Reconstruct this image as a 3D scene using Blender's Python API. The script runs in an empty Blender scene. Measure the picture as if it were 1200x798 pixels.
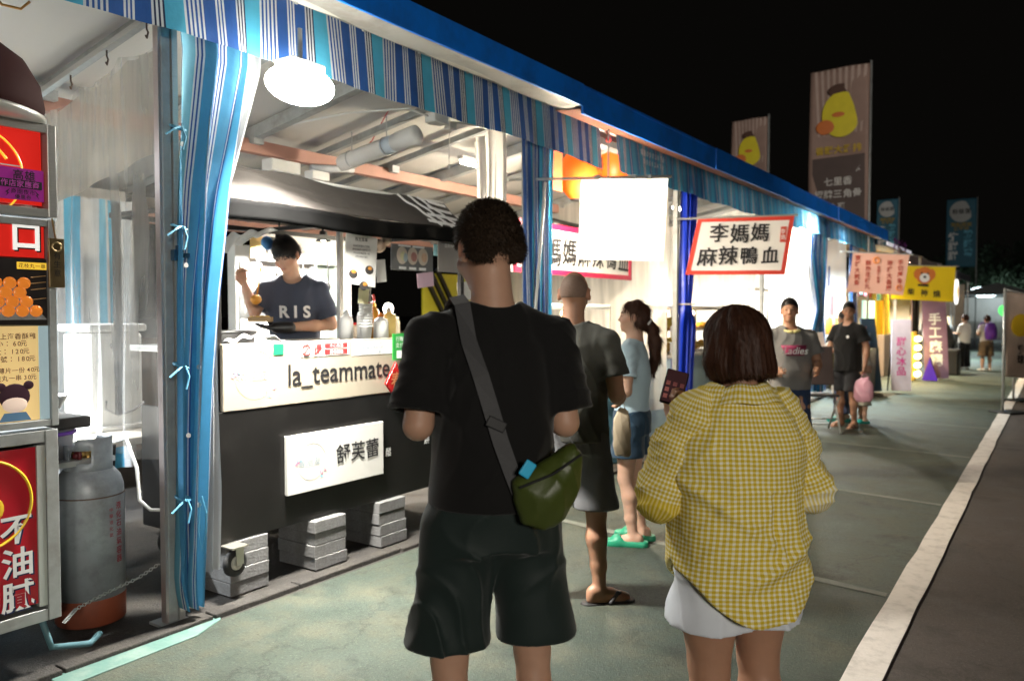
import bpy, math, random, time
import numpy as np
from mathutils import Vector, Matrix
T0 = time.time()
scene = bpy.context.scene
COL = scene.collection
rnd = random.Random(7)

# ------------------------------------------------------------------ camera
CZ = 1.5
FPX = 933.0
YAW = math.atan2(640.0, FPX)
PITCH = math.atan2(33.0, FPX)
cam_d = bpy.data.cameras.new('camera')
cam_d.sensor_width = 36.0
cam_d.lens = FPX / 1200.0 * 36.0
cam_d.clip_start = 0.05
cam_d.clip_end = 2000
cam = bpy.data.objects.new('camera', cam_d)
COL.objects.link(cam)
cam.location = (0, 0, CZ)
cam.rotation_euler = (math.pi / 2 - PITCH, 0, YAW)
scene.camera = cam
cam_d.dof.use_dof = True
cam_d.dof.focus_distance = 3.1
cam_d.dof.aperture_fstop = 2.6

# ------------------------------------------------------------------ night sky and exposure
world = bpy.data.worlds.new('World')
scene.world = world
world.use_nodes = True
bg = world.node_tree.nodes['Background']
bg.inputs[0].default_value = (0.0020, 0.0018, 0.0015, 1)
bg.inputs[1].default_value = 1.0
scene.view_settings.view_transform = 'Standard'
scene.view_settings.look = 'None'
scene.view_settings.gamma = 1.0
scene.view_settings.exposure = 0.28
scene.view_settings.use_curve_mapping = False
scene.cycles.max_bounces = 8
scene.cycles.transparent_max_bounces = 12
scene.cycles.use_denoising = True
scene.cycles.sample_clamp_indirect = 6.0
scene.cycles.caustics_reflective = False
scene.cycles.caustics_refractive = False

# ------------------------------------------------------------------ pixel helpers (photo is 1200 x 798): real points in the place
_fw = np.array([-math.sin(YAW) * math.cos(PITCH), math.cos(YAW) * math.cos(PITCH), -math.sin(PITCH)])
_rt = np.array([math.cos(YAW), math.sin(YAW), 0.0])
_up = np.cross(_rt, _fw)
_C = np.array([0, 0, CZ])
def ray(px, py): return _fw + _rt * (px - 600) / FPX - _up * (py - 399) / FPX
def atx(px, py, x):
    r = ray(px, py); return _C + r * (x / r[0])
def aty(px, py, y):
    r = ray(px, py); return _C + r * (y / r[1])
def atz(px, py, z=0.0):
    r = ray(px, py); return _C + r * ((z - CZ) / r[2])
def atd(px, py, d): return _C + ray(px, py) * d

# ------------------------------------------------------------------ materials
MATS = {}
def _nodes(name):
    m = bpy.data.materials.new(name); m.use_nodes = True
    nt = m.node_tree
    return m, nt, nt.nodes['Principled BSDF'], nt.nodes['Material Output']
def mat(name, col, rough=0.6, metal=0.0, var=0.15, nscale=6.0, bump=0.0, bscale=60.0, emit=None, estr=0.0, spec=0.5, sss=0.0,
        coat=0.0, trans=0.0, alpha=1.0, stretch=None, dirt=None, dirt_amt=0.0, dscale=3.0, sheen=0.0):
    """principled surface whose colour wanders with noise, with optional dirt patches and bump"""
    if name in MATS: return MATS[name]
    m, nt, b, out = _nodes(name)
    L = nt.links.new
    tc = nt.nodes.new('ShaderNodeTexCoord')
    mp = nt.nodes.new('ShaderNodeMapping'); L(tc.outputs['Object'], mp.inputs[0])
    if stretch: mp.inputs['Scale'].default_value = stretch
    nz = nt.nodes.new('ShaderNodeTexNoise'); nz.inputs['Scale'].default_value = nscale; nz.inputs['Detail'].default_value = 5
    L(mp.outputs[0], nz.inputs[0])
    mx = nt.nodes.new('ShaderNodeMix'); mx.data_type = 'RGBA'
    c = Vector(col)
    mx.inputs[6].default_value = (*[max(0, x * (1 - var)) for x in c], 1)
    mx.inputs[7].default_value = (*[min(1, x * (1 + var)) for x in c], 1)
    L(nz.outputs[0], mx.inputs[0])
    last = mx.outputs[2]
    if dirt:
        n2 = nt.nodes.new('ShaderNodeTexNoise'); n2.inputs['Scale'].default_value = dscale; n2.inputs['Detail'].default_value = 8
        n2.inputs['Roughness'].default_value = 0.65
        L(tc.outputs['Object'], n2.inputs[0])
        rp = nt.nodes.new('ShaderNodeMapRange'); rp.inputs[1].default_value = 0.48; rp.inputs[2].default_value = 0.72
        rp.inputs[3].default_value = 0; rp.inputs[4].default_value = dirt_amt
        L(n2.outputs[0], rp.inputs[0])
        m2 = nt.nodes.new('ShaderNodeMix'); m2.data_type = 'RGBA'
        L(rp.outputs[0], m2.inputs[0]); L(last, m2.inputs[6]); m2.inputs[7].default_value = (*dirt, 1)
        last = m2.outputs[2]
    L(last, b.inputs['Base Color'])
    b.inputs['Roughness'].default_value = rough
    b.inputs['Metallic'].default_value = metal
    b.inputs['Specular IOR Level'].default_value = spec
    if sss:
        b.inputs['Subsurface Weight'].default_value = sss
        b.inputs['Subsurface Radius'].default_value = (0.012, 0.005, 0.003)
        b.inputs['Subsurface Scale'].default_value = 0.6
    b.inputs['Coat Weight'].default_value = coat
    b.inputs['Sheen Weight'].default_value = sheen
    b.inputs['Transmission Weight'].default_value = trans
    b.inputs['Alpha'].default_value = alpha
    if emit:
        b.inputs['Emission Color'].default_value = (*emit, 1); b.inputs['Emission Strength'].default_value = estr
    if bump:
        n3 = nt.nodes.new('ShaderNodeTexNoise'); n3.inputs['Scale'].default_value = bscale; n3.inputs['Detail'].default_value = 4
        L(mp.outputs[0], n3.inputs[0])
        bp = nt.nodes.new('ShaderNodeBump'); bp.inputs['Strength'].default_value = min(1, bump); bp.inputs['Distance'].default_value = 0.004
        L(n3.outputs[0], bp.inputs['Height']); L(bp.outputs[0], b.inputs['Normal'])
    MATS[name] = m
    return m

def stripes(name, stops, period, rough=0.7, transl=0.25, dirtv=0.12, dens=1.0):
    """woven stripes along UV.x (metres): list of (position, colour)"""
    m, nt, b, out = _nodes(name); L = nt.links.new
    uv = nt.nodes.new('ShaderNodeUVMap')
    sx = nt.nodes.new('ShaderNodeSeparateXYZ'); L(uv.outputs[0], sx.inputs[0])
    dv = nt.nodes.new('ShaderNodeMath'); dv.operation = 'DIVIDE'; dv.inputs[1].default_value = period; L(sx.outputs[0], dv.inputs[0])
    fr = nt.nodes.new('ShaderNodeMath'); fr.operation = 'FRACT'; L(dv.outputs[0], fr.inputs[0])
    cr = nt.nodes.new('ShaderNodeValToRGB'); cr.color_ramp.interpolation = 'CONSTANT'
    el = cr.color_ramp.elements
    while len(el) < len(stops): el.new(1.0)
    for e, (p, c) in zip(el, stops): e.position = p; e.color = (*c, 1)
    L(fr.outputs[0], cr.inputs[0])
    tc = nt.nodes.new('ShaderNodeTexCoord')
    nz = nt.nodes.new('ShaderNodeTexNoise'); nz.inputs['Scale'].default_value = 9; nz.inputs['Detail'].default_value = 6; L(tc.outputs['Object'], nz.inputs[0])
    mr = nt.nodes.new('ShaderNodeMapRange'); mr.inputs[3].default_value = 1 - dirtv * 2; mr.inputs[4].default_value = 1 + dirtv; L(nz.outputs[0], mr.inputs[0])
    ml = nt.nodes.new('ShaderNodeMix'); ml.data_type = 'RGBA'; ml.blend_type = 'MULTIPLY'; ml.inputs[0].default_value = 1
    L(cr.outputs[0], ml.inputs[6]); L(mr.outputs[0], ml.inputs[7])
    L(ml.outputs[2], b.inputs['Base Color']); b.inputs['Roughness'].default_value = rough
    n3 = nt.nodes.new('ShaderNodeTexNoise'); n3.inputs['Scale'].default_value = 14; n3.inputs['Detail'].default_value = 3; L(tc.outputs['Object'], n3.inputs[0])
    bp = nt.nodes.new('ShaderNodeBump'); bp.inputs['Strength'].default_value = 0.35; bp.inputs['Distance'].default_value = 0.02
    L(n3.outputs[0], bp.inputs['Height']); L(bp.outputs[0], b.inputs['Normal'])
    if transl:
        tr = nt.nodes.new('ShaderNodeBsdfTranslucent'); L(ml.outputs[2], tr.inputs[0])
        ms = nt.nodes.new('ShaderNodeMixShader'); ms.inputs[0].default_value = transl
        L(b.outputs[0], ms.inputs[1]); L(tr.outputs[0], ms.inputs[2]); L(ms.outputs[0], out.inputs[0])
    MATS[name] = m
    return m

def film(name, col, clear=0.5, transl=0.5, rough=0.25, streak=(14, 14, 0.8)):
    """wrinkled plastic film or thin white cloth: part see-through, part scattering"""
    m, nt, b, out = _nodes(name); L = nt.links.new
    tc = nt.nodes.new('ShaderNodeTexCoord'); mp = nt.nodes.new('ShaderNodeMapping'); L(tc.outputs['Object'], mp.inputs[0]); mp.inputs['Scale'].default_value = streak
    nz = nt.nodes.new('ShaderNodeTexNoise'); nz.inputs['Scale'].default_value = 1.0; nz.inputs['Detail'].default_value = 6; L(mp.outputs[0], nz.inputs[0])
    bp = nt.nodes.new('ShaderNodeBump'); bp.inputs['Strength'].default_value = 0.5; bp.inputs['Distance'].default_value = 0.02
    L(nz.outputs[0], bp.inputs['Height']); L(bp.outputs[0], b.inputs['Normal'])
    b.inputs['Base Color'].default_value = (*col, 1); b.inputs['Roughness'].default_value = rough
    tl = nt.nodes.new('ShaderNodeBsdfTranslucent'); tl.inputs[0].default_value = (*col, 1)
    m1 = nt.nodes.new('ShaderNodeMixShader'); m1.inputs[0].default_value = transl; L(b.outputs[0], m1.inputs[1]); L(tl.outputs[0], m1.inputs[2])
    tp = nt.nodes.new('ShaderNodeBsdfTransparent'); tp.inputs[0].default_value = (0.97, 0.97, 0.97, 1)
    mr = nt.nodes.new('ShaderNodeMapRange'); mr.inputs[1].default_value = 0.35; mr.inputs[2].default_value = 0.7
    mr.inputs[3].default_value = min(1, clear + 0.15); mr.inputs[4].default_value = max(0, clear - 0.2); L(nz.outputs[0], mr.inputs[0])
    m2 = nt.nodes.new('ShaderNodeMixShader'); L(mr.outputs[0], m2.inputs[0]); L(m1.outputs[0], m2.inputs[1]); L(tp.outputs[0], m2.inputs[2]); L(m2.outputs[0], out.inputs[0])
    MATS[name] = m
    return m

def glow(name, col, strength):
    if name in MATS: return MATS[name]
    m, nt, b, out = _nodes(name)
    b.inputs['Base Color'].default_value = (*[min(1, c) for c in col], 1)
    b.inputs['Emission Color'].default_value = (*col, 1); b.inputs['Emission Strength'].default_value = strength
    MATS[name] = m
    return m

# ------------------------------------------------------------------ objects and meshes
WLOC = {}
def empty(name, loc, label, cat, group=None, rz=0.0):
    o = bpy.data.objects.new(name, None); COL.objects.link(o)
    o.empty_display_size = 0.1
    o.location = [float(c) for c in loc]; o.rotation_euler = (0, 0, rz)
    WLOC[o] = np.array([float(c) for c in loc])
    tag(o, label, cat, group); return o
def tag(o, label=None, cat=None, group=None, kind=None):
    if label: o['label'] = label
    if cat: o['category'] = cat
    if group: o['group'] = group
    if kind: o['kind'] = kind
    return o
def mesh_np(name, V, F, material, parent=None, smooth=False, uv=None, local=False, origin=None, col=None):
    """V (n,3), F list of polygons or (m,4) array. World coordinates unless local; the origin becomes the parent's place or `origin`"""
    V = np.asarray(V, dtype=np.float64)
    off = np.zeros(3)
    if not local:
        if parent is not None: off = WLOC[parent]
        elif origin is not None: off = np.asarray(origin, float)
        else:
            off = np.array([(V[:, 0].min() + V[:, 0].max()) / 2, (V[:, 1].min() + V[:, 1].max()) / 2, V[:, 2].min()])
    me = bpy.data.meshes.new(name)
    if isinstance(F, np.ndarray):
        n = F.shape[1]
        me.vertices.add(len(V)); me.vertices.foreach_set('co', (V - off).astype(np.float32).ravel())
        me.loops.add(F.size); me.loops.foreach_set('vertex_index', F.astype(np.int32).ravel())
        me.polygons.add(len(F)); me.polygons.foreach_set('loop_start', np.arange(0, F.size, n, dtype=np.int32))
        me.update(calc_edges=True)
    else:
        me.from_pydata((V - off).tolist(), [], F); me.update()
    if uv is not None:
        lay = me.uv_layers.new(name='UVMap')
        vi = np.empty(len(me.loops), np.int32); me.loops.foreach_get('vertex_index', vi)
        lay.data.foreach_set('uv', np.asarray(uv, np.float32)[vi].ravel())
    if col is not None:
        at = me.color_attributes.new('Col', 'FLOAT_COLOR', 'POINT'); at.data.foreach_set('color', np.asarray(col, np.float32).ravel())
    if smooth: me.polygons.foreach_set('use_smooth', np.ones(len(me.polygons), bool))
    me.materials.append(material)
    o = bpy.data.objects.new(name, me); COL.objects.link(o)
    if parent is not None:
        o.parent = parent; WLOC[o] = WLOC[parent]
    else:
        o.location = off; WLOC[o] = off
    return o

class MB:
    def __init__(s): s.v = []; s.f = []; s.uv = []
    def add(s, vs, fs, uv=None):
        n = len(s.v); s.v += [tuple(map(float, p)) for p in vs]; s.f += [[i + n for i in f] for f in fs]
        s.uv += list(uv) if uv is not None else [(0, 0)] * len(vs)
        return s
    def box(s, c, size, R=None):
        c = np.array(c, float); h = np.array(size, float) / 2
        P = np.array([(x, y, z) for z in (-1, 1) for y in (-1, 1) for x in (-1, 1)], float) * h
        if R is not None: P = P @ np.array(R).T
        s.add(P + c, [(0, 2, 3, 1), (4, 5, 7, 6), (0, 1, 5, 4), (2, 6, 7, 3), (0, 4, 6, 2), (1, 3, 7, 5)]); return s
    def span(s, lo, hi):
        lo = np.array(lo, float); hi = np.array(hi, float); return s.box((lo + hi) / 2, np.abs(hi - lo))
    def bar(s, a, b, w, t, upv=(0, 0, 1)):
        """rectangular bar from a to b, w across, t along upv"""
        a = np.array(a, float); b = np.array(b, float); d = b - a; Ln = np.linalg.norm(d); d /= Ln
        u = np.array(upv, float); r = np.cross(d, u)
        if np.linalg.norm(r) < 1e-4: u = np.array([1.0, 0, 0]); r = np.cross(d, u)
        r /= np.linalg.norm(r); u = np.cross(r, d)
        R = np.stack([r, d, u], 1); return s.box((a + b) / 2, (w, Ln, t), R)
    def tube(s, pts, r, n=8, caps=True):
        pts = [np.array(p, float) for p in pts]; m = len(pts)
        rr = r if hasattr(r, '__len__') else [r] * m
        vs = []; fs = []; pu = None
        for i, p in enumerate(pts):
            d = pts[min(i + 1, m - 1)] - pts[max(i - 1, 0)]; d = d / (np.linalg.norm(d) + 1e-9)
            if pu is None:
                pu = np.array([0, 0, 1.0]) if abs(d[2]) < 0.9 else np.array([1.0, 0, 0])
            q = np.cross(d, pu); q /= np.linalg.norm(q) + 1e-9; pu = np.cross(q, d)
            for k in range(n):
                a = 2 * math.pi * k / n; vs.append(p + rr[i] * (q * math.cos(a) + pu * math.sin(a)))
        for i in range(m - 1):
            for k in range(n):
                fs.append((i * n + k, i * n + (k + 1) % n, (i + 1) * n + (k + 1) % n, (i + 1) * n + k))
        if caps: fs.append(tuple(range(n))[::-1]); fs.append(tuple(range((m - 1) * n, m * n)))
        s.add(vs, fs); return s
    def cyl(s, a, b, r, r2=None, n=16): return s.tube([a, b], [r, r if r2 is None else r2], n)
    def lathe(s, prof, c, n=24, axis=(0, 0, 1)):
        ax = np.array(axis, float); ax /= np.linalg.norm(ax)
        q = np.array([1.0, 0, 0]) if abs(ax[0]) < 0.9 else np.array([0, 1.0, 0])
        e1 = np.cross(ax, q); e1 /= np.linalg.norm(e1); e2 = np.cross(ax, e1); c = np.array(c, float)
        vs = []; fs = []; m = len(prof)
        for (r, z) in prof:
            for k in range(n):
                a = 2 * math.pi * k / n; vs.append(c + ax * z + max(r, 1e-4) * (e1 * math.cos(a) + e2 * math.sin(a)))
        for i in range(m - 1):
            for k in range(n): fs.append((i * n + k, i * n + (k + 1) % n, (i + 1) * n + (k + 1) % n, (i + 1) * n + k))
        if prof[0][0] > 2e-4: fs.append(tuple(range(n))[::-1])
        if prof[-1][0] > 2e-4: fs.append(tuple(range((m - 1) * n, m * n)))
        s.add(vs, fs); return s
    def ball(s, c, r, n=16):
        r = np.array([r] * 3 if not hasattr(r, '__len__') else r, float)
        m = n // 2; vs = []; fs = []
        for i in range(m + 1):
            t = math.pi * i / m
            for k in range(n):
                a = 2 * math.pi * k / n; vs.append(np.array(c, float) + r * np.array([math.sin(t) * math.cos(a), math.sin(t) * math.sin(a), math.cos(t)]))
        for i in range(m):
            for k in range(n): fs.append((i * n + k, (i + 1) * n + k, (i + 1) * n + (k + 1) % n, i * n + (k + 1) % n))
        s.add(vs, fs); return s
    def torus(s, c, R, r, axis=(0, 0, 1), n=28, a0=0, a1=2 * math.pi, e1=None):
        ax = np.array(axis, float); ax /= np.linalg.norm(ax)
        if e1 is None:
            q = np.array([1.0, 0, 0]) if abs(ax[0]) < 0.9 else np.array([0, 1.0, 0])
            e1 = np.cross(ax, q)
        e1 = np.array(e1, float); e1 /= np.linalg.norm(e1); e2 = np.cross(ax, e1)
        pts = [np.array(c, float) + R * (e1 * math.cos(a) + e2 * math.sin(a)) for a in np.linspace(a0, a1, n)]
        return s.tube(pts, r, 6)
    def plate(s, poly, r, u, c, t):
        """polygon (pairs in the r,u plane at c) of thickness t along r x u"""
        r = np.array(r, float); u = np.array(u, float); n = np.cross(r, u); c = np.array(c, float); m = len(poly)
        vs = [c + r * a + u * b + n * t for a, b in poly] + [c + r * a + u * b for a, b in poly]
        fs = [tuple(range(m)), tuple(range(2 * m - 1, m - 1, -1))] + [(m + i, m + (i + 1) % m, (i + 1) % m, i) for i in range(m)]
        s.add(vs, fs); return s
    def sheet(s, fn, nu, nv, uvf=None):
        vs = []; uv = []; fs = []
        for j in range(nv + 1):
            for i in range(nu + 1):
                a, b = i / nu, j / nv; vs.append(fn(a, b)); uv.append(uvf(a, b) if uvf else (a, b))
        for j in range(nv):
            for i in range(nu):
                k = j * (nu + 1) + i; fs.append((k, k + 1, k + nu + 2, k + nu + 1))
        s.add(vs, fs, uv); return s
    def build(s, name, material, parent=None, smooth=False, bev=0.0, local=False, origin=None, thick=0.0):
        o = mesh_np(name, s.v, s.f, material, parent, smooth, uv=s.uv, local=local, origin=origin)
        if thick:
            md = o.modifiers.new('thickness', 'SOLIDIFY'); md.thickness = thick; md.offset = 0
        if bev:
            md = o.modifiers.new('edges', 'BEVEL'); md.width = bev; md.segments = 2; md.limit_method = 'ANGLE'; md.angle_limit = math.radians(40)
        return o

def dup(root, loc, rz=None, label=None, group=None):
    r = root.copy(); COL.objects.link(r); r.location = loc
    if rz is not None: r.rotation_euler = (0, 0, rz)
    if label: r['label'] = label
    if group: r['group'] = group
    for ch in list(root.children):
        c = ch.copy(); COL.objects.link(c); c.parent = r
        for g in list(ch.children):
            d = g.copy(); COL.objects.link(d); d.parent = c
    WLOC[r] = np.array(loc, float)
    return r

# ------------------------------------------------------------------ lettering
_GL = {}
def glyph(ch, bold=0.0):
    k = (ch, bold)
    if k not in _GL:
        cu = bpy.data.curves.new('g', 'FONT'); cu.body = ch; cu.size = 1.0; cu.offset = bold; cu.resolution_u = 3; cu.extrude = 0.0
        ob = bpy.data.objects.new('g', cu); COL.objects.link(ob)
        dg = bpy.context.evaluated_depsgraph_get()
        me = bpy.data.meshes.new_from_object(ob.evaluated_get(dg))
        V = np.array([v.co[:2] for v in me.vertices]).reshape(-1, 2); F = [tuple(p.vertices) for p in me.polygons]
        bpy.data.objects.remove(ob); bpy.data.curves.remove(cu); bpy.data.meshes.remove(me)
        _GL[k] = (V, F)
    return _GL[k]
def text_geo(mb, s, c, size, r, u, bold=0.0, jit=0.0, vertical=False, shear=0.0, lift=0.0025, width=None, seed=1):
    """centre the line s at c (world) in the plane r,u"""
    rr = random.Random(seed); r = np.array(r, float); u = np.array(u, float); n = np.cross(r, u); c = np.array(c, float)
    lat = all(ord(k) < 0x2e80 for k in s)
    items = []
    if lat and not vertical:
        V, F = glyph(s, bold); items.append((V, F, 0, 0, 0, 1)); x1 = V[:, 0].max(); x0 = V[:, 0].min(); tot = x1 - x0; base = -x0; yc = 0.35
        V = V + np.array([base - tot / 2, -yc]); items = [(V, F)]
    else:
        items = []; k = 0; N = len(s)
        for ch in s:
            if ch != ' ':
                V, F = glyph(ch, bold)
                if len(V):
                    cc = np.array([(V[:, 0].min() + V[:, 0].max()) / 2, (V[:, 1].min() + V[:, 1].max()) / 2]); Q = V - cc
                    if ord(ch) < 0x2e80 and not vertical: Q[:, 1] += cc[1] - 0.36
                    a = rr.uniform(-jit, jit); sc = 1 + rr.uniform(-jit, jit)
                    Q = Q @ np.array([[math.cos(a), math.sin(a)], [-math.sin(a), math.cos(a)]]) * sc
                    items.append((Q + (np.array([0, -k * 1.08]) if vertical else np.array([k * 1.04, 0])), F))
            k += 1 if (ord(ch) >= 0x2e80 or vertical) else 0.62
        sh = np.array([0, (k - 1) * 1.08 / 2]) if vertical else np.array([-(k - 1) * 1.04 / 2, 0])
        items = [(V + sh, F) for V, F in items]
    allx = np.concatenate([V[:, 0] for V, F in items]) if items else np.zeros(1)
    fx = 1.0
    if width: fx = width / max(1e-6, (allx.max() - allx.min()) * size)
    for V, F in items:
        P = c + n * lift + np.outer((V[:, 0] + shear * V[:, 1]) * size * fx, r) + np.outer(V[:, 1] * size, u)
        mb.add(P, F)
    return mb
RX = (0, 1, 0); UZ = (0, 0, 1)      # a board facing the lane (+X): its right is +Y
FILL = 115.0
# ------------------------------------------------------------------ figures: distance fields meshed as one continuous skin
class Field:
    def __init__(s, lo, hi, res):
        s.lo = np.array(lo, np.float32); s.res = res
        s.n = np.ceil((np.array(hi) - s.lo) / res).astype(int) + 1
        s.ax = [s.lo[i] + res * np.arange(s.n[i], dtype=np.float32) for i in range(3)]
        s.D = np.full(s.n, 1.0, np.float32)
    def sl(s, lo, hi):
        out = []
        for i in range(3):
            a = int(max(0, math.floor((lo[i] - s.lo[i]) / s.res))); b = int(min(s.n[i], math.ceil((hi[i] - s.lo[i]) / s.res) + 1))
            if b <= a: return None
            out.append(slice(a, b))
        return tuple(out)
    def pts(s, q):
        return s.ax[0][q[0]][:, None, None], s.ax[1][q[1]][None, :, None], s.ax[2][q[2]][None, None, :]
    def union(s, q, d, k):
        A = s.D[q]
        if k > 0:
            h = np.clip(k - np.abs(A - d), 0, None) / k
            s.D[q] = np.minimum(A, d) - h * h * k * 0.25
        else: s.D[q] = np.minimum(A, d)
    def cap(s, a, b, ra, rb, k=0.02, op='u', sq=None):
        a = np.array(a, np.float32); b = np.array(b, np.float32); m = max(ra, rb) + k + 3 * s.res + 0.02
        q = s.sl(np.minimum(a, b) - m, np.maximum(a, b) + m)
        if q is None: return s
        X, Y, Z = s.pts(q); d = b - a; L2 = float(d @ d) + 1e-9
        px, py, pz = X - a[0], Y - a[1], Z - a[2]
        h = np.clip((px * d[0] + py * d[1] + pz * d[2]) / L2, 0, 1)
        ex, ey, ez = px - h * d[0], py - h * d[1], pz - h * d[2]
        if sq is not None: ex, ey, ez = ex / sq[0], ey / sq[1], ez / sq[2]
        dd = np.sqrt(ex * ex + ey * ey + ez * ez) - (ra + (rb - ra) * h)
        s.apply(q, dd, k, op); return s
    def chain(s, pts, rs, k=0.02, op='u'):
        for i in range(len(pts) - 1): s.cap(pts[i], pts[i + 1], rs[i], rs[i + 1], k, op)
        return s
    def ell(s, c, r, k=0.02, op='u', R=None):
        c = np.array(c, np.float32); r = np.array(r, np.float32); m = float(r.max()) + k + 3 * s.res + 0.015
        q = s.sl(c - m, c + m)
        if q is None: return s
        X, Y, Z = s.pts(q); X, Y, Z = X - c[0], Y - c[1], Z - c[2]
        if R is not None:
            R = np.asarray(R, np.float32)
            X, Y, Z = (R[0, 0] * X + R[1, 0] * Y + R[2, 0] * Z), (R[0, 1] * X + R[1, 1] * Y + R[2, 1] * Z), (R[0, 2] * X + R[1, 2] * Y + R[2, 2] * Z)
        k0 = np.sqrt((X / r[0]) ** 2 + (Y / r[1]) ** 2 + (Z / r[2]) ** 2)
        k1 = np.sqrt((X / r[0] ** 2) ** 2 + (Y / r[1] ** 2) ** 2 + (Z / r[2] ** 2) ** 2) + 1e-6
        s.apply(q, k0 * (k0 - 1) / k1, k, op); return s
    def loft(s, lev, k=0.02, op='u', ex=2.2, grow=0.0, ztop=None, zbot=None, fold=None):
        """levels (z, cx, cy, rx, ry) of superellipse sections"""
        lev = np.array(lev, np.float32); lev = lev[np.argsort(lev[:, 0])]
        z0 = lev[0, 0] if zbot is None else zbot; z1 = lev[-1, 0] if ztop is None else ztop
        R = lev[:, 3:5].max() + grow + 0.05
        q = s.sl((lev[:, 1].min() - R, lev[:, 2].min() - R, z0 - 0.05), (lev[:, 1].max() + R, lev[:, 2].max() + R, z1 + 0.05))
        if q is None: return s
        X, Y, Z = s.pts(q); zz = Z[0, 0]
        def it(i):
            # smooth interpolation
            v = np.interp(zz, lev[:, 0], lev[:, i]); v = np.convolve(np.pad(v, 4, mode='edge'), np.ones(9) / 9, 'valid'); return v.astype(np.float32)[None, None, :]
        cx, cy, rx, ry = it(1), it(2), it(3) + grow, it(4) + grow
        u = np.abs(X - cx) / rx; v = np.abs(Y - cy) / ry
        m = (u ** ex + v ** ex) ** (1 / ex)
        d = (m - 1) * (np.minimum(rx, ry) * 0.6 + 0.4 * np.sqrt(rx * ry))
        if fold is not None: d = d + fold(X, Y, Z)
        d = np.maximum(d, np.maximum(z0 - Z, Z - z1))
        s.apply(q, d.astype(np.float32), k, op); return s
    def apply(s, q, d, k, op):
        if op == 'u': s.union(q, d, k)
        elif op == 's':
            A = s.D[q]; d = -d
            if k > 0:
                h = np.clip(k - np.abs(A - d), 0, None) / k; s.D[q] = np.maximum(A, d) + h * h * k * 0.25
            else: s.D[q] = np.maximum(A, d)
        elif op == 'i': s.D[q] = np.maximum(s.D[q], d)
    def plane(s, n, c, k=0.0, lo=None, hi=None):
        """keep the side where (p-c).n < 0"""
        n = np.array(n, np.float32); n /= np.linalg.norm(n); c = np.array(c, np.float32)
        q = s.sl(lo if lo is not None else s.lo, hi if hi is not None else s.lo + s.n * s.res)
        if q is None: return s
        X, Y, Z = s.pts(q); s.D[q] = np.maximum(s.D[q], (X - c[0]) * n[0] + (Y - c[1]) * n[1] + (Z - c[2]) * n[2]); return s
    def noise(s, fn):
        X, Y, Z = s.pts((slice(None),) * 3)
        near = np.abs(s.D) < 0.06
        s.D += np.where(near, np.broadcast_to(fn(X, Y, Z), s.D.shape), 0).astype(np.float32); return s
    def mesh(s):
        D = s.D; ins = D < 0; nx, ny, nz = D.shape; cid = []; pos = []; quads = []
        CN = (nx - 1, ny - 1, nz - 1)
        def lin(i, j, k): return (i * CN[1] + j) * CN[2] + k
        for a in range(3):
            s0 = [slice(None)] * 3; s1 = [slice(None)] * 3; s0[a] = slice(0, -1); s1[a] = slice(1, None)
            cr = ins[tuple(s0)] != ins[tuple(s1)]
            I = np.array(np.nonzero(cr))
            if I.shape[1] == 0: continue
            J = I.copy(); J[a] += 1
            d0 = D[I[0], I[1], I[2]]; d1 = D[J[0], J[1], J[2]]; t = d0 / (d0 - d1)
            P = I.astype(np.float32); P[a] += t
            b, c = (a + 1) % 3, (a + 2) % 3
            cells = []
            for (db, dc) in ((1, 1), (0, 1), (0, 0), (1, 0)):
                K = I.copy(); K[b] -= db; K[c] -= dc
                cells.append(K)
            ok = (I[b] > 0) & (I[c] > 0) & (I[b] < CN[b]) & (I[c] < CN[c])
            ids = [lin(K[0][ok], K[1][ok], K[2][ok]) for K in cells]
            for x in ids: cid.append(x); pos.append(P[:, ok])
            Q = np.stack(ids, 1); flip = d0[ok] > 0
            Q[flip] = Q[flip][:, ::-1]; quads.append(Q)
        cid = np.concatenate(cid); pos = np.concatenate(pos, 1); Q = np.concatenate(quads)
        u, inv = np.unique(cid, return_inverse=True)
        cnt = np.bincount(inv); V = np.stack([np.bincount(inv, weights=pos[i]) / cnt for i in range(3)], 1)
        F = np.searchsorted(u, Q)
        V = V * s.res + s.lo
        return V, F
def relax(V, F, it=2, lam=0.5):
    """light Laplacian smoothing of a quad skin"""
    E = np.concatenate([F[:, [i, (i + 1) % 4]] for i in range(4)]); n = len(V)
    cnt = np.bincount(E[:, 0], minlength=n) + np.bincount(E[:, 1], minlength=n)
    for _ in range(it):
        A = np.stack([np.bincount(E[:, 0], weights=V[E[:, 1], i], minlength=n) + np.bincount(E[:, 1], weights=V[E[:, 0], i], minlength=n) for i in range(3)], 1)
        V = V + lam * (A / np.maximum(cnt, 1)[:, None] - V)
    return V

def rotz(a): c, s_ = math.cos(a), math.sin(a); return np.array([[c, -s_, 0], [s_, c, 0], [0, 0, 1]])
def rotx(a): c, s_ = math.cos(a), math.sin(a); return np.array([[1, 0, 0], [0, c, -s_], [0, s_, c]])
def roty(a): c, s_ = math.cos(a), math.sin(a); return np.array([[c, 0, s_], [0, 1, 0], [-s_, 0, c]])
def unit(v): v = np.array(v, float); return v / (np.linalg.norm(v) + 1e-9)

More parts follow.
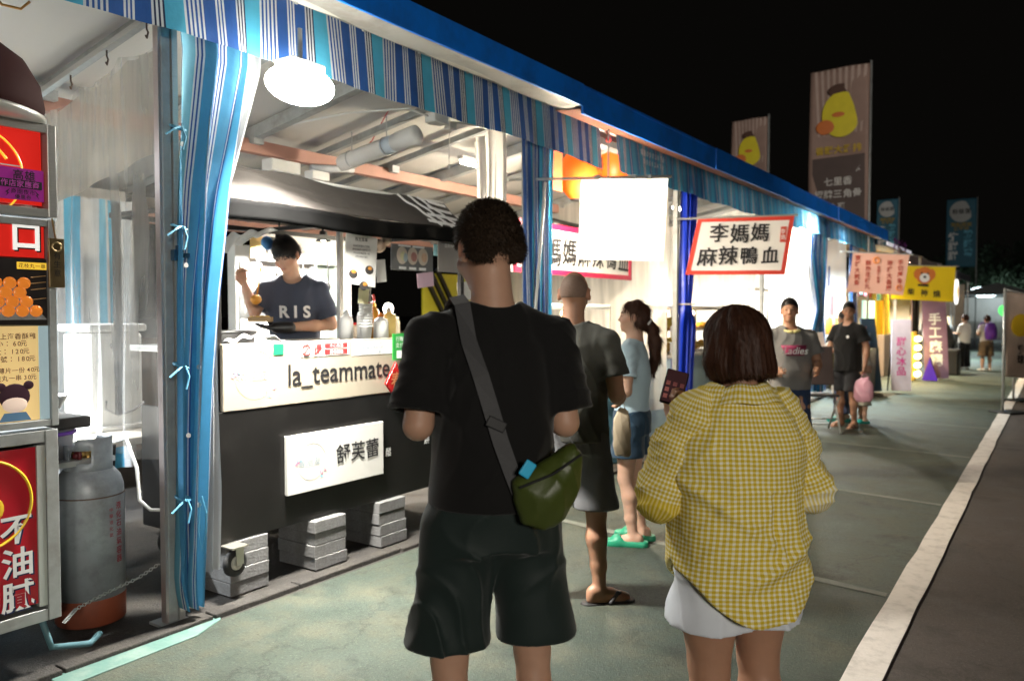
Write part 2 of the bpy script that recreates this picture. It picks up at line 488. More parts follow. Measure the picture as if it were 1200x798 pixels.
def folds(seed, amp=0.006, kz=12.0, kx=70.0, warp=1.4):
    """cloth creases: soft waves plus sharper ridges that come and go in patches"""
    r = random.Random(seed); ph = [r.uniform(0, 6.28) for _ in range(12)]
    def f(X, Y, Z):
        w = warp * np.sin(7 * Z + ph[0] + 9 * X) + 0.9 * np.sin(15 * Y + 5 * Z + ph[1]) + 0.8 * np.sin(17 * Z - 8 * X + ph[2])
        m1 = 0.55 + 0.45 * np.sin(9 * X - 6 * Z + 7 * Y + ph[3]); m2 = 0.5 + 0.5 * np.sin(8 * Z + 10 * X - 5 * Y + ph[4])
        r1 = 1 - np.abs(np.sin(0.5 * (kx * (X + 0.5 * Y) + kz * 1.5 * Z + w * 2) + ph[5]))
        r2 = 1 - np.abs(np.sin(0.5 * (kx * 0.7 * (X - Y) - kz * 3 * Z + w * 2.2) + ph[6]))
        s1 = np.sin(kx * 0.42 * X + kz * Z + w + ph[7]) + np.sin(kx * 0.38 * Y - kz * Z + w + ph[8])
        return -amp * (1.1 * m1 * r1 ** 2 + 0.9 * m2 * r2 ** 2 + 0.35 * s1 - 0.5)
    return f

def skin_mat(name, col):
    if name in MATS: return MATS[name]
    m, nt, b, out = _nodes(name); L = nt.links.new
    at = nt.nodes.new('ShaderNodeVertexColor'); at.layer_name = 'Col'
    tc = nt.nodes.new('ShaderNodeTexCoord')
    nz = nt.nodes.new('ShaderNodeTexNoise'); nz.inputs['Scale'].default_value = 22; nz.inputs['Detail'].default_value = 5; L(tc.outputs['Object'], nz.inputs[0])
    mr = nt.nodes.new('ShaderNodeMapRange'); mr.inputs[3].default_value = 0.86; mr.inputs[4].default_value = 1.12; L(nz.outputs[0], mr.inputs[0])
    ml = nt.nodes.new('ShaderNodeMix'); ml.data_type = 'RGBA'; ml.blend_type = 'MULTIPLY'; ml.inputs[0].default_value = 1
    L(at.outputs[0], ml.inputs[6]); L(mr.outputs[0], ml.inputs[7]); L(ml.outputs[2], b.inputs['Base Color'])
    b.inputs['Roughness'].default_value = 0.5; b.inputs['Specular IOR Level'].default_value = 0.4
    b.inputs['Subsurface Weight'].default_value = 0.2; b.inputs['Subsurface Radius'].default_value = (0.012, 0.005, 0.003); b.inputs['Subsurface Scale'].default_value = 0.5
    n2 = nt.nodes.new('ShaderNodeTexNoise'); n2.inputs['Scale'].default_value = 260; L(tc.outputs['Object'], n2.inputs[0])
    bp = nt.nodes.new('ShaderNodeBump'); bp.inputs['Strength'].default_value = 0.12; bp.inputs['Distance'].default_value = 0.002
    L(n2.outputs[0], bp.inputs['Height']); L(bp.outputs[0], b.inputs['Normal'])
    MATS[name] = m
    return m

def hand(S, w, d, n, side, curl, s, k=0.008, thumb=1.0):
    """palm, four unequal bent fingers and a thumb, from the wrist w along d with the palm facing n; thumb towards side*(d x n)"""
    d = unit(d); n = unit(np.array(n) - d * (np.array(n) @ d)); t = np.cross(d, n) * side; w = np.array(w, float)
    off = (0.031, 0.010, -0.011, -0.030); ml = (0.086, 0.088, 0.084, 0.077); fl = (0.066, 0.074, 0.069, 0.053)
    for i in range(4):
        kn = w + (d * ml[i] + t * off[i]) * s
        S.cap(w + t * off[i] * 0.55 * s + d * 0.005 * s, kn, 0.0135 * s, 0.0115 * s, k)
        c = curl * (0.75 + 0.1 * i); d1 = d * math.cos(c * 0.7) + n * math.sin(c * 0.7); d2 = d * math.cos(c * 1.5) + n * math.sin(c * 1.5)
        m1 = kn + d1 * fl[i] * 0.52 * s; m2 = m1 + d2 * fl[i] * 0.52 * s
        S.cap(kn, m1, 0.0098 * s, 0.0088 * s, 0.004); S.cap(m1, m2, 0.0088 * s, 0.0068 * s, 0.003)
    b0 = w + (d * 0.022 + t * 0.022) * s; e1 = unit(d * 0.62 + t * 0.62 * thumb + n * 0.35); e2 = unit(d * 0.85 + t * 0.2 * thumb + n * 0.5)
    b1 = b0 + e1 * 0.042 * s; b2 = b1 + e2 * 0.034 * s
    S.cap(b0, b1, 0.0155 * s, 0.0112 * s, k); S.cap(b1, b2, 0.0112 * s, 0.0085 * s, 0.004)

def man(name, label, loc, face, H=1.75, skin=(0.50, 0.30, 0.21), res=0.008, build=1.0, hyaw=0.0, hpitch=0.0, hroll=0.0,
        armL=((-0.27, -0.03, 1.14), (-0.18, 0.20, 1.12)), armR=((0.27, -0.03, 1.14), (0.18, 0.20, 1.12)),
        handL=((0.2, 1, 0.1), (1, 0, 0.2), 1.0), handR=((-0.2, 1, 0.1), (-1, 0, 0.2), 1.0),
        legw=1.0, legL=None, legR=None, footL=0.15, footR=0.15, shoe=True, female=False, lean=0.0, cat='person', group=None, belly=0.0):
    """an Empty at the feet plus ONE skin mesh; local +Y is where the figure faces, right hand at +X; numbers at 1.75 m scale"""
    s = H / 1.75
    root = empty(name, loc, label, cat, group, rz=face)
    sw = 0.165 if female else 0.185
    sw *= 0.5 + build * 0.5
    P = lambda p: np.array(p, float) * s
    lo = np.array([-0.62, -0.55, -0.02]) * s; hi = np.array([0.62, 0.62, 1.80]) * s
    for arm in (armL, armR):
        for p in arm:
            lo = np.minimum(lo, P(p) - 0.22); hi = np.maximum(hi, P(p) + 0.22)
    lo[2] = max(lo[2], -0.02); 
    S = Field(lo, hi, res)
    b = build
    ly = lambda z: lean * max(0.0, z - 0.95)          # forward lean above the hips
    b = build * 0.86; S.loft([(0.80 * s, 0, 0, 0.155 * b * s, 0.115 * b * s), (0.93 * s, 0, -0.01 * s, (0.170 if female else 0.158) * b * s, (0.122 + belly * 0.3) * b * s), (1.08 * s, 0, ly(1.08) * s + belly * 0.4 * s, (0.132 if female else 0.145) * b * s, (0.105 + belly) * b * s),
            (1.24 * s, 0, ly(1.24) * s, 0.155 * b * s, (0.115 + belly * 0.4) * b * s), (1.36 * s, 0, ly(1.36) * s, 0.16 * b * s, 0.10 * b * s), (1.43 * s, 0, ly(1.43) * s, 0.085 * s, 0.06 * s)], k=0.03); b = build
    sh = {}
    for sd, arm, hd in ((-1, armL, handL), (1, armR, handR)):
        a = np.array((sd * sw, ly(1.39), 1.385)) * s; e = P(arm[0]); w = P(arm[1]); sh[sd] = a
        S.cap((sd * 0.04 * s, ly(1.42) * s, 1.425 * s), a, 0.052 * s, 0.052 * s * b, 0.03)
        S.chain([a, a * 0.5 + e * 0.5, e], [0.053 * s * b, 0.049 * s * b, 0.040 * s * (0.5 + b * 0.5)], 0.02)
        S.chain([e, e * 0.65 + w * 0.35, w], [0.039 * s * (0.5 + b * 0.5), 0.041 * s * (0.5 + b * 0.5), 0.026 * s], 0.015)
        if hd is not None:
            hand(S, w, hd[0], hd[1], -sd if len(hd) < 4 else hd[3], hd[2], s)
    for sd, leg, fa in ((-1, legL, footL), (1, legR, footR)):
        hp = np.array((sd * 0.088 * b, 0, 0.88)) * s
        kn, an = leg if leg else ((sd * 0.105 * b, 0.015, 0.48), (sd * 0.11 * b, -0.01, 0.085))
        kn, an = P(kn), P(an)
        S.chain([hp, hp * 0.5 + kn * 0.5, kn], [0.080 * b * s, 0.074 * b * s * legw, 0.053 * (0.4 + b * 0.6) * s * legw], 0.025)
        cf = kn * 0.68 + an * 0.32 + np.array([0, -0.014, 0]) * s
        S.chain([kn, cf, kn * 0.3 + an * 0.7, an], [0.050 * (0.4 + b * 0.6) * s * legw, 0.054 * (0.3 + b * 0.7) * s * legw, 0.041 * (0.4 + b * 0.6) * s * legw, 0.034 * s], 0.02)
        fd = np.array([sd * math.sin(fa), math.cos(fa), 0])
        S.chain([an + np.array([0, 0, -0.02 * s]) - fd * 0.035 * s, an * np.array([1, 1, 0]) + fd * 0.06 * s + np.array([0, 0, 0.042 * s]), an * np.array([1, 1, 0]) + fd * 0.145 * s + np.array([0, 0, 0.026 * s])], [0.036 * s, 0.036 * s, 0.026 * s], 0.02)
        S.cap(an * np.array([1, 1, 0]) - fd * 0.04 * s + np.array([0, 0, 0.032 * s]), an * np.array([1, 1, 0]) + fd * 0.03 * s + np.array([0, 0, 0.034 * s]), 0.032 * s, 0.034 * s, 0.02)
        for q in range(5):
            px_ = np.array([math.cos(fa) , -sd * math.sin(fa), 0]) * sd
            tp = an * np.array([1, 1, 0]) + fd * (0.172 - 0.011 * q) * s + px_ * (-0.024 + 0.0125 * q) * s + np.array([0, 0, 0.017 * s])
            S.cap(tp - fd * 0.03 * s, tp, 0.011 * s, (0.0115 if q == 0 else 0.009) * s, 0.008)
    # head in its own frame
    hs = s * (0.97 if female else 1.0)
    piv = np.array((0, ly(1.47) - 0.005, 1.47)) * s
    Rh = rotz(hyaw) @ rotx(hpitch) @ roty(hroll)
    hp_ = lambda x, y, z: piv + Rh @ (np.array((x, y, z - 1.47)) * hs)
    S.chain([(0, (ly(1.40) - 0.02) * s, 1.40 * s), hp_(0, -0.008, 1.56)], [0.066 * s * (0.7 + 0.3 * b), 0.056 * s * (0.7 + 0.3 * b)], 0.03)
    S.ell(hp_(0, -0.005, 1.655), np.array((0.074, 0.096, 0.098)) * hs, 0.02, R=Rh)
    S.ell(hp_(0, 0.036, 1.592), np.array((0.056 + 0.006 * (b - 1), 0.056, 0.066)) * hs, 0.03, R=Rh)
    S.ell(hp_(0, 0.072, 1.548), np.array((0.022, 0.02, 0.018)) * hs, 0.025, R=Rh)
    for sd in (-1, 1):
        S.ell(hp_(sd * 0.042, 0.06, 1.605), np.array((0.022, 0.024, 0.022)) * hs, 0.02, R=Rh)      # cheek
        S.ell(hp_(sd * 0.031, 0.094, 1.643), np.array((0.017, 0.012, 0.012)) * hs, 0.012, 's', R=Rh)  # eye socket
        S.ell(hp_(sd * 0.031, 0.079, 1.642), np.array((0.0155, 0.013, 0.011)) * hs, 0.004, R=Rh)   # eyeball and lid
        S.cap(hp_(sd * 0.012, 0.093, 1.664), hp_(sd * 0.045, 0.082, 1.664), 0.007 * hs, 0.005 * hs, 0.012)
        S.ell(hp_(sd * 0.080, -0.010, 1.63), np.array((0.012, 0.023, 0.036)) * hs, 0.008, R=Rh @ rotz(sd * -0.35))
        S.ell(hp_(sd * 0.089, -0.004, 1.632), np.array((0.006, 0.012, 0.020)) * hs, 0.004, 's', R=Rh @ rotz(sd * -0.35))
        S.ell(hp_(sd * 0.011, 0.098, 1.607), np.array((0.008, 0.009, 0.007)) * hs, 0.006, R=Rh)
    S.cap(hp_(0, 0.088, 1.65), hp_(0, 0.108, 1.612), 0.008 * hs, 0.0105 * hs, 0.012)
    S.ell(hp_(0, 0.090, 1.578), np.array((0.021, 0.010, 0.0055)) * hs, 0.006, R=Rh)
    S.ell(hp_(0, 0.088, 1.567), np.array((0.018, 0.010, 0.006)) * hs, 0.006, R=Rh)
    V, F = S.mesh()
    # colour: lips, brows and eyes belong to the skin itself
    Cc = np.tile(np.array([*skin, 1.0]), (len(V), 1))
    Hl = ((V - piv) @ Rh) / hs + np.array([0, 0, 1.47])
    def paint(c, r, colr, amt=1.0):
        e = ((np.abs(Hl[:, 0]) - c[0]) / r[0]) ** 2 + ((Hl[:, 2] - c[2]) / r[2]) ** 2
        k_ = np.clip(1.6 - e, 0, 1) * (Hl[:, 1] > c[1]) * amt
        Cc[:, :3] = Cc[:, :3] * (1 - k_[:, None]) + np.array(colr) * k_[:, None]
    sk = np.array(skin)
    paint((0, 0.07, 1.573), (0.020, 1, 0.009), sk * np.array((0.78, 0.5, 0.5)), 0.8)
    paint((0.031, 0.06, 1.641), (0.013, 1, 0.0045), (0.03, 0.02, 0.015))
    paint((0.031, 0.06, 1.667), (0.019, 1, 0.0045), (0.05, 0.035, 0.028), 0.9)
    paint((0.045, 0.04, 1.605), (0.02, 1, 0.02), sk * np.array((1.05, 0.82, 0.78)), 0.4)
    paint((0.077, -0.05, 1.63), (0.012, 1, 0.03), sk * np.array((1.1, 0.8, 0.75)), 0.4)
    V = relax(V, F, 1, 0.4)
    body = mesh_np('body', V, F, skin_mat('skin ' + name, skin), root, True, local=True, col=Cc)
    return dict(root=root, body=body, s=s, hs=hs, sh=sh, hp=hp_, Rh=Rh, piv=piv, lo=lo, hi=hi, res=res, S=S, ly=ly, b=b,
                arm={-1: (P(armL[0]), P(armL[1])), 1: (P(armR[0]), P(armR[1]))})

def torso_levels(m, grow=0.02, hem=0.86, rx=(0.20, 0.185, 0.195, 0.20), ry=(0.145, 0.135, 0.14, 0.125), dy=0.0, cy=None):
    s = m['s']; ly = m['ly']
    zs = (hem, 1.05, 1.25, 1.37)
    c = cy or (0, 0, 0, 0)
    L_ = [(z * s, 0, (ly(z) + c[i]) * s, rx[i] * s, ry[i] * s) for i, z in enumerate(zs)]
    L_ += [(1.435 * s, 0, ly(1.435) * s, rx[3] * 0.60 * s, ry[3] * 0.78 * s), (1.475 * s, 0, ly(1.46) * s - 0.01 * s, rx[3] * 0.40 * s, ry[3] * 0.58 * s)]
    return L_
def tee(m, material, hem=0.88, rx=(0.20, 0.185, 0.2, 0.19), ry=(0.145, 0.135, 0.14, 0.12), sleeve=0.62, sr=(0.060, 0.080), fold=0.005, seed=1, name='tee_shirt', neck=0.068, neckdrop=0.0, cy=None, kz=11.0, kx=66.0, sub=None, hemfn=None, sleeves=True, body=True, wall=0.016):
    s = m['s']; S = Field(m['lo'], m['hi'], m['res'] * 0.95)
    lev = torso_levels(m, hem=hem, rx=rx, ry=ry, cy=cy)
    low = (hem - 0.12) * s
    if body: S.loft([(low, *lev[0][1:])] + lev, k=0.0, zbot=low)
    tips = []
    if body:
        for sd in (-1, 1):
            a = m['sh'][sd]
            S.cap(np.array((sd * 0.045, m['ly'](1.43) - 0.004, 1.440)) * s, a * np.array([0.92, 1, 1]) + np.array([0, 0, 0.000]) * s, 0.060 * s, 0.061 * s, 0.035)
    for sd in ((-1, 1) if sleeves else ()):
        a = m['sh'][sd]; e, w = m['arm'][sd]
        a0 = a * np.array([0.62, 1, 1]) + np.array([0, 0, -0.012]) * s; a1 = a + np.array([0, 0, -0.010]) * s
        if sleeve <= 1: tip = a + (e - a) * sleeve; path = [a0, a1, tip, tip + (e - a) * 0.2]; rr_ = [sr[0] * s, sr[0] * s * 1.04, sr[1] * s, sr[1] * s]; ax = unit(e - a)
        else: tip = e + (w - e) * (sleeve - 1); path = [a0, a1, e, tip, tip + unit(w - e) * 0.08 * s]; rr_ = [sr[0] * s, sr[0] * s * 1.08, sr[1] * s, sr[1] * s * 0.85, sr[1] * s * 0.8]; ax = unit(w - e)
        T = Field(m['lo'], m['hi'], m['res'] * 0.95)
        T.chain(path, rr_, 0.02); T.noise(folds(seed + sd, fold, kz * 2.5, kx))
        X, Y, Z = T.pts((slice(None),) * 3)
        along = (X - tip[0]) * ax[0] + (Y - tip[1]) * ax[1] + (Z - tip[2]) * ax[2]
        T.D = np.where(along > -0.06, np.maximum(T.D, -(T.D + wall)), T.D); T.D = np.maximum(T.D, along).astype(np.float32)
        tips.append(T)
    S.noise(folds(seed, fold, kz, kx))
    X, Y, Z = S.pts((slice(None),) * 3)
    cut = hem * s - Z if hemfn is None else hemfn(X, Y) - Z
    S.D = np.where(cut > -0.05, np.maximum(S.D, -(S.D + wall)), S.D); S.D = np.maximum(S.D, cut).astype(np.float32)
    for T in tips: S.union((slice(None),) * 3, T.D, 0.03 if body else 0.0)
    npos = np.array((0, m['ly'](1.47) - 0.012, 1.47)) * s
    S.cap(npos + np.array((0, 0.03 + neckdrop * 0.5, -0.015 - neckdrop)) * s, npos + np.array((0, -0.005, 0.10)) * s, neck * s, neck * 1.25 * s, 0.01, 's')
    if sub: sub(S)
    V, F = S.mesh(); V = relax(V, F, 2, 0.5)
    m['shirt_levels'] = lev
    if material is None: return V, F
    return mesh_np(name, V, F, material, m['root'], True, local=True)
def shorts(m, material, hem=0.55, top=0.98, rh=0.175, ryh=0.13, rleg=0.10, flare=0.02, name='shorts', fold=0.006, seed=3, legs=None, wall=0.016, sub=None, kx=70.0):
    s = m['s']; S = Field(m['lo'], m['hi'], m['res'] * 0.95); b = m['b']
    S.loft([(top * s, 0, 0, (rh - 0.012) * s, (ryh - 0.01) * s), (0.93 * s, 0, -0.005 * s, rh * s, ryh * s), (0.80 * s, 0, 0, rh * 1.02 * s, ryh * s)], zbot=0.80 * s, k=0.0)
    for sd in (-1, 1):
        kn, an = (legs[sd] if legs else ((sd * 0.105 * b, 0.012, 0.48), (sd * 0.11 * b, -0.01, 0.085)))
        kn = np.array(kn) * s; an = np.array(an) * s; hp = np.array((sd * 0.088 * b, 0, 0.86)) * s
        if hem * s < kn[2]:
            t = (kn[2] - hem * s) / max(1e-3, kn[2] - an[2])
            pts = [hp, kn, kn + (an - kn) * t, kn + (an - kn) * (t + 0.25)]; rr_ = [rleg * s, (rleg + flare * 0.6) * s, (rleg + flare) * s, (rleg + flare) * s]
        else:
            t = (hp[2] - hem * s) / (hp[2] - kn[2]); pts = [hp, hp + (kn - hp) * t, hp + (kn - hp) * (t + 0.3)]; rr_ = [rleg * s, (rleg + flare) * s, (rleg + flare) * s]
        S.chain(pts, rr_, 0.03)
    if sub: sub(S)
    S.noise(folds(seed, fold, 6.0, kx))
    X, Y, Z = S.pts((slice(None),) * 3); cut = hem * s - Z
    S.D = np.where(cut > -0.06, np.maximum(S.D, -(S.D + wall)), S.D); S.D = np.maximum(S.D, cut).astype(np.float32)
    V, F = S.mesh(); V = relax(V, F, 2, 0.5)
    return mesh_np(name, V, F, material, m['root'], True, local=True)
def hair_short(m, material, seed=1, top=0.022, back=1.585, front=1.70, side=1.625, strands=2500, slen=0.03, name='hair', thick=0.0, lift=0.2, jit=0.3):
    hs = m['hs']; hp = m['hp']; Rh = m['Rh']; c = hp(0, -0.008, 1.66)
    S = Field(c - 0.2 * hs, c + 0.2 * hs, 0.0045 if m['res'] < 0.009 else 0.008)
    S.ell(hp(0, -0.012, 1.662), np.array((0.080 + thick, 0.103 + thick, 0.092 + top)) * hs, 0, R=Rh)
    S.ell(hp(0, -0.045, 1.62), np.array((0.074 + thick, 0.072 + thick, 0.075)) * hs, 0.03, R=Rh)
    # clear the face and the neck
    S.plane(Rh @ np.array((0, 0.55, -0.85)), hp(0, 0.055, front - 0.05))
    S.plane(Rh @ np.array((0, -0.12, -1)), hp(0, -0.06, back))
    S.plane(Rh @ np.array((0, -0.62, -0.78)), hp(0, -0.088, back + 0.038))
    for sd in (-1, 1): S.ell(hp(sd * 0.085, 0.0, 1.625), np.array((0.03, 0.026, 0.036)) * hs, 0.01, 's', R=Rh); S.plane(Rh @ np.array((sd * 0.8, 0, -0.6)), hp(sd * 0.088, 0, back + 0.04))
    S.noise(folds(seed, 0.0014, 30, 120, 2.0))
    V, F = S.mesh(); V = relax(V, F, 1, 0.4)
    if strands: V, F = add_strands(V, F, m, strands, slen, seed, lift=lift, jit=jit)
    return mesh_np(name, V, F, material, m['root'], True, local=True)
def add_strands(V, F, m, n, slen, seed, down=0.55, lift=0.35, wid=0.0016, jit=0.3):
    """locks of hair: thin tapered blades laid over the hair's surface"""
    rg = np.random.default_rng(seed)
    fi = rg.integers(0, len(F), n); A = V[F[fi]]; P = A.mean(1)
    N = np.cross(A[:, 2] - A[:, 0], A[:, 3] - A[:, 1]); N /= np.linalg.norm(N, axis=1)[:, None] + 1e-9
    c = m['hp'](0, -0.01, 1.70); R = P - c; R /= np.linalg.norm(R, axis=1)[:, None] + 1e-9
    dn = np.tile(m['Rh'] @ np.array((0, -0.25, -1.0)), (n, 1)) * down + R * 0.6 + rg.normal(0, jit, (n, 3))
    T = dn - N * np.sum(dn * N, 1)[:, None]; T /= np.linalg.norm(T, axis=1)[:, None] + 1e-9
    B = np.cross(T, N); Ln = slen * rg.uniform(0.5, 1.3, n)[:, None]
    base = P - N * 0.002; mid = P + T * Ln * 0.55 + N * (0.0015 + lift * 0.012); tip = P + T * Ln + N * (lift * 0.03) * rg.uniform(0, 1, n)[:, None]
    Q = np.stack([base - B * wid, base + B * wid, mid + B * wid * 0.8, mid - B * wid * 0.8, tip + B * wid * 0.15, tip - B * wid * 0.15], 1).reshape(-1, 3)
    o = len(V) + np.arange(n) * 6
    F2 = np.concatenate([np.stack([o, o + 1, o + 2, o + 3], 1), np.stack([o + 3, o + 2, o + 4, o + 5], 1)])
    return np.concatenate([V, Q]), np.concatenate([F, F2])
def footwear(m, material, side, leg=None, fa=0.15, kind='shoe', name='shoe', sole=None):
    s = m['s']; b = m['b']; kn, an = leg if leg else ((0, 0, 0), (side * 0.11 * b, -0.01, 0.085)); an = np.array(an) * s
    fd = np.array([side * math.sin(fa), math.cos(fa), 0]); g = an * np.array([1, 1, 0]); q = np.array([fd[1], -fd[0], 0])
    S = Field(g - np.array([0.25, 0.25, 0.02]), g + np.array([0.25, 0.25, 0.2]), max(0.005, m['res'] * 0.8))
    if kind == 'flipflop':
        S.cap(g - fd * 0.06 * s, g + fd * 0.15 * s, 0.042 * s, 0.05 * s, 0.0); S.plane((0, 0, 1), (0, 0, 0.016)); S.plane((0, 0, -1), (0, 0, -0.004))
        for d2 in (-1, 1): S.chain([g + fd * 0.045 * s + q * d2 * 0.048 * s + np.array([0, 0, 0.015]), g + fd * 0.09 * s + q * d2 * 0.032 * s + np.array([0, 0, 0.06 * s]), g + fd * 0.135 * s - q * side * 0.012 * s + np.array([0, 0, 0.045 * s])], [0.011, 0.011, 0.009], 0.004)
    elif kind == 'clog':
        S.cap(g - fd * 0.065 * s + np.array([0, 0, 0.02]), g + fd * 0.16 * s + np.array([0, 0, 0.02]), 0.045 * s, 0.056 * s, 0.0)
        S.plane((0, 0, 1), (0, 0, 0.042)); S.ell(g + fd * 0.105 * s + np.array([0, 0, 0.035]), np.array((0.056, 0.056, 0.05)) * s, 0.02)
        S.plane((0, 0, -1), (0, 0, 0.0)); S.cap(g - fd * 0.05 * s + np.array([0, 0, 0.06]), g + fd * 0.055 * s + np.array([0, 0, 0.07]), 0.034 * s, 0.036 * s, 0.005, 's')
    else:
        S.cap(g - fd * 0.055 * s + np.array([0, 0, 0.045]), g + fd * 0.06 * s + np.array([0, 0, 0.045]), 0.042 * s, 0.045 * s, 0.02)
        S.cap(g + fd * 0.05 * s + np.array([0, 0, 0.035]), g + fd * 0.155 * s + np.array([0, 0, 0.03]), 0.046 * s, 0.040 * s, 0.02)
        S.plane((0, 0, -1), (0, 0, -0.002))
    V, F = S.mesh(); V = relax(V, F, 1, 0.4)
    return mesh_np(name, V, F, material, m['root'], True, local=True)
# ------------------------------------------------------------------ lamps: those of the place, plus a few added to brighten it
def point(name, loc, power, col=(1, 0.95, 0.86), r=0.06):
    l = bpy.data.lights.new(name, 'POINT'); l.energy = power; l.color = col; l.shadow_soft_size = r
    o = bpy.data.objects.new(name, l); COL.objects.link(o); o.location = [float(c) for c in loc]; return o
def area(name, loc, power, size, direction, col=(1, 0.95, 0.86), sy=None, spread=180):
    l = bpy.data.lights.new(name, 'AREA'); l.energy = power; l.color = col; l.size = size
    if sy: l.shape = 'RECTANGLE'; l.size_y = sy
    l.spread = math.radians(spread)
    o = bpy.data.objects.new(name, l); COL.objects.link(o); o.location = [float(c) for c in loc]
    o.rotation_euler = Vector(direction).to_track_quat('-Z', 'Y').to_euler(); return o

# ------------------------------------------------------------------ shared materials
M_STEEL = mat('galvanised steel', (0.40, 0.42, 0.42), 0.5, 0.35, var=0.25, nscale=18, bump=0.15, bscale=40, dirt=(0.16, 0.12, 0.09), dirt_amt=0.5, dscale=5)
M_STEELB = mat('brushed stainless', (0.58, 0.58, 0.56), 0.34, 0.55, var=0.15, nscale=8, stretch=(1, 1, 30))
M_BLACKM = mat('black painted metal', (0.010, 0.0095, 0.009), 0.38, 0.2, var=0.3, bump=0.1, bscale=120, dirt=(0.03, 0.028, 0.026), dirt_amt=0.4, dscale=4)
M_BLACKP = mat('black plastic', (0.015, 0.015, 0.016), 0.45, var=0.2)
M_WHITEP = mat('white plastic', (0.75, 0.75, 0.73), 0.4, var=0.06, dirt=(0.5, 0.47, 0.4), dirt_amt=0.3)
M_WHITEB = mat('white painted board', (0.68, 0.67, 0.63), 0.45, var=0.05, dirt=(0.55, 0.52, 0.46), dirt_amt=0.35, dscale=2.2)
M_CREAM = mat('cream board', (0.38, 0.33, 0.255), 0.42, var=0.06, nscale=2, dirt=(0.5, 0.45, 0.36), dirt_amt=0.3, dscale=1.8)
M_PAPER = mat('paper', (0.8, 0.79, 0.76), 0.8, var=0.04)
M_INK = mat('black ink', (0.012, 0.012, 0.014), 0.6, var=0.1)
M_GREYINK = mat('grey ink', (0.3, 0.3, 0.3), 0.6, var=0.1)
M_REDINK = mat('red ink', (0.6, 0.03, 0.03), 0.5, var=0.1)
M_WHITEINK = mat('white ink', (0.82, 0.82, 0.82), 0.5, var=0.03)
M_YELLOWINK = mat('yellow ink', (0.85, 0.55, 0.03), 0.5, var=0.05)
M_RED = mat('red paint', (0.55, 0.02, 0.025), 0.4, var=0.1)
M_ROPE = mat('pale cord', (0.6, 0.55, 0.45), 0.8, var=0.15)
M_GRANITE = mat('granite block', (0.19, 0.19, 0.19), 0.85, var=0.45, nscale=120, bump=0.8, bscale=70, dirt=(0.10, 0.095, 0.085), dirt_amt=0.7, dscale=6)
M_WOOD = mat('brown wood', (0.22, 0.12, 0.06), 0.6, var=0.3, nscale=5, stretch=(1, 12, 1), bump=0.2)
M_YELLOW = mat('yellow board', (0.75, 0.48, 0.02), 0.5, var=0.08)
M_ORANGE = mat('orange paint', (0.75, 0.2, 0.01), 0.5, var=0.1)
M_TARPW = film('thin white roof sheet', (0.74, 0.71, 0.64), clear=-1, transl=0.25, rough=0.5, streak=(2, 6, 2))
M_FILM = film('clear plastic film', (0.82, 0.83, 0.82), clear=0.74, transl=0.55, rough=0.2, streak=(9, 9, 0.7))
M_FILM2 = film('milky plastic film', (0.76, 0.72, 0.64), clear=0.3, transl=0.55, rough=0.3, streak=(14, 14, 0.7))
M_CLOTHW = film('thin white cloth', (0.82, 0.80, 0.76), clear=-1, transl=0.5, rough=0.8, streak=(10, 10, 0.8))
M_BAG = film('white carrier bag', (0.85, 0.85, 0.83), clear=0.0, transl=0.5, rough=0.35, streak=(30, 30, 30))

DB = (0.018, 0.085, 0.30); CY = (0.07, 0.40, 0.60); WH = (0.62, 0.66, 0.68); NV = (0.01, 0.022, 0.07); MB_ = (0.03, 0.12, 0.30)
def _ln(a, b, n, c1, c2):
    w = (b - a) / n; return [(a + w * i, c1 if i % 2 else c2) for i in range(n)]
STOPS = [(0.0, DB)] + _ln(0.15, 0.26, 5, DB, WH) + [(0.26, DB)] + _ln(0.42, 0.55, 6, NV, WH) + [(0.55, CY)] + _ln(0.76, 1.0, 9, DB, WH)
M_STRIPE = stripes('blue striped canvas', STOPS, 0.45, transl=0.35)
BB = (0.06, 0.25, 0.44); LC = (0.16, 0.42, 0.56)
M_STRIPEB = stripes('bright blue striped canvas', [(0.0, BB)] + _ln(0.22, 0.30, 3, DB, WH) + [(0.30, LC)] + _ln(0.62, 0.72, 5, DB, WH) + [(0.72, BB), (0.9, DB), (0.93, WH), (0.96, DB)], 0.42, transl=0.35)
LB = (0.06, 0.32, 0.52)
STOPS2 = [(0.0, LB)] + _ln(0.18, 0.30, 5, DB, LB) + [(0.30, MB_), (0.36, WH), (0.38, MB_), (0.44, LB)] + _ln(0.62, 0.74, 5, MB_, WH) + [(0.74, LB), (0.9, DB), (0.94, WH), (0.96, DB)]
M_STRIPE2 = stripes('pale blue striped canvas', STOPS2, 0.42, transl=0.4)
M_GREYLIN = mat('grey tarpaulin lining', (0.30, 0.31, 0.32), 0.5, var=0.12, nscale=3, bump=0.4, bscale=9)
M_BLUETARP = mat('blue roof sheeting', (0.008, 0.20, 0.85), 0.4, var=0.12, nscale=3, dirt=(0.02, 0.06, 0.2), dirt_amt=0.5, dscale=2.5)
M_BLUECLOTH = mat('royal blue tarpaulin', (0.01, 0.045, 0.6), 0.35, var=0.2, nscale=4, bump=0.4, bscale=12)

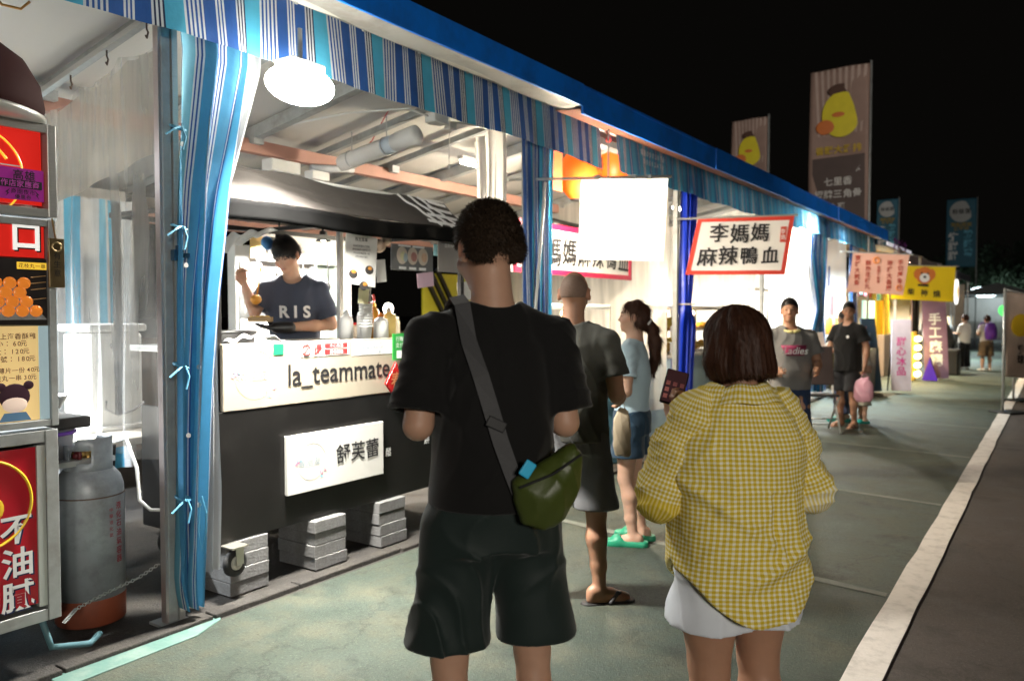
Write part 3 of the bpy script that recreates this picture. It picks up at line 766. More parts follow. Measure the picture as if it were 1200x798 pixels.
# ------------------------------------------------------------------ ground
def ground_mat(name, cols, wear, rough, bump, teal=None):
    m, nt, b, out = _nodes(name); L = nt.links.new
    tc = nt.nodes.new('ShaderNodeTexCoord')
    def noise(sc, det=8, ro=0.6, mapsc=None):
        n = nt.nodes.new('ShaderNodeTexNoise'); n.inputs['Scale'].default_value = sc; n.inputs['Detail'].default_value = det; n.inputs['Roughness'].default_value = ro
        if mapsc:
            mp = nt.nodes.new('ShaderNodeMapping'); mp.inputs['Scale'].default_value = mapsc; L(tc.outputs['Object'], mp.inputs[0]); L(mp.outputs[0], n.inputs[0])
        else: L(tc.outputs['Object'], n.inputs[0])
        return n
    def mixc(f, a, c):
        x = nt.nodes.new('ShaderNodeMix'); x.data_type = 'RGBA'; L(f, x.inputs[0])
        for s_, v in ((6, a), (7, c)):
            if isinstance(v, tuple): x.inputs[s_].default_value = (*v, 1)
            else: L(v, x.inputs[s_])
        return x.outputs[2]
    def rng(o, a, b_, c=0, d=1):
        r = nt.nodes.new('ShaderNodeMapRange'); r.inputs[1].default_value = a; r.inputs[2].default_value = b_; r.inputs[3].default_value = c; r.inputs[4].default_value = d; L(o, r.inputs[0]); return r.outputs[0]
    big = noise(0.55, 6); mid = noise(3.2, 9, 0.7); fine = noise(38, 8, 0.8); speck = noise(85, 5, 0.7)
    c = mixc(rng(big.outputs[0], 0.35, 0.65), cols[0], cols[1])
    c = mixc(rng(mid.outputs[0], 0.45, 0.68, 0, wear), c, cols[2])
    sp = mixc(rng(speck.outputs[0], 0.54, 0.70, 0, 0.6), c, cols[3]); sp = mixc(rng(fine.outputs[0], 0.53, 0.66, 0, 0.75), sp, cols[4])
    st = noise(1.7, 10, 0.75)
    sp = mixc(rng(st.outputs[0], 0.53, 0.66, 0, 0.7), sp, cols[4])
    vor = nt.nodes.new('ShaderNodeTexVoronoi'); vor.feature = 'DISTANCE_TO_EDGE'; vor.inputs['Scale'].default_value = 0.6
    wn = noise(2.5, 6); av = nt.nodes.new('ShaderNodeVectorMath'); av.operation = 'ADD'; L(tc.outputs['Object'], av.inputs[0]); L(wn.outputs['Color'], av.inputs[1]); L(av.outputs[0], vor.inputs['Vector'])
    sp = mixc(rng(vor.outputs['Distance'], 0.0, 0.010, 0.55, 0), sp, cols[4])
    L(sp, b.inputs['Base Color'])
    L(rng(mid.outputs[0], 0.3, 0.7, rough - 0.12, rough + 0.12), b.inputs['Roughness'])
    b.inputs['Specular IOR Level'].default_value = 0.35
    ad = nt.nodes.new('ShaderNodeMath'); ad.operation = 'ADD'; L(fine.outputs[0], ad.inputs[0]); L(speck.outputs[0], ad.inputs[1])
    bp = nt.nodes.new('ShaderNodeBump'); bp.inputs['Strength'].default_value = bump; bp.inputs['Distance'].default_value = 0.012
    L(ad.outputs[0], bp.inputs['Height']); L(bp.outputs[0], b.inputs['Normal'])
    MATS[name] = m
    return m
M_ASPH = ground_mat('brown asphalt', ((0.075, 0.060, 0.052), (0.055, 0.045, 0.040), (0.09, 0.074, 0.064), (0.17, 0.14, 0.12), (0.035, 0.028, 0.025)), 0.5, 0.75, 0.7)
M_APRON = ground_mat('worn green pavement paint', ((0.046, 0.062, 0.047), (0.027, 0.042, 0.034), (0.085, 0.085, 0.058), (0.17, 0.175, 0.13), (0.012, 0.014, 0.011)), 0.9, 0.6, 0.8)
M_DIRTC = ground_mat('dark stained concrete', ((0.05, 0.045, 0.04), (0.035, 0.032, 0.03), (0.08, 0.072, 0.06), (0.12, 0.11, 0.1), (0.02, 0.018, 0.016)), 0.7, 0.75, 0.9)
M_LINE = mat('worn white road paint', (0.66, 0.61, 0.56), 0.65, var=0.08, nscale=30, bump=0.6, bscale=90, dirt=(0.30, 0.27, 0.24), dirt_amt=0.6, dscale=9)
M_BAY = mat('faded bay line paint', (0.13, 0.14, 0.115), 0.7, var=0.15, nscale=25, bump=0.5, bscale=90, dirt=(0.06, 0.07, 0.055), dirt_amt=1.0, dscale=6)

KX = -3.33     # where the painted apron ends at the stalls
g = MB(); g.sheet(lambda a, b: (-200 + 400 * a, -120 + 400 * b, 0.0), 4, 4)
tag(g.build('lane', M_ASPH), kind='structure')
rg_ = random.Random(3)
ys = [-40 + i * 0.35 for i in range(int(90 / 0.35))]
pv = MB()
vs = []; fs = []
for i, y in enumerate(ys):
    vs += [(KX + rg_.uniform(-0.008, 0.008), y, 0.006), (-0.63, y, 0.006)]
    if i: k = 2 * i; fs.append((k - 2, k - 1, k + 1, k))
pv.add(vs, fs); tag(pv.build('painted_pavement', M_APRON), kind='structure')
vs = []; fs = []
for i, y in enumerate(ys):
    vs += [(-0.705 + rg_.uniform(-0.006, 0.006), y, 0.010), (-0.56 + rg_.uniform(-0.006, 0.006), y, 0.010)]
    if i: k = 2 * i; fs.append((k - 2, k - 1, k + 1, k))
ln = MB(); ln.add(vs, fs); tag(ln.build('road_edge_marking', M_LINE), kind='structure')
for j, y0 in enumerate((4.55, 6.93, 9.38, 11.85, 14.3, 16.75, 19.2, 21.65)):
    bl = MB(); n = 30
    vs = []; fs = []
    for i in range(n + 1):
        t = i / n; x = -3.1 + 2.38 * t; y = y0 + 0.36 * (1 - t) * 1.0
        w = 0.035 + rg_.uniform(-0.006, 0.006)
        vs += [(x, y - w, 0.0095), (x, y + w, 0.0095)]
        if i: k = 2 * i; fs.append((k - 2, k, k + 1, k - 1))
    bl.add(vs, fs); tag(bl.build('parking_bay_marking', M_BAY), kind='structure')
# stained concrete under the stalls with a broken drain edge
dk = MB(); dk.sheet(lambda a, b: (-14 + (KX - 0.0 + 14) * a - (0.0), -30 + 70 * b, 0.004), 2, 2)
tag(dk.build('stall_floor', M_DIRTC), kind='structure')
kb = MB()
y = -4.0
while y < 24:
    w = rg_.uniform(0.5, 0.9); kb.box((KX - 0.065, y + w / 2, 0.012), (0.09 + rg_.uniform(-0.01, 0.01), w - 0.012, 0.035 + rg_.uniform(-0.008, 0.008))); y += w
tag(kb.build('drain_edge', M_DIRTC, bev=0.006), kind='structure')
# the lifted corner of pavement paint by the first post
cp = MB(); cp.plate([(0, 0), (0.62, 0.02), (0.80, 0.10), (0.86, 0.19), (0.40, 0.17), (0.02, 0.13)], (0, 1, 0), (-1, 0, 0), (KX + 0.10, 1.55, 0.012), -0.016)
M_TEAL = mat('teal floor paint', (0.075, 0.15, 0.13), 0.55, var=0.15, nscale=8, dirt=(0.25, 0.28, 0.24), dirt_amt=0.5, dscale=6, bump=0.3)
tag(cp.build('ramp_plate', M_TEAL, bev=0.003), 'thin teal painted ramp plate with chipped pale edge by first steel post', 'ramp plate')

# ------------------------------------------------------------------ the market roof, posts and awning
def roofz(x): return 3.0 + 0.18 * (x + 4.0)
YA, YB = -1.0, 19.2
rf = empty('market_roof', (-5, 9, 2.8), 'long low market roof with blue sheet edge over the near row of stalls', 'roof')
EX = -3.15; EZ0 = 3.10; EZ1 = 3.26
b = MB(); b.sheet(lambda a, c: (-7.4 + (EX + 7.4) * a, YA + (YB - YA) * c, roofz(-7.4 + (EX + 7.4) * a) + 0.055 + 0.008 * math.sin(c * 90)), 8, 120)
b.build('roof_sheet', M_TARPW, rf, smooth=True)
b = MB(); b.sheet(lambda a, c: (-7.45 + (EX + 0.03 + 7.45) * a, YA + (YB - YA) * c, roofz(-7.45 + (EX + 0.03 + 7.45) * a) + 0.11 + 0.01 * a * a), 4, 40)
b.build('blue_cover', M_BLUETARP, rf, thick=0.006)
b = MB(); y = YA
for i, seg in enumerate((-1.0, 2.3, 5.55, 8.5, 11.4, 14.4, 17.0, 19.2)):
    if i:
        d_ = 0.0 if i % 2 else 0.012
        zl = EZ0 + 0.02 - (0.055 if i > 2 else 0)
        b.span((EX + 0.004 + d_, prev, zl), (EX + 0.022 + d_, seg - 0.004, EZ1 + 0.035))
    prev = seg
b.build('fascia', M_BLUETARP, rf, bev=0.004)
b = MB()
b.sheet(lambda a, c: (EX - 0.005 - 0.30 * a, 0.0 + 5.55 * c, EZ0 + 0.05 - 0.03 * math.sin(a * 3.1) + 0.012 * math.sin(c * 23 + a * 3) + 0.045 * a), 6, 60)
b.build('soffit_sheet', mat('dirty white sheet', (0.42, 0.40, 0.36), 0.5, var=0.2, nscale=2.5, dirt=(0.16, 0.13, 0.10), dirt_amt=0.7, dscale=2.2), rf, smooth=True, thick=0.004)
b = MB(); b.sheet(lambda a, c: (EX - 0.005 - 0.30 * a, 5.57 + 13.6 * c, EZ0 + 0.01 + 0.03 * a), 2, 30)
b.build('soffit_sheet', mat('brown soffit sheet', (0.30, 0.12, 0.07), 0.5, var=0.2), rf, thick=0.004)
b = MB()
b.tube([(-3.42, YA, 3.165), (-3.42, 5.5, 3.165)], 0.024, 10); b.tube([(-3.42, 5.6, 3.155), (-3.42, YB, 3.155)], 0.024, 10)
for i in range(11): b.tube([(-3.42, 0.4 + i * 0.5, 3.165), (-3.42, 0.42 + i * 0.5, 3.165)], 0.03, 10)
b.build('eave_pipe', M_STEEL, rf, smooth=True)
b = MB(); b.span((-3.56, YA, 3.03), (-3.46, YB, 3.09)); b.build('front_purlin', M_STEEL, rf)
M_PINKP = mat('primer painted purlin', (0.42, 0.22, 0.17), 0.6, var=0.2, nscale=4)
b = MB(); b.span((-5.06, YA, roofz(-5.06) - 0.115), (-4.98, YB, roofz(-5) - 0.03)); b.build('back_purlin', M_PINKP, rf)
b = MB(); b.span((-7.06, YA, roofz(-7.06) - 0.12), (-6.98, YB, roofz(-7) - 0.02)); b.build('back_purlin', M_PINKP, rf)
y = -0.6; k = 0
while y < 19:
    b = MB(); b.bar((-7.2, y, roofz(-7.2) - 0.005), (-3.5, y, roofz(-3.5) - 0.005), 0.045 if k % 3 else 0.07, 0.05 if k % 3 else 0.09)
    if k % 2 == 0: b.box((-4.93, y, roofz(-4.93) - 0.055), (0.05, 0.09, 0.06))
    b.build('rafter', M_STEEL, rf); y += 0.74; k += 1

PY = (2.195, 5.3, 8.3, 11.4, 14.3, 17.3)
plab = ['dented galvanised steel post beside the gas cylinder, taped in blue cloth ties', 'steel post behind the white cloth at the end of the dessert cart',
        'grey steel post next to the royal blue folded tarpaulin', 'thin steel post behind the red bordered calligraphy banner', 'steel post wrapped by the tied blue striped curtain near the folding chair',
        'steel post beside the stall with the peach menu banner']
for i, y in enumerate(PY):
    p = empty('steel_post', (-3.5, y, 0), plab[i], 'post', 'steel posts along the front of the market roof')
    b = MB(); w = 0.05 if i == 0 else 0.055
    b.span((-3.5 - w / 2, y - w / 2, 0.012), (-3.5 + w / 2, y + w / 2, 3.03)); b.build('upright', M_STEEL, p, bev=0.006)
    if i == 0:
        b = MB(); b.span((-3.5 - 0.02, y + w / 2 + 0.002, 0.02), (-3.5 + 0.035, y + w / 2 + 0.03, 3.0)); b.build('channel', M_STEELB, p)
        b = MB(); b.span((-3.5 - 0.012, y - w / 2 - 0.016, 0.02), (-3.5 + 0.028, y - w / 2 - 0.002, 3.02)); b.build('channel', mat('pinkish aluminium channel', (0.55, 0.48, 0.47), 0.35, 0.7, var=0.15), p)
        b = MB(); b.box((-3.45, y + 0.03, 1.77), (0.03, 0.05, 0.05)).box((-3.44, y + 0.03, 1.80), (0.02, 0.02, 0.03)).box((-3.44, y + 0.06, 1.77), (0.05, 0.03, 0.02)); b.build('bracket', mat('blue steel bracket', (0.03, 0.09, 0.16), 0.4, 0.5), p)
    b = MB(); b.box((-3.5, y, 0.012), (0.14, 0.14, 0.012)); b.build('foot_plate', M_STEEL, p)

def wavy(n, amp, ph=0.0): return lambda a: amp * math.sin(a * n * 2 * math.pi + ph)
def valance(name, label, y0, y1, mtl, x0=-3.40, top=3.16, bot=2.79, per=1.0, waves=7, amp=0.010, seed=1, fw=None):
    rr = random.Random(seed); ph = rr.uniform(0, 6)
    Ln = y1 - y0
    def fn(a, c):
        yy = y0 + Ln * a; dz = (top - bot) * c
        return (x0 + c * (0.03 + amp * math.sin(a * waves * 6.28 + ph) + 0.6 * amp * math.sin(a * waves * 2.7 * 6.28 + 1)) , yy + 0.01 * c * math.sin(a * 40), top - dz - c * (0.010 * math.sin(a * waves * 2 + ph) + 0.012 * math.sin(a * 7)))
    b = MB(); b.sheet(fn, int(Ln * 26), 8, lambda a, c: (a * Ln * per + 0.12, c * (top - bot)))
    return tag(b.build(name, mtl, smooth=True), label, 'awning', 'striped canvas valances hung along the eave')
valance('striped_valance', 'dark and light blue striped canvas valance over the dessert cart', 0.2, 6.33, M_STRIPE, seed=2)
v2 = valance('striped_valance', 'paler sheer blue striped valance further along the eave', 6.62, 19.1, M_STRIPE2, x0=-3.385, top=3.135, bot=2.80, waves=34, amp=0.010, seed=4)
vt = MB(); text_geo(vt, '電話０９０３６７８', (-3.335, 7.28, 3.03), 0.06, RX, UZ, bold=0.004, lift=0.02); text_geo(vt, '００６６２４７０', (-3.335, 7.3, 2.95), 0.06, RX, UZ, bold=0.004, lift=0.02)
vt.build('lettering', mat('faded white print', (0.75, 0.8, 0.82), 0.7), v2)
kn = MB(); kn.ball((-3.36, 6.43, 3.045), 0.03); kn.tube([(-3.36, 6.43, 3.07), (-3.4, 6.44, 3.15)], 0.006)
tag(kn.build('lantern_hook', mat('red glass knob', (0.5, 0.04, 0.03), 0.25), smooth=True), 'small red round knob in the gap between the two striped valances', 'knob')

def curtain(name, label, prof, x0, mtl, fabric, nw=6, depth=0.04, group=None, parent=None, seed=1, build=True, off=0.0):
    """prof: list of (z, yl, yr); the cloth is gathered between yl and yr at each height"""
    prof = sorted(prof, key=lambda p: -p[0]); zs = [p[0] for p in prof]; rr = random.Random(seed); ph = rr.uniform(0, 6)
    zt, zb = zs[0], zs[-1]
    def fn(a, c):
        z = zt + (zb - zt) * c
        yl = np.interp(-z, [-q for q in zs], [p[1] for p in prof]); yr = np.interp(-z, [-q for q in zs], [p[2] for p in prof])
        g_ = min(1.0, fabric / max(0.05, (yr - yl)) / 4)
        w = math.sin(a * nw * 6.283 + ph + 0.8 * math.sin(c * 5 + ph)); w2 = math.sin(a * nw * 2.3 * 6.283 + 2 * ph + c * 3)
        return (x0 + off + depth * g_ * (w + 0.35 * w2), yl + (yr - yl) * (a + 0.25 / nw * math.cos(a * nw * 6.283 + ph) * min(1, 4 * a * (1 - a))), z)
    b = MB(); b.sheet(fn, nw * 12, 40, lambda a, c: (a * fabric, (zt - zb) * c))
    if not build: return b
    o = b.build(name, mtl, parent, smooth=True)
    if parent is None: tag(o, label, 'curtain', group)
    return o
GC = 'striped curtains gathered along the stall fronts'
c1 = curtain('striped_curtain', 'bright blue striped curtain gathered and tied to the first steel post', [(3.12, 2.20, 2.60), (2.75, 2.235, 2.60), (2.1, 2.205, 2.46), (1.6, 2.19, 2.40), (1.16, 2.19, 2.365), (0.6, 2.18, 2.33), (0.2, 2.18, 2.30), (0.08, 2.21, 2.29)], -3.425, M_STRIPEB, 0.95, nw=2, depth=0.05, group=GC, seed=3)
curtain('lining', '', [(3.1, 2.50, 2.74), (2.75, 2.50, 2.72), (2.1, 2.40, 2.52), (1.6, 2.36, 2.455), (1.1, 2.34, 2.46), (0.6, 2.30, 2.47), (0.2, 2.28, 2.45)], -3.49, M_GREYLIN, 0.9, nw=3, depth=0.03, parent=c1, seed=8)
M_TIE = mat('light blue tie cord', (0.10, 0.33, 0.5), 0.6)
for z in (2.36, 1.9, 1.25, 0.62):
    b = MB(); b.torus((-3.41, 2.21, z), 0.035, 0.006, (0.3, 0.2, 1), 12); b.tube([(-3.375, 2.21, z), (-3.36, 2.22, z - 0.05), (-3.355, 2.20, z - 0.11)], 0.005, 6); b.tube([(-3.375, 2.20, z), (-3.36, 2.16, z - 0.02), (-3.36, 2.12, z - 0.05)], 0.005, 6); b.build('tie', M_TIE, c1)
b = MB(); b.tube([(-3.372, 2.285, 0.62), (-3.36, 2.30, 0.54), (-3.36, 2.295, 0.44), (-3.37, 2.28, 0.36), (-3.372, 2.265, 0.45), (-3.372, 2.275, 0.60)], 0.0035, 6); b.build('tie', M_TIE, c1)
for y, z in ((2.21, 2.28), (2.22, 1.72), (2.28, 1.24), (2.22, 0.92), (2.27, 0.58)):
    b = MB(); b.lathe([(0.006, 0), (0.012, 0.002), (0.012, 0.005), (0.004, 0.005)], (-3.378, y, z), 10, (1, 0, 0)); b.build('eyelet', M_STEELB, c1)
curtain('striped_curtain', 'teal and navy striped curtain hanging straight behind the tall man in black', [(3.12, 5.16, 5.62), (2.4, 5.20, 5.58), (1.2, 5.22, 5.55), (0.1, 5.22, 5.55)], -3.44, M_STRIPE, 1.3, nw=6, depth=0.03, group=GC, seed=5)
c3 = curtain('blue_tarpaulin_curtain', 'royal blue tarpaulin curtain tied beside the grey post and phone', [(3.1, 8.42, 8.85), (2.3, 8.42, 8.8), (1.62, 8.42, 8.62), (1.56, 8.42, 8.58), (1.4, 8.38, 8.85), (0.1, 8.30, 8.7)], -3.47, M_BLUECLOTH, 1.0, nw=4, depth=0.04, seed=6)
c3['label'] = 'royal blue tarpaulin curtain tied beside the grey post left of the calligraphy banner'
b = MB(); b.torus((-3.46, 8.5, 1.59), 0.10, 0.008, (0, 0, 1), 16); b.build('tie', M_ROPE, c3)
curtain('striped_curtain', 'blue and white striped curtain tied in the middle behind the folding chair', [(3.1, 13.9, 14.9), (2.4, 13.8, 14.9), (1.75, 14.1, 14.75), (1.55, 14.15, 14.7), (1.2, 13.9, 14.8), (0.1, 13.9, 14.9)], -3.44, M_STRIPE, 2.0, nw=7, depth=0.06, group=GC, seed=7)
curtain('striped_curtain', 'blue striped curtain bunched right behind the man in the black tee', [(3.0, 16.9, 17.6), (1.8, 17.0, 17.5), (0.1, 17.0, 17.6)], -3.44, M_STRIPE, 1.4, nw=5, depth=0.05, group=GC, seed=9)
# thin white cloth at the end of the first stall
def wc(a, c):
    return (-3.58 - 0.30 * (1 - a) * (1 - 0.15 * c) + 0.02 * math.sin(a * 30 + c * 3), 5.12 + 0.03 * math.sin(a * 22 + 4 * c) + 0.02 * math.sin(c * 9), 2.98 - 2.4 * c - 0.12 * (1 - a))
b = MB(); b.sheet(wc, 40, 24); tag(b.build('white_cloth', M_CLOTHW, smooth=True), 'thin bright white cloth curtain hanging at the end of the dessert stall', 'cloth')

# left partition: rail, hooks and clear film
t = empty('clear_partition_curtain', (-4.6, 2.3, 0), 'wrinkled clear plastic sheet hung on hooks between gas cylinder and dessert stall', 'plastic curtain')
b = MB(); b.bar((-6.6, 2.27, roofz(-6.6) - 0.10), (-3.56, 2.27, roofz(-3.56) - 0.10), 0.035, 0.03); b.build('rail', M_STEELB, t)
def pf(a, c):
    x = -6.5 + 2.92 * a; zt = roofz(x) - 0.20 - 0.05 * abs(math.sin(a * 7 * math.pi)) * (1 - c); zb = 0.75
    return (x, 2.27 + (0.012 + 0.03 * c) * math.sin(a * 60 + 2 * math.sin(a * 9)) + 0.012 * math.sin(c * 7 + a * 20), zt + (zb - zt) * c)
b = MB(); b.sheet(pf, 150, 20); b.build('film', M_FILM, t, smooth=True)
b = MB(); b.sheet(lambda a, c: (-6.5 + 2.92 * a, 2.30 + 0.010 * math.sin(a * 46 + c), roofz(-6.5 + 2.92 * a) - 0.20 - 0.05 * abs(math.sin(a * 7 * math.pi)) * (1 - c) - c * 0.55), 120, 6); b.build('film_hem', M_FILM2, t, smooth=True)
for i in range(8):
    x = -3.75 - i * 0.37; z = roofz(x) - 0.115
    b = MB(); b.tube([(x, 2.27, z), (x, 2.27, z - 0.03), (x + 0.012, 2.27, z - 0.05), (x, 2.27, z - 0.075), (x - 0.01, 2.27, z - 0.06)], 0.005, 6); b.build('hook', mat('rusty hook', (0.12, 0.08, 0.06), 0.5, 0.6), t)
# orange cable ties on the rafters
for i, (x, y) in enumerate(((-4.3, 1.55), (-4.0, 1.75), (-4.6, 1.9), (-4.9, 2.0))):
    b = MB(); z = roofz(x) - 0.05; b.tube([(x, y - 0.08, z), (x, y - 0.03, z - 0.05), (x, y + 0.05, z - 0.045), (x, y + 0.09, z + 0.0)], 0.006, 6)
    tag(b.build('orange_strap', mat('orange webbing', (0.6, 0.28, 0.06), 0.7), smooth=True), 'thin orange strap looped over the roof rafter above the red kiosk', 'strap', 'orange straps on the rafters')
# back wall of the first stall: cream sheet above, striped cloth below
b = MB(); b.sheet(lambda a, c: (-6.55 + 0.02 * math.sin(a * 25), -0.6 + 4.35 * a, roofz(-6.55) - 0.02 - 0.30 * c), 40, 4)
tag(b.build('back_sheet', M_CLOTHW, smooth=True), 'cream cloth panel along the top of the back wall behind the plastic sheet', 'cloth')
curtain('striped_curtain', 'washed out pale blue and white curtain at the back behind the clear plastic', [(2.42, 1.9, 3.75), (1.0, 1.9, 3.75), (0.2, 1.9, 3.75)], -6.45, stripes('washed blue stripes', [(0, (0.75, 0.78, 0.8)), (0.3, (0.25, 0.6, 0.8)), (0.5, (0.8, 0.82, 0.84)), (0.62, (0.1, 0.5, 0.78)), (0.85, (0.78, 0.8, 0.82))], 0.62, transl=0.2), 3.2, nw=9, depth=0.06, group=GC, seed=11)
# ------------------------------------------------------------------ red snack kiosk at the left edge
k = empty('snack_kiosk', (-3.6, 1.2, 0), 'silver framed snack kiosk with glow-tinted red box signs and an orange fish ball photo', 'kiosk')
XF = -3.40
def framed_box(y0, y1, z0, z1, fr=0.035, dep=0.10, name='box_frame', m=M_STEELB):
    b = MB(); x0 = XF - dep
    b.span((x0, y0, z0), (XF, y0 + fr, z1)); b.span((x0, y1 - fr, z0), (XF, y1, z1)); b.span((x0 + 0.002, y0 + fr + 0.001, z1 - fr), (XF - 0.002, y1 - fr - 0.001, z1)); b.span((x0 + 0.002, y0 + fr + 0.001, z0), (XF - 0.002, y1 - fr - 0.001, z0 + fr))
    b.span((x0, y0 + fr, z0 + fr), (x0 + 0.006, y1 - fr, z1 - fr))
    return b.build(name, m, k, bev=0.004)
def lit(name, col, e=0.55): return mat(name, col, 0.3, var=0.05, emit=col, estr=e, coat=0.3)  # low emission added so the kiosk panels look lit from outside
M_LRED = lit('red acrylic with added glow', (0.62, 0.018, 0.012), 0.55); M_LORG = lit('orange acrylic with added glow', (0.80, 0.17, 0.02), 0.5)
M_LBEIGE = lit('beige menu with added glow', (0.74, 0.52, 0.22), 0.5); M_LPINK = mat('magenta sticker', (0.50, 0.04, 0.42), 0.35, var=0.05); M_LYEL = lit('yellow print with added glow', (0.9, 0.55, 0.05), 0.6)
def panel(y0, y1, z0, z1, m, name='sign_panel', x=XF - 0.012, t=0.008, parent=None):
    b = MB(); b.span((x - t, y0, z0), (x, y1, z1)); return b.build(name, m, parent or k)
def words(parent, items, mtl, x, name='lettering', **kw):
    b = MB()
    for (s_, y, z, size) in items: text_geo(b, s_, (x, y, z), size, RX, UZ, **kw)
    return b.build(name, mtl, parent)
# upper box
framed_box(0.75, 1.655, 1.885, 2.26)
p1 = panel(0.785, 1.60, 1.93, 2.225, M_LRED)
b = MB(); b.torus((XF - 0.009, 1.36, 2.04), 0.17, 0.004, (1, 0, 0), 40); b.tube([(XF - 0.008, 1.40, 2.13), (XF - 0.008, 1.43, 2.10), (XF - 0.008, 1.445, 2.13), (XF - 0.008, 1.47, 2.10)], 0.006, 6); b.build('emblem', M_LYEL, p1)
b = MB(); b.span((XF - 0.011, 1.3, 2.075), (XF - 0.008, 1.53, 2.080)); b.build('rule', M_WHITEINK, p1)
st = panel(1.20, 1.605, 1.945, 2.07, M_LPINK, 'sticker', x=XF - 0.004, t=0.005)
b = MB(); b.span((XF - 0.004, 1.22, 1.992), (XF - 0.0025, 1.598, 2.024)); b.build('band', M_INK, st)
words(st, [('高雄', 1.53, 2.044, 0.042)], M_INK, XF - 0.004, bold=0.012)
words(st, [('合作店家應商', 1.50, 2.008, 0.028)], mat('magenta ink', (0.6, 0.08, 0.5), 0.5), XF - 0.002, bold=0.012)
words(st, [('商圈夜市', 1.525, 1.978, 0.022), ('優惠券', 1.525, 1.957, 0.020)], M_INK, XF - 0.004, bold=0.006)
b = MB()
for y, s_ in ((1.462, 1), (1.585, -1)): b.plate([(0, 0), (0.012 * s_, 0.014), (0.006 * s_, 0.016), (0.016 * s_, 0.032), (-0.002 * s_, 0.016), (0.006 * s_, 0.014)], RX, UZ, (XF - 0.003, y, 1.955), 0.001)
b.build('bolt_mark', M_INK, st)
# middle box
framed_box(0.75, 1.645, 1.035, 1.875, fr=0.028, m=M_STEEL)
p2 = panel(0.78, 1.605, 1.72, 1.845, M_LRED); M_LWHITE = lit('white letter with added glow', (0.85, 0.84, 0.8), 0.6)
words(p2, [('口', 1.535, 1.80, 0.125)], M_LWHITE, XF - 0.008, bold=0.03); b = MB(); text_geo(b, '口', (XF - 0.0095, 1.541, 1.794), 0.125, RX, UZ, bold=0.03); b.build('letter_shadow', M_INK, p2)
p3_ = panel(0.78, 1.612, 1.45, 1.715, mat('dark photo print', (0.035, 0.03, 0.03), 0.3, var=0.5, nscale=14))
b = MB(); b.plate([(0, 0), (0.22, 0), (0.10, 0.14), (0, 0.14)], RX, UZ, (XF - 0.010, 1.39, 1.47), 0.001); b.build('tray_print', mat('steel tray print', (0.4, 0.4, 0.4), 0.4, var=0.4, nscale=60), p3_)
b = MB(); br = random.Random(4)
for r_ in range(4):
    for c_ in range(5):
        y = 1.36 + c_ * 0.052 + (r_ % 2) * 0.02 - r_ * 0.004; z = 1.505 + r_ * 0.037
        if y < 1.60 - r_ * 0.022: b.ball((XF - 0.008, y, z), (0.006, 0.026, 0.024), 12)
M_BALL = lit('fried ball print', (0.85, 0.24, 0.03), 0.35); b.build('fish_ball_print', M_BALL, p3_, smooth=True)
b = MB()
for z in (1.55, 1.59, 1.615, 1.64): b.tube([(XF - 0.009, 1.55, z), (XF - 0.009, 1.608, z + 0.008)], 0.0018, 5)
b.build('skewer_print', mat('bamboo print', (0.6, 0.35, 0.15), 0.6), p3_)
tg = panel(1.50, 1.612, 1.672, 1.700, M_LYEL, x=XF - 0.010, t=0.001, name='price_tag', parent=p3_); words(p3_, [('花枝丸一串', 1.556, 1.686, 0.020)], M_INK, XF - 0.010, bold=0.004)
p4_ = panel(0.78, 1.575, 1.065, 1.445, M_LBEIGE)
words(p4_, [('小上海香酥雞', 1.485, 1.405, 0.026), ('小：60元', 1.475, 1.376, 0.026), ('大：120元', 1.475, 1.345, 0.026), ('家庭號：180元', 1.47, 1.315, 0.026), ('地瓜薄片一份40元', 1.475, 1.27, 0.024), ('花枝丸一串30元', 1.475, 1.24, 0.024)], mat('brown ink', (0.12, 0.03, 0.015), 0.6), XF - 0.012, bold=0.008)
b = MB(); b.ball((XF - 0.012, 1.482, 1.165), (0.003, 0.058, 0.052), 20); b.ball((XF - 0.012, 1.432, 1.205), (0.003, 0.02, 0.018), 12); b.ball((XF - 0.012, 1.535, 1.208), (0.003, 0.02, 0.018), 12); b.build('hair_print', mat('dark hair print', (0.05, 0.015, 0.03), 0.5), p4_, smooth=True)
b = MB(); b.ball((XF - 0.011, 1.482, 1.135), (0.0032, 0.047, 0.034), 20); b.build('face_print', lit('pale face print', (0.85, 0.66, 0.55), 0.3), p4_, smooth=True)
b = MB(); b.plate([(-0.06, 0), (0.06, 0), (0.04, 0.034), (-0.04, 0.034)], RX, UZ, (XF - 0.010, 1.482, 1.068), 0.001); b.build('apron_print', mat('blue apron print', (0.12, 0.25, 0.42), 0.5), p4_)
panel(1.577, 1.614, 1.065, 1.445, mat('pale blue acrylic edge', (0.45, 0.6, 0.66), 0.3, emit=(0.45, 0.6, 0.66), estr=0.3))
# lower box
framed_box(0.68, 1.640, 0.235, 1.02, fr=0.05, m=M_STEEL, dep=0.5)
p5_ = panel(0.735, 1.555, 0.315, 0.955, mat('glossy red board', (0.55, 0.012, 0.03), 0.3, var=0.08, coat=0.4))
b = MB(); b.torus((XF - 0.008, 1.36, 0.75), 0.175, 0.006, (1, 0, 0), 44); b.ball((XF - 0.010, 1.40, 0.73), (0.003, 0.035, 0.045), 14); b.build('emblem', M_YELLOWINK, p5_)
words(p5_, [('不', 1.475, 0.635, 0.125), ('油', 1.475, 0.505, 0.125), ('膩', 1.475, 0.37, 0.125)], M_WHITEINK, XF - 0.007, bold=0.02)
b = MB()
for s_, z in (('不', 0.635), ('油', 0.505), ('膩', 0.37)): text_geo(b, s_, (XF - 0.0095, 1.482, z - 0.007), 0.125, RX, UZ, bold=0.02)
b.build('letter_shadow', mat('navy ink', (0.01, 0.02, 0.08), 0.5), p5_)
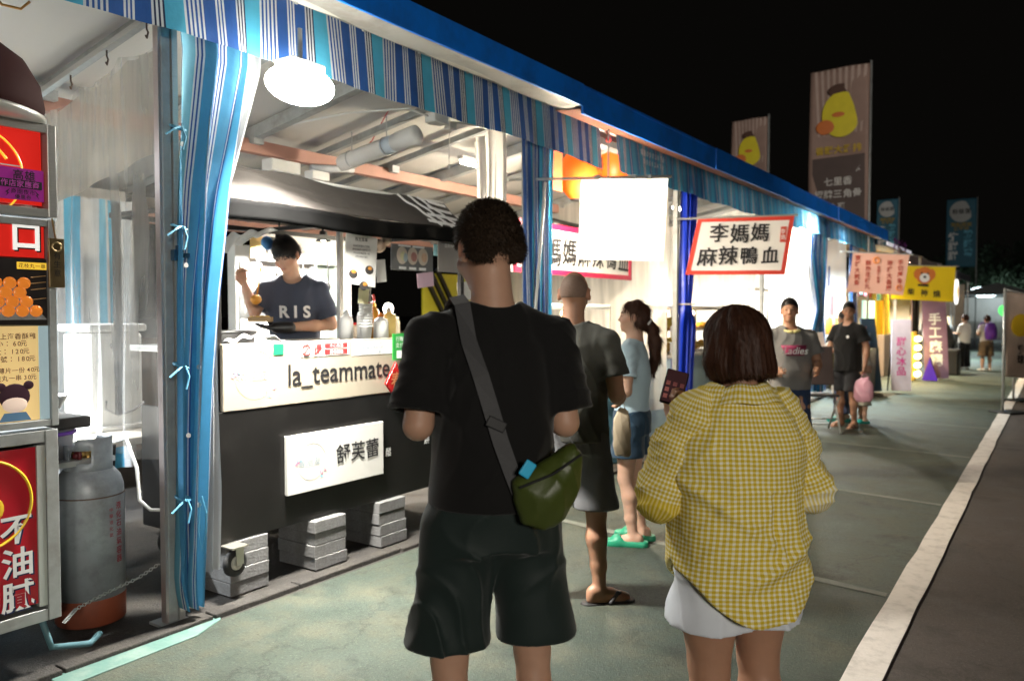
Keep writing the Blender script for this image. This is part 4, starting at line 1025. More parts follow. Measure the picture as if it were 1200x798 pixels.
b = MB(); b.span((XF - 0.03, 1.556, 0.30), (XF - 0.004, 1.588, 0.96)); b.build('edge_strip', mat('frosted edge strip', (0.55, 0.58, 0.56), 0.3, 0.3), k)
# dark red rounded cover on top
b = MB(); b.lathe([(0.37, 0.0), (0.385, 0.05), (0.37, 0.14), (0.32, 0.23), (0.24, 0.29), (0.12, 0.32), (0.0, 0.33)], (-3.60, 1.285, 2.27), 36); b.build('rounded_cover', mat('dark red canopy', (0.030, 0.003, 0.004), 0.8, var=0.25, spec=0.2), k, smooth=True)
b = MB(); b.lathe([(0.384, 0.0), (0.39, 0.02), (0.38, 0.025)], (-3.60, 1.285, 2.262), 36); b.build('rim', M_STEELB, k, smooth=True)
for y in (1.42, 0.85):
    b = MB(); b.torus((-3.62, y, 0.115), 0.085, 0.028, (0.15, 1, 0), 24); w = b.build('wheel', mat('worn rubber', (0.03, 0.028, 0.027), 0.8, var=0.3), k, smooth=True)
    b = MB(); b.cyl((-3.62, y - 0.02, 0.115), (-3.62, y + 0.02, 0.115), 0.06, n=20); b.build('rim', mat('worn wheel hub', (0.15, 0.15, 0.15), 0.5, 0.5), w, smooth=True)
    b = MB(); b.span((-3.66, y - 0.045, 0.17), (-3.58, y + 0.045, 0.233)); b.build('fork', M_BLACKM, k)
b = MB(); b.tube([(-3.45, 1.58, 0.24), (-3.45, 1.62, 0.10), (-3.45, 1.78, 0.06), (-3.5, 1.85, 0.07)], 0.014, 8); b.build('foot_pipe', mat('blue grey pipe', (0.08, 0.17, 0.2), 0.5), k, smooth=True)
# little gilded plaque on a cord
q = empty('hanging_plaque', (-3.37, 1.63, 1.70), 'small bronze coloured wooden plaque hung on the corner of the red kiosk', 'plaque')
b = MB(); b.box((-3.372, 1.632, 1.70), (0.014, 0.062, 0.20)); b.build('board', mat('gilded wood', (0.22, 0.16, 0.08), 0.35, 0.6, var=0.35, nscale=30), q, bev=0.003)
b = MB(); b.tube([(-3.372, 1.632, 1.80), (-3.375, 1.62, 1.88)], 0.004, 6); b.torus((-3.363, 1.632, 1.765), 0.018, 0.004, (1, 0, 0), 14); b.build('cord', mat('brass cord', (0.4, 0.3, 0.15), 0.4, 0.7), q)
words(q, [('有', 1.632, 1.73, 0.03), ('生', 1.632, 1.695, 0.03), ('意', 1.632, 1.66, 0.03)], M_INK, -3.365, bold=0.006)

# ------------------------------------------------------------------ gas cylinder
gcx, gcy, gr = -3.86, 2.00, 0.155
t = empty('gas_cylinder', (gcx, gcy, 0), 'tall grey gas cylinder with rusty orange base ring and red vertical writing', 'gas cylinder')
M_GAS = mat('scuffed grey cylinder paint', (0.36, 0.39, 0.42), 0.38, 0.1, var=0.12, nscale=5, dirt=(0.12, 0.11, 0.11), dirt_amt=0.75, dscale=4, bump=0.15, bscale=30)
b = MB(); b.lathe([(gr, 0.14), (gr, 0.62), (gr * 0.985, 0.665), (gr * 0.9, 0.71), (gr * 0.72, 0.745), (gr * 0.4, 0.765), (0.03, 0.77), (0.0, 0.772)], (gcx, gcy, 0), 40); b.build('body', M_GAS, t, smooth=True)
b = MB(); b.lathe([(gr * 0.96, 0.012), (gr * 1.0, 0.02), (gr * 1.005, 0.13), (gr * 0.97, 0.16), (gr * 0.93, 0.16)], (gcx, gcy, 0), 40); b.build('base_ring', mat('rusty orange ring', (0.26, 0.06, 0.025), 0.6, var=0.3, dirt=(0.09, 0.04, 0.03), dirt_amt=0.8), t, smooth=True)
b = MB(); b.torus((gcx, gcy, 0.625), gr + 0.0005, 0.0035, n=40); b.build('weld_seam', mat('rusty seam', (0.14, 0.09, 0.07), 0.7, var=0.4, nscale=40), t)
cr_ = gr * 0.66; N = 44; vs = []; fs = []
for i in range(N + 1):
    a = -1.5 + (2 * math.pi) * i / N
    lo_, hi_ = 0.735, 0.90 if math.cos(a - 0.6) > -0.1 else 0.868
    vs += [(gcx + cr_ * math.cos(a), gcy + cr_ * math.sin(a), lo_), (gcx + cr_ * math.cos(a), gcy + cr_ * math.sin(a), 0.785), (gcx + cr_ * math.cos(a), gcy + cr_ * math.sin(a), 0.845), (gcx + cr_ * math.cos(a), gcy + cr_ * math.sin(a), hi_)]
    if i:
        k4 = 4 * i
        for j in range(3):
            if j == 1 and (-1.35 < a < -0.35 or 1.4 < a < 2.6): continue
            fs.append((k4 - 4 + j, k4 + j, k4 + j + 1, k4 - 3 + j))
b = MB(); b.add(vs, fs); b.build('collar', M_GAS, t, smooth=True, thick=0.008)
b = MB(); b.cyl((gcx, gcy, 0.765), (gcx, gcy, 0.83), 0.018); b.cyl((gcx - 0.01, gcy - 0.07, 0.815), (gcx, gcy + 0.05, 0.815), 0.016); v = b.build('valve', mat('brass valve', (0.35, 0.22, 0.07), 0.4, 0.9), t, smooth=True)
b = MB(); b.torus((gcx, gcy - 0.055, 0.815), 0.03, 0.010, (0, 1, 0), 18); b.ball((gcx, gcy - 0.055, 0.815), 0.02, 10); b.build('valve_wheel', mat('dark red knob', (0.12, 0.01, 0.012), 0.4), v, smooth=True)
b = MB()
for i, ch in enumerate('液化石油氣容器'):
    a = 0.42; rr_ = gr + 0.0015
    text_geo(b, ch, (gcx + rr_ * math.cos(a), gcy + rr_ * math.sin(a), 0.575 - i * 0.043), 0.038, (-math.sin(a), math.cos(a), 0), UZ, bold=0.01)
    if i < 5: text_geo(b, '中華液化氣'[i], (gcx + rr_ * math.cos(a - 0.28), gcy + rr_ * math.sin(a - 0.28), 0.56 - i * 0.03), 0.022, (-math.sin(a - 0.28), math.cos(a - 0.28), 0), UZ, bold=0.004)
b.build('lettering', mat('faded red stencil', (0.35, 0.03, 0.05), 0.6), t)
b = MB(); b.tube([(gcx, gcy + 0.05, 0.815), (gcx + 0.0, gcy + 0.13, 0.84), (gcx - 0.1, gcy + 0.17, 0.6), (gcx - 0.25, gcy + 0.2, 0.35), (-4.4, 2.22, 0.3)], 0.008, 8); b.build('hose', M_BLACKP, t, smooth=True)
b = MB(); ch = [(-3.42, 1.66, 0.20), (-3.6, 1.80, 0.175), (-3.62, 1.95, 0.20), (-3.58, 2.08, 0.24), (-3.53, 2.165, 0.30)]
for i in range(len(ch) - 1):
    A, B = np.array(ch[i]), np.array(ch[i + 1]); n = int(np.linalg.norm(B - A) / 0.012)
    for j in range(n): b.torus(A + (B - A) * j / n, 0.008, 0.002, (1, 0, 0) if j % 2 else (0, 0, 1), 8)
tag(b.build('safety_chain', M_STEEL), 'thin steel chain sagging in front of the gas cylinder to the first post', 'chain')

# ------------------------------------------------------------------ behind the clear plastic
t = empty('work_table', (-4.9, 1.9, 0), 'pale work table behind the clear plastic sheet with a wooden front edge', 'table')
b = MB(); b.span((-5.5, 1.0, 0.76), (-4.25, 3.0, 0.80)); b.build('top', mat('pale laminate', (0.62, 0.56, 0.47), 0.4, var=0.08), t, bev=0.004)
b = MB(); b.span((-4.247, 1.0, 0.70), (-4.225, 2.24, 0.775)); b.build('edge', mat('ochre wood edge', (0.42, 0.27, 0.11), 0.5, var=0.2), t)
for x in (-5.4, -4.35):
    for y in (1.1, 2.18):
        b = MB(); b.span((x - 0.02, y - 0.02, 0.01), (x + 0.02, y + 0.02, 0.76)); b.build('leg', M_STEEL, t)
t = empty('drinks_machine', (-4.75, 2.55, 0.80), 'white boxy kitchen machine on the table behind the clear plastic sheet', 'machine')
b = MB(); b.span((-4.95, 2.42, 0.80), (-4.62, 2.74, 1.38)); b.build('body', M_WHITEP, t, bev=0.025)
b = MB(); b.span((-4.97, 2.40, 1.385), (-4.60, 2.76, 1.43)); b.build('lid', M_WHITEP, t, bev=0.015)
b = MB(); b.span((-4.98, 2.38, 0.802), (-4.58, 2.80, 0.83)); b.build('tray', M_WHITEP, t, bev=0.008)
b = MB(); b.lathe([(0.02, 0), (0.018, 0.008), (0.0, 0.01)], (-4.618, 2.55, 1.30), 14, (1, 0, 0)); b.build('dial', mat('grey dial', (0.2, 0.2, 0.22), 0.4), t, smooth=True)
b = MB(); b.tube([(-4.61, 2.50, 0.98), (-4.60, 2.49, 0.93), (-4.59, 2.56, 0.89), (-4.60, 2.66, 0.91), (-4.62, 2.74, 0.95)], 0.007, 6); b.build('power_cable', mat('grey cable', (0.3, 0.3, 0.3), 0.5), t, smooth=True)
t = empty('mixing_bowl', (-4.0, 1.84, 1.0), 'shiny steel bowl resting on a dark kitchen scale beside the kiosk', 'bowl')
b = MB(); b.lathe([(0.05, 0), (0.09, 0.03), (0.12, 0.08), (0.125, 0.10), (0.118, 0.098), (0.085, 0.035), (0.0, 0.01)], (-4.0, 1.84, 1.005), 30); b.build('shell', M_STEELB, t, smooth=True)
t = empty('kitchen_scale', (-4.0, 1.86, 0.80), 'dark flat kitchen scale with a bowl on it above the gas cylinder', 'scale')
b = MB(); b.span((-4.14, 1.66, 0.945), (-3.86, 2.02, 1.0)); b.build('platform', mat('dark brown plastic', (0.06, 0.05, 0.045), 0.45), t, bev=0.012)
b = MB(); b.lathe([(0.12, 0.0), (0.13, 0.14)], (-4.0, 1.86, 0.802), 24); b.build('stand', mat('violet rimmed tub', (0.55, 0.53, 0.56), 0.4), t, smooth=True)
b = MB(); b.torus((-4.0, 1.86, 0.925), 0.133, 0.010, n=24); b.build('rim', mat('violet plastic rim', (0.25, 0.07, 0.6), 0.4), t, smooth=True)
t = empty('side_shelf', (-4.0, 1.9, 0), 'low steel shelf behind the gas cylinder carrying the scale', 'shelf')
b = MB(); b.span((-4.22, 1.0, 0.775), (-3.80, 2.10, 0.80)); b.build('board', M_STEELB, t)
for x, y in ((-4.19, 1.03), (-3.83, 1.03), (-4.19, 2.07)):
    b = MB(); b.span((x - 0.012, y - 0.012, 0.01), (x + 0.012, y + 0.012, 0.775)); b.build('leg', M_STEEL, t)
b = MB(); b.tube([(-4.05, 2.20, 0.82), (-3.9, 2.215, 0.86), (-3.8, 2.21, 0.72), (-3.78, 2.21, 0.56), (-3.70, 2.22, 0.52), (-3.60, 2.24, 0.53)], 0.009, 8)
tag(b.build('white_hose', M_WHITEP, smooth=True), 'thin white hose drooping from the table beside the gas cylinder', 'hose')

# ------------------------------------------------------------------ dessert cart on granite blocks
CX = -3.55; CB = -4.25
c = empty('dessert_cart', (-3.9, 3.5, 0), 'black dessert cart raised on granite blocks with a grey striped cloth hood', 'food cart')
b = MB(); b.span((CX - 0.02, 2.50, 0.30), (CX, 4.62, 0.982)); b.span((CB, 2.502, 0.302), (CX - 0.022, 2.522, 0.98)); b.span((CB, 4.60, 0.302), (CX - 0.022, 4.62, 0.98)); b.span((CB, 2.525, 0.302), (CX - 0.022, 4.598, 0.33)); b.build('body', M_BLACKM, c, bev=0.004)
b = MB(); b.span((CB - 0.05, 2.47, 1.285), (CX - 0.03, 4.62, 1.318)); b.build('counter', M_STEELB, c, bev=0.004)
sg = MB(); sg.span((CX - 0.022, 2.535, 0.985), (CX + 0.004, 4.02, 1.335)); sg = sg.build('sign_board', M_CREAM, c, bev=0.003)
b = MB(); b.span((CX - 0.022, 4.03, 0.985), (CX + 0.002, 4.62, 1.30)); b.build('end_board', M_BLACKM, c, bev=0.003)
words(sg, [('la_teammate', 3.365, 1.15, 0.170)], M_INK, CX + 0.004, bold=0.012, width=0.82)
M_FAINT = mat('faint grey print', (0.50, 0.44, 0.36), 0.6)
def emblem(par, x, y, z, r_, cs):
    b = MB(); b.torus((x + 0.0002, y, z), r_, 0.0009, (1, 0, 0), 48); b.build('emblem_ring', M_FAINT, par)
    b = MB(); text_geo(b, cs, (x, y - r_ * 0.15, z), r_ * 0.52, RX, UZ, lift=0.0015); b.build('emblem_lettering', mat('pale blue print', (0.36, 0.44, 0.48), 0.5), par)
    for nm, cl, pts in (('petal_print', (0.62, 0.26, 0.38), ((-1.0, 0.0, 0.5), (-1.02, -0.1, 2.4), (0.66, -0.86, 0.9), (0.86, -0.66, 0.3))), ('petal_print', (0.25, 0.5, 0.62), ((-1.05, 0.06, 1.2), (-0.9, 0.08, 0.2), (0.78, -0.98, 2.6))), ('petal_print', (0.42, 0.32, 0.5), ((-0.98, -0.05, 1.9), (0.58, -0.78, 1.5)))):
        b = MB()
        for (a, e, an) in pts:
            d1 = np.array([0, math.cos(an), math.sin(an)]); d2 = np.array([0, -math.sin(an), math.cos(an)]); p0 = np.array([x + 0.0015, y + a * r_, z + e * r_]); w = r_ * 0.065; Lq = r_ * 0.22
            b.add([p0, p0 + d1 * Lq * 0.5 + d2 * w, p0 + d1 * Lq, p0 + d1 * Lq * 0.5 - d2 * w], [(0, 3, 2, 1)])
        b.build(nm, mat('print %d' % int(cl[0] * 100), cl, 0.5), par)
emblem(sg, CX + 0.004, 2.735, 1.165, 0.13, '等陪友')
b = MB(); text_geo(b, '煮', (CX + 0.004, 3.33, 1.288), 0.0001, RX, UZ)
wl = MB(); wl.span((CX + 0.0045, 3.045, 1.245), (CX + 0.0060, 3.42, 1.325)); wl = wl.build('warning_label', M_PAPER, sg)
b = MB(); b.torus((CX + 0.0075, 3.085, 1.285), 0.030, 0.003, (1, 0, 0), 24); b.tube([(CX + 0.0075, 3.065, 1.265), (CX + 0.0075, 3.105, 1.305)], 0.003, 5); text_geo(b, '燙', (CX + 0.006, 3.172, 1.285), 0.068, RX, UZ, bold=0.02); b.build('lettering', M_REDINK, wl)
b = MB(); b.span((CX + 0.0062, 3.225, 1.290), (CX + 0.0072, 3.405, 1.318)); b.span((CX + 0.0062, 3.225, 1.252), (CX + 0.0072, 3.405, 1.282)); b.build('red_block', M_REDINK, wl)
b = MB(); text_geo(b, '小心高溫', (CX + 0.007, 3.315, 1.304), 0.026, RX, UZ, bold=0.004); text_geo(b, '請勿觸碰', (CX + 0.007, 3.315, 1.267), 0.026, RX, UZ, bold=0.004); b.build('lettering', M_WHITEINK, wl)
gt = MB(); gt.span((CX + 0.0045, 2.855, 1.265), (CX + 0.0065, 2.925, 1.325)); gt.build('green_sticker', mat('green sticker', (0.01, 0.26, 0.10), 0.5), sg)
nt_ = MB(); nt_.span((CX + 0.0045, 3.44, 1.235), (CX + 0.0055, 3.80, 1.325)); nt_ = nt_.build('notice', M_PAPER, sg)
words(nt_, [('現點現做請稍候片刻', 3.61, 1.283, 0.022), ('製作時間約十分鐘', 3.60, 1.252, 0.022)], mat('blue grey ink', (0.12, 0.2, 0.3), 0.6), CX + 0.0055)
b = MB(); text_geo(b, 'Souffle pancake', (CX + 0.0055, 3.64, 1.309), 0.022, RX, UZ, shear=0.3); b.build('lettering', M_GREYINK, nt_)
s2 = MB(); s2.span((CX + 0.002, 2.925, 0.475), (CX + 0.028, 3.69, 0.808)); s2 = s2.build('small_sign', M_WHITEB, c, bev=0.003)
emblem(s2, CX + 0.028, 3.10, 0.645, 0.105, '等陪友')
b = MB()
for i, ch in enumerate('舒芙蕾'): text_geo(b, ch, (CX + 0.028, 3.345 + i * 0.122, 0.655), 0.118, RX, UZ, bold=0.012, jit=0.05, seed=i)
b.build('lettering', M_INK, s2)
b = MB()
for i, ch in enumerate('舒芙蕾鬆餅'): text_geo(b, ch, (CX + 0.001, 4.05 - (0.0 if i != 1 else 0.05), 0.95 - i * 0.0 if i < 0 else 0.93 - i * 0.055), 0.05, RX, UZ, bold=0.01, jit=0.1, seed=i)
text_geo(b, '鬆', (CX, 3.76, 0.60), 0.06, RX, UZ, bold=0.015); text_geo(b, '餅', (CX, 4.14, 0.63), 0.06, RX, UZ, bold=0.015)
b.build('side_lettering', M_WHITEINK, c)
for y in (2.535, 3.97, 4.58):
    b = MB(); x = CX - 0.045 if y != 3.97 else CB + 0.05
    b.span((x - 0.018, y - 0.018, 1.318 if y > 3 else 0.30), (x + 0.018, y + 0.018, 2.09)); b.build('post', M_BLACKM if y != 3.97 else M_STEELB, c, bev=0.003)
for y in (2.535, 4.58):
    b = MB(); b.span((CB - 0.30, y - 0.018, 0.90), (CB - 0.264, y + 0.018, 2.14)); b.build('post', M_BLACKM, c, bev=0.003)
b = MB()
for x in (CX - 0.045, CB - 0.28): b.span((x - 0.015, 2.50, 2.045), (x + 0.015, 4.62, 2.075))
for y in (2.52, 3.55, 4.6): b.span((CB - 0.26, y - 0.012, 2.048), (CX - 0.062, y + 0.012, 2.073))
b.build('hood_frame', M_BLACKM, c)
# cloth hood: slopes up from the front edge, white crossing tape at the right end
HX0, HZ0, HX1, HZ1 = CX + 0.03, 2.085, CX - 0.20, 2.30
def hood(a, cc):
    y = 2.53 + 2.04 * a + 0.10 * cc * (1 - a)
    sag = (1 - a ** 4) * 0.012 * math.sin(a * 3 * math.pi) * math.sin(cc * math.pi) + (1 - a ** 3) * 0.008 * math.sin(a * 19 + cc * 9 + 2 * math.sin(a * 7)) * math.sin(cc * math.pi) + (1 - a ** 3) * 0.006 * math.sin(cc * 26 + a * 13) * math.sin(cc * math.pi)
    if cc < 0.68:
        q_ = cc / 0.68; return (HX0 + (HX1 - HX0) * q_ + sag, y, HZ0 + (HZ1 - HZ0) * q_ + sag)
    q_ = (cc - 0.68) / 0.32; return (HX1 + (CB - 0.32 - HX1) * q_, y, HZ1 - 0.10 * q_ + sag)
b = MB(); b.sheet(hood, 90, 24); M_HOOD = mat('charcoal hood cloth', (0.060, 0.054, 0.050), 0.9, var=0.25, nscale=4, bump=0.6, bscale=14, spec=0.1)
b.build('hood_cloth', M_HOOD, c, smooth=True, thick=0.004)
b = MB(); b.sheet(lambda a, cc: (HX0 + 0.004 + 0.006 * math.sin(a * 50), 2.53 + 2.04 * a, HZ0 - 0.002 - 0.105 * cc + 0.01 * math.sin(a * 9)), 80, 4); b.build('hood_flap', mat('black hood flap', (0.005, 0.005, 0.005), 0.95, spec=0.05), c, smooth=True, thick=0.004)
b = MB(); b.tube([hood(0, 0.68), hood(0.5, 0.68), hood(1, 0.68)], 0.012, 8); b.build('hood_piping', mat('white piping', (0.7, 0.69, 0.66), 0.6), c)
b = MB()
def strip(a0, c0, a1, c1_, w=0.015):
    n = 12; L_ = []
    for i in range(n + 1):
        q_ = i / n; p = np.array(hood(a0 + (a1 - a0) * q_, c0 + (c1_ - c0) * q_)) + np.array((0.006, 0, 0.006)); L_.append(p)
    vs = []; fs = []
    for i, p in enumerate(L_):
        d = L_[min(i + 1, n)] - L_[max(i - 1, 0)]; d /= np.linalg.norm(d); s_ = np.cross(d, np.array([0.7, 0, 0.7])); s_ /= np.linalg.norm(s_)
        vs += [p - s_ * w, p + s_ * w]
        if i: fs.append((2 * i - 2, 2 * i - 1, 2 * i + 1, 2 * i))
    b.add(vs, fs)
for i in range(3): strip(0.74 + i * 0.05, 0.66, 0.86 + i * 0.055, 0.02)
for i in range(4): strip(0.80 + i * 0.03, 0.10 + i * 0.17, 0.985, 0.02 + i * 0.17 + 0.04)
b.build('white_tape', M_WHITEINK, c, thick=0.002)
# casters
for x, y in ((CX + 0.035, 2.555), (CX - 0.05, 4.5), (CB + 0.08, 2.60)):
    b = MB(); b.torus((x + 0.02, y, 0.205), 0.052, 0.022, (1, 0.1, 0), 24); w = b.build('caster', mat('caster rubber', (0.02, 0.02, 0.02), 0.7), c, smooth=True)
    b = MB(); b.lathe([(0.0, -0.018), (0.036, -0.018), (0.038, 0.0), (0.036, 0.02), (0.022, 0.024), (0.018, 0.016), (0.0, 0.016)], (x + 0.02, y, 0.205), 20, (1, 0.1, 0)); b.build('hub', mat('cream hub', (0.5, 0.48, 0.42), 0.4), w, smooth=True)
    b = MB(); b.box((x + 0.02, y, 0.292), (0.10, 0.10, 0.008)).box((x + 0.056, y + 0.005, 0.245), (0.005, 0.045, 0.09)).box((x - 0.016, y - 0.003, 0.245), (0.005, 0.045, 0.09)); b.build('fork', mat('zinc fork', (0.5, 0.48, 0.42), 0.35, 0.8), w)
# granite blocks
bl_c = ['first', 'second', 'third']
pn = ['left pile under the dessert cart by the caster', 'middle pile below the small white cart sign', 'right pile under the dessert cart by the black shorts']
lay = ['bottom granite block', 'second granite block', 'third granite block', 'topmost granite block']
br = random.Random(11)
for pi, (y0, x0) in enumerate(((2.555, -3.535), (3.10, -3.50), (3.64, -3.51))):
    for li in range(4):
        b = MB(); z0 = 0.012 + li * 0.0715
        o_ = (br.uniform(-0.005, 0.005), br.uniform(-0.005, 0.005))
        b.span((x0 - 0.32 + o_[0], y0 + o_[1], z0), (x0 + o_[0], y0 + 0.245 + o_[1], z0 + 0.0695))
        tag(b.build('granite_block', M_GRANITE, bev=0.004), '%s in the %s' % (lay[li], pn[pi]), 'stone block', 'granite blocks stacked under the cart')
# vendor's deck
t = empty('wooden_pallet', (-4.75, 3.8, 0), 'low wooden pallet the vendor stands on behind the dessert cart', 'pallet')
b = MB()
for i in range(6): b.span((-5.0 + i * 0.115, 3.2, 0.255), (-4.91 + i * 0.115, 4.5, 0.28))
b.build('boards', M_WOOD, t)
b = MB()
for y in (3.25, 3.85, 4.4): b.span((-5.0, y, 0.008), (-4.36, y + 0.08, 0.253))
b.build('bearers', M_WOOD, t)

# things hanging on the cart and standing on the counter
def board_at(name, label, cat, pa, pb, x, mtl, tilt=0.0, th=0.004, group=None):
    """thin board between two photo corners in the plane x; returns (empty, centre, w, h)"""
    A, B = atx(*pa, x), atx(*pb, x); y0, y1 = A[1], B[1]; z1, z0 = A[2], B[2]
    t = empty(name, (x, (y0 + y1) / 2, z0), label, cat, group)
    b = MB(); b.box((x, (y0 + y1) / 2, (z0 + z1) / 2), (th, abs(y1 - y0), abs(z1 - z0)), np.array(Matrix.Rotation(tilt, 3, 'X')))
    b.build('sheet', mtl, t); return t, np.array([x + th / 2, (y0 + y1) / 2, (z0 + z1) / 2]), abs(y1 - y0), abs(z1 - z0)
XB = CX - 0.05
t, cc, w, h = board_at('menu_poster', 'white menu poster with three waffle photos hung from the cart hood', 'poster', (404, 273), (441, 335), XB + 0.02, M_PAPER, tilt=-0.08)
words(t, [('限定菜單', cc[1], cc[2] + h * 0.40, 0.026)], M_INK, cc[0] + 0.002, bold=0.01)
words(t, [('鬆軟舒芙蕾手工現做', cc[1], cc[2] + h * 0.27, 0.015), ('原味蜂蜜奶油鮮果可可', cc[1], cc[2] + h * 0.20, 0.015), ('每份皆附楓糖漿一份', cc[1], cc[2] + h * 0.13, 0.015), ('內用外帶皆可預訂', cc[1], cc[2] + h * 0.06, 0.013)], M_INK, cc[0] + 0.002, bold=0.003)
b = MB()
for dy, dz in ((-0.07, -0.09), (0.02, -0.16), (0.07, -0.06)): b.ball((cc[0] + 0.001, cc[1] + dy, cc[2] + dz), (0.002, 0.038, 0.028), 14)
b.build('photo', mat('dark waffle print', (0.05, 0.045, 0.045), 0.5, var=0.5, nscale=40), t)
b = MB()
for dy, dz in ((-0.065, -0.075), (0.03, -0.15), (0.075, -0.05)): b.ball((cc[0] + 0.003, cc[1] + dy, cc[2] + dz), (0.002, 0.02, 0.012), 10)
b.build('photo', mat('orange topping print', (0.65, 0.28, 0.05), 0.5), t)
t, cc, w, h = board_at('flavour_board', 'grey board with three round dessert photos hung from the cart hood', 'menu board', (458, 285), (507, 319), XB + 0.02, mat('grey print', (0.15, 0.155, 0.16), 0.5, var=0.1))
for dy, cl in ((-0.105, (0.6, 0.58, 0.36)), (0.0, (0.42, 0.2, 0.18)), (0.105, (0.62, 0.42, 0.3))):
    b = MB(); b.ball((cc[0] + 0.001, cc[1] + dy, cc[2] + 0.012), (0.002, 0.052, 0.058), 20); o = b.build('photo', mat('plate print %d' % int(cl[1] * 100), (0.6, 0.52, 0.44), 0.5, var=0.2, nscale=20), t)
    b = MB(); b.ball((cc[0] + 0.003, cc[1] + dy + 0.01, cc[2] + 0.008), (0.002, 0.03, 0.032), 16); b.build('topping_print', mat('topping %d' % int(cl[1] * 100), cl, 0.5, var=0.3, nscale=60), o)
b = MB(); b.ball((cc[0] + 0.0045, cc[1] - 0.075, cc[2] + 0.0), (0.001, 0.022, 0.03), 14); b.build('photo', mat('pale blue print', (0.2, 0.42, 0.6), 0.5), t)
b = MB()
for dy in (-0.1, 0.0, 0.1): b.span((cc[0], cc[1] + dy - 0.035, cc[2] - h * 0.46), (cc[0] + 0.001, cc[1] + dy + 0.035, cc[2] - h * 0.36))
for dy in (-0.08, 0.06): b.span((cc[0], cc[1] + dy - 0.06, cc[2] + h * 0.41), (cc[0] + 0.001, cc[1] + dy + 0.06, cc[2] + h * 0.48))
b.build('caption', M_WHITEINK, t)
t, cc, w, h = board_at('hanging_board', 'dull grey board hung at the right end of the cart beside the tall man', 'menu board', (513, 283), (553, 321), XB + 0.02, mat('silver grey board', (0.30, 0.29, 0.28), 0.4, var=0.1))
words(t, [('菜單MENU', cc[1] - 0.06, cc[2] + h * 0.38, 0.03)], M_WHITEINK, cc[0] + 0.002)
t, cc, w, h = board_at('pink_note', 'small pink paper note taped below the flavour board', 'note', (489, 319), (508, 337), XB + 0.015, mat('pink paper', (0.72, 0.5, 0.62), 0.8), tilt=0.12)
t, cc, w, h = board_at('white_note', 'white folded paper note hanging beside the menu poster', 'note', (441, 304), (452, 331), XB - 0.02, M_PAPER, tilt=0.1)
b = MB(); pp = atx(445, 290, XB - 0.05)
for i in range(5): b.ball(pp + np.array((0, br.uniform(-0.06, 0.06), br.uniform(-0.04, 0.05))), br.uniform(0.02, 0.04), 10)
tag(b.build('plush_charm', mat('brown white plush', (0.45, 0.34, 0.26), 0.9, var=0.5, nscale=20), smooth=True), 'small brown and white plush charm hung between the menu boards', 'plush toy')
b = MB(); pp = atx(545, 325, -4.6); b.sheet(lambda a, q_: (-4.6, pp[1] + 0.3 * a, pp[2] + 0.10 - 0.4 * q_), 4, 4)
# table lamps of the cart
def clip_lamp(label, px, x, powr, cl=(1, 0.96, 0.9), tiltd=(0, 0, -1)):
    p = atx(*px, x); t = empty('work_lamp', p, label, 'lamp', 'small black lamps inside the cart hood')
    b = MB(); b.lathe([(0.022, 0.075), (0.028, 0.07), (0.034, 0.03), (0.06, -0.005), (0.057, -0.005), (0.03, 0.03), (0.0, 0.04)], p, 20); b.build('shade', M_BLACKM, t, smooth=True)
    b = MB(); b.tube([p + np.array((0, 0, 0.07)), p + np.array((0.0, 0, 0.16)), p + np.array((-0.02, 0, 2.045 - p[2]))], 0.007, 6); b.build('arm', M_BLACKM, t)
    b = MB(); b.ball(p + np.array((0, 0, 0.012)), 0.022, 12); b.build('bulb', glow('warm bulb', (1, 0.93, 0.8), 30), t, smooth=True)
    area('cart_lamp', p + np.array((0, 0, -0.012)), powr, 0.08, tiltd, cl, spread=160)
clip_lamp('small black work lamp shining beside the vendor under the hood', (379, 282), -4.72, 60)
clip_lamp('small black work lamp at the left end of the cart hood', (328, 283), -4.78, 50, (1, 0.97, 0.92))
# counter goods
def bottle(x, y, z0, h, r_, mtl, capm, label, name='squeeze_bottle'):
    t = empty(name, (x, y, z0), label, 'bottle', 'bottles on the cart counter')
    b = MB(); b.lathe([(r_, 0), (r_, h * 0.62), (r_ * 0.85, h * 0.74), (r_ * 0.4, h * 0.82), (r_ * 0.38, h * 0.86)], (x, y, z0), 18); b.build('body', mtl, t, smooth=True)
    b = MB(); b.lathe([(r_ * 0.42, h * 0.84), (r_ * 0.42, h * 0.90), (r_ * 0.12, h), (0, h)], (x, y, z0), 14); b.build('cap', capm, t, smooth=True)
CTZ = 1.319
bottle(-3.80, 3.80, CTZ, 0.24, 0.045, M_WHITEP, M_WHITEP, 'white squeeze bottle on the left of the group on the cart counter')
bottle(-3.84, 3.93, CTZ, 0.26, 0.045, mat('amber syrup', (0.7, 0.33, 0.04), 0.2, trans=0.3), M_YELLOW, 'amber syrup bottle in the middle of the cart counter')
bottle(-3.78, 4.02, CTZ, 0.22, 0.05, mat('pale yellow plastic', (0.8, 0.6, 0.2), 0.35), M_WHITEP, 'yellow squeeze bottle beside the glowing bulb on the cart counter')
bottle(-3.72, 3.88, CTZ, 0.18, 0.05, M_WHITEP, M_ORANGE, 'white bottle with orange cap at the front of the cart counter')
bottle(-3.9, 3.74, CTZ, 0.20, 0.045, M_WHITEP, M_WHITEP, 'white bottle half behind the others on the cart counter')
t = empty('paper_cup_stack', (-3.70, 3.72, CTZ), 'tall stack of white paper cups on the cart counter', 'cups')
b = MB()
for i in range(9): b.lathe([(0.030, 0), (0.042, 0.085), (0.045, 0.087), (0.045, 0.092), (0.04, 0.09)], (-3.70, 3.72, CTZ + 0.002 + i * 0.018), 18)
b.build('cups', M_WHITEP, t, smooth=True)
t = empty('counter_lamp', (-3.86, 3.88, CTZ), 'bare glowing bulb standing among the bottles on the cart counter', 'lamp')
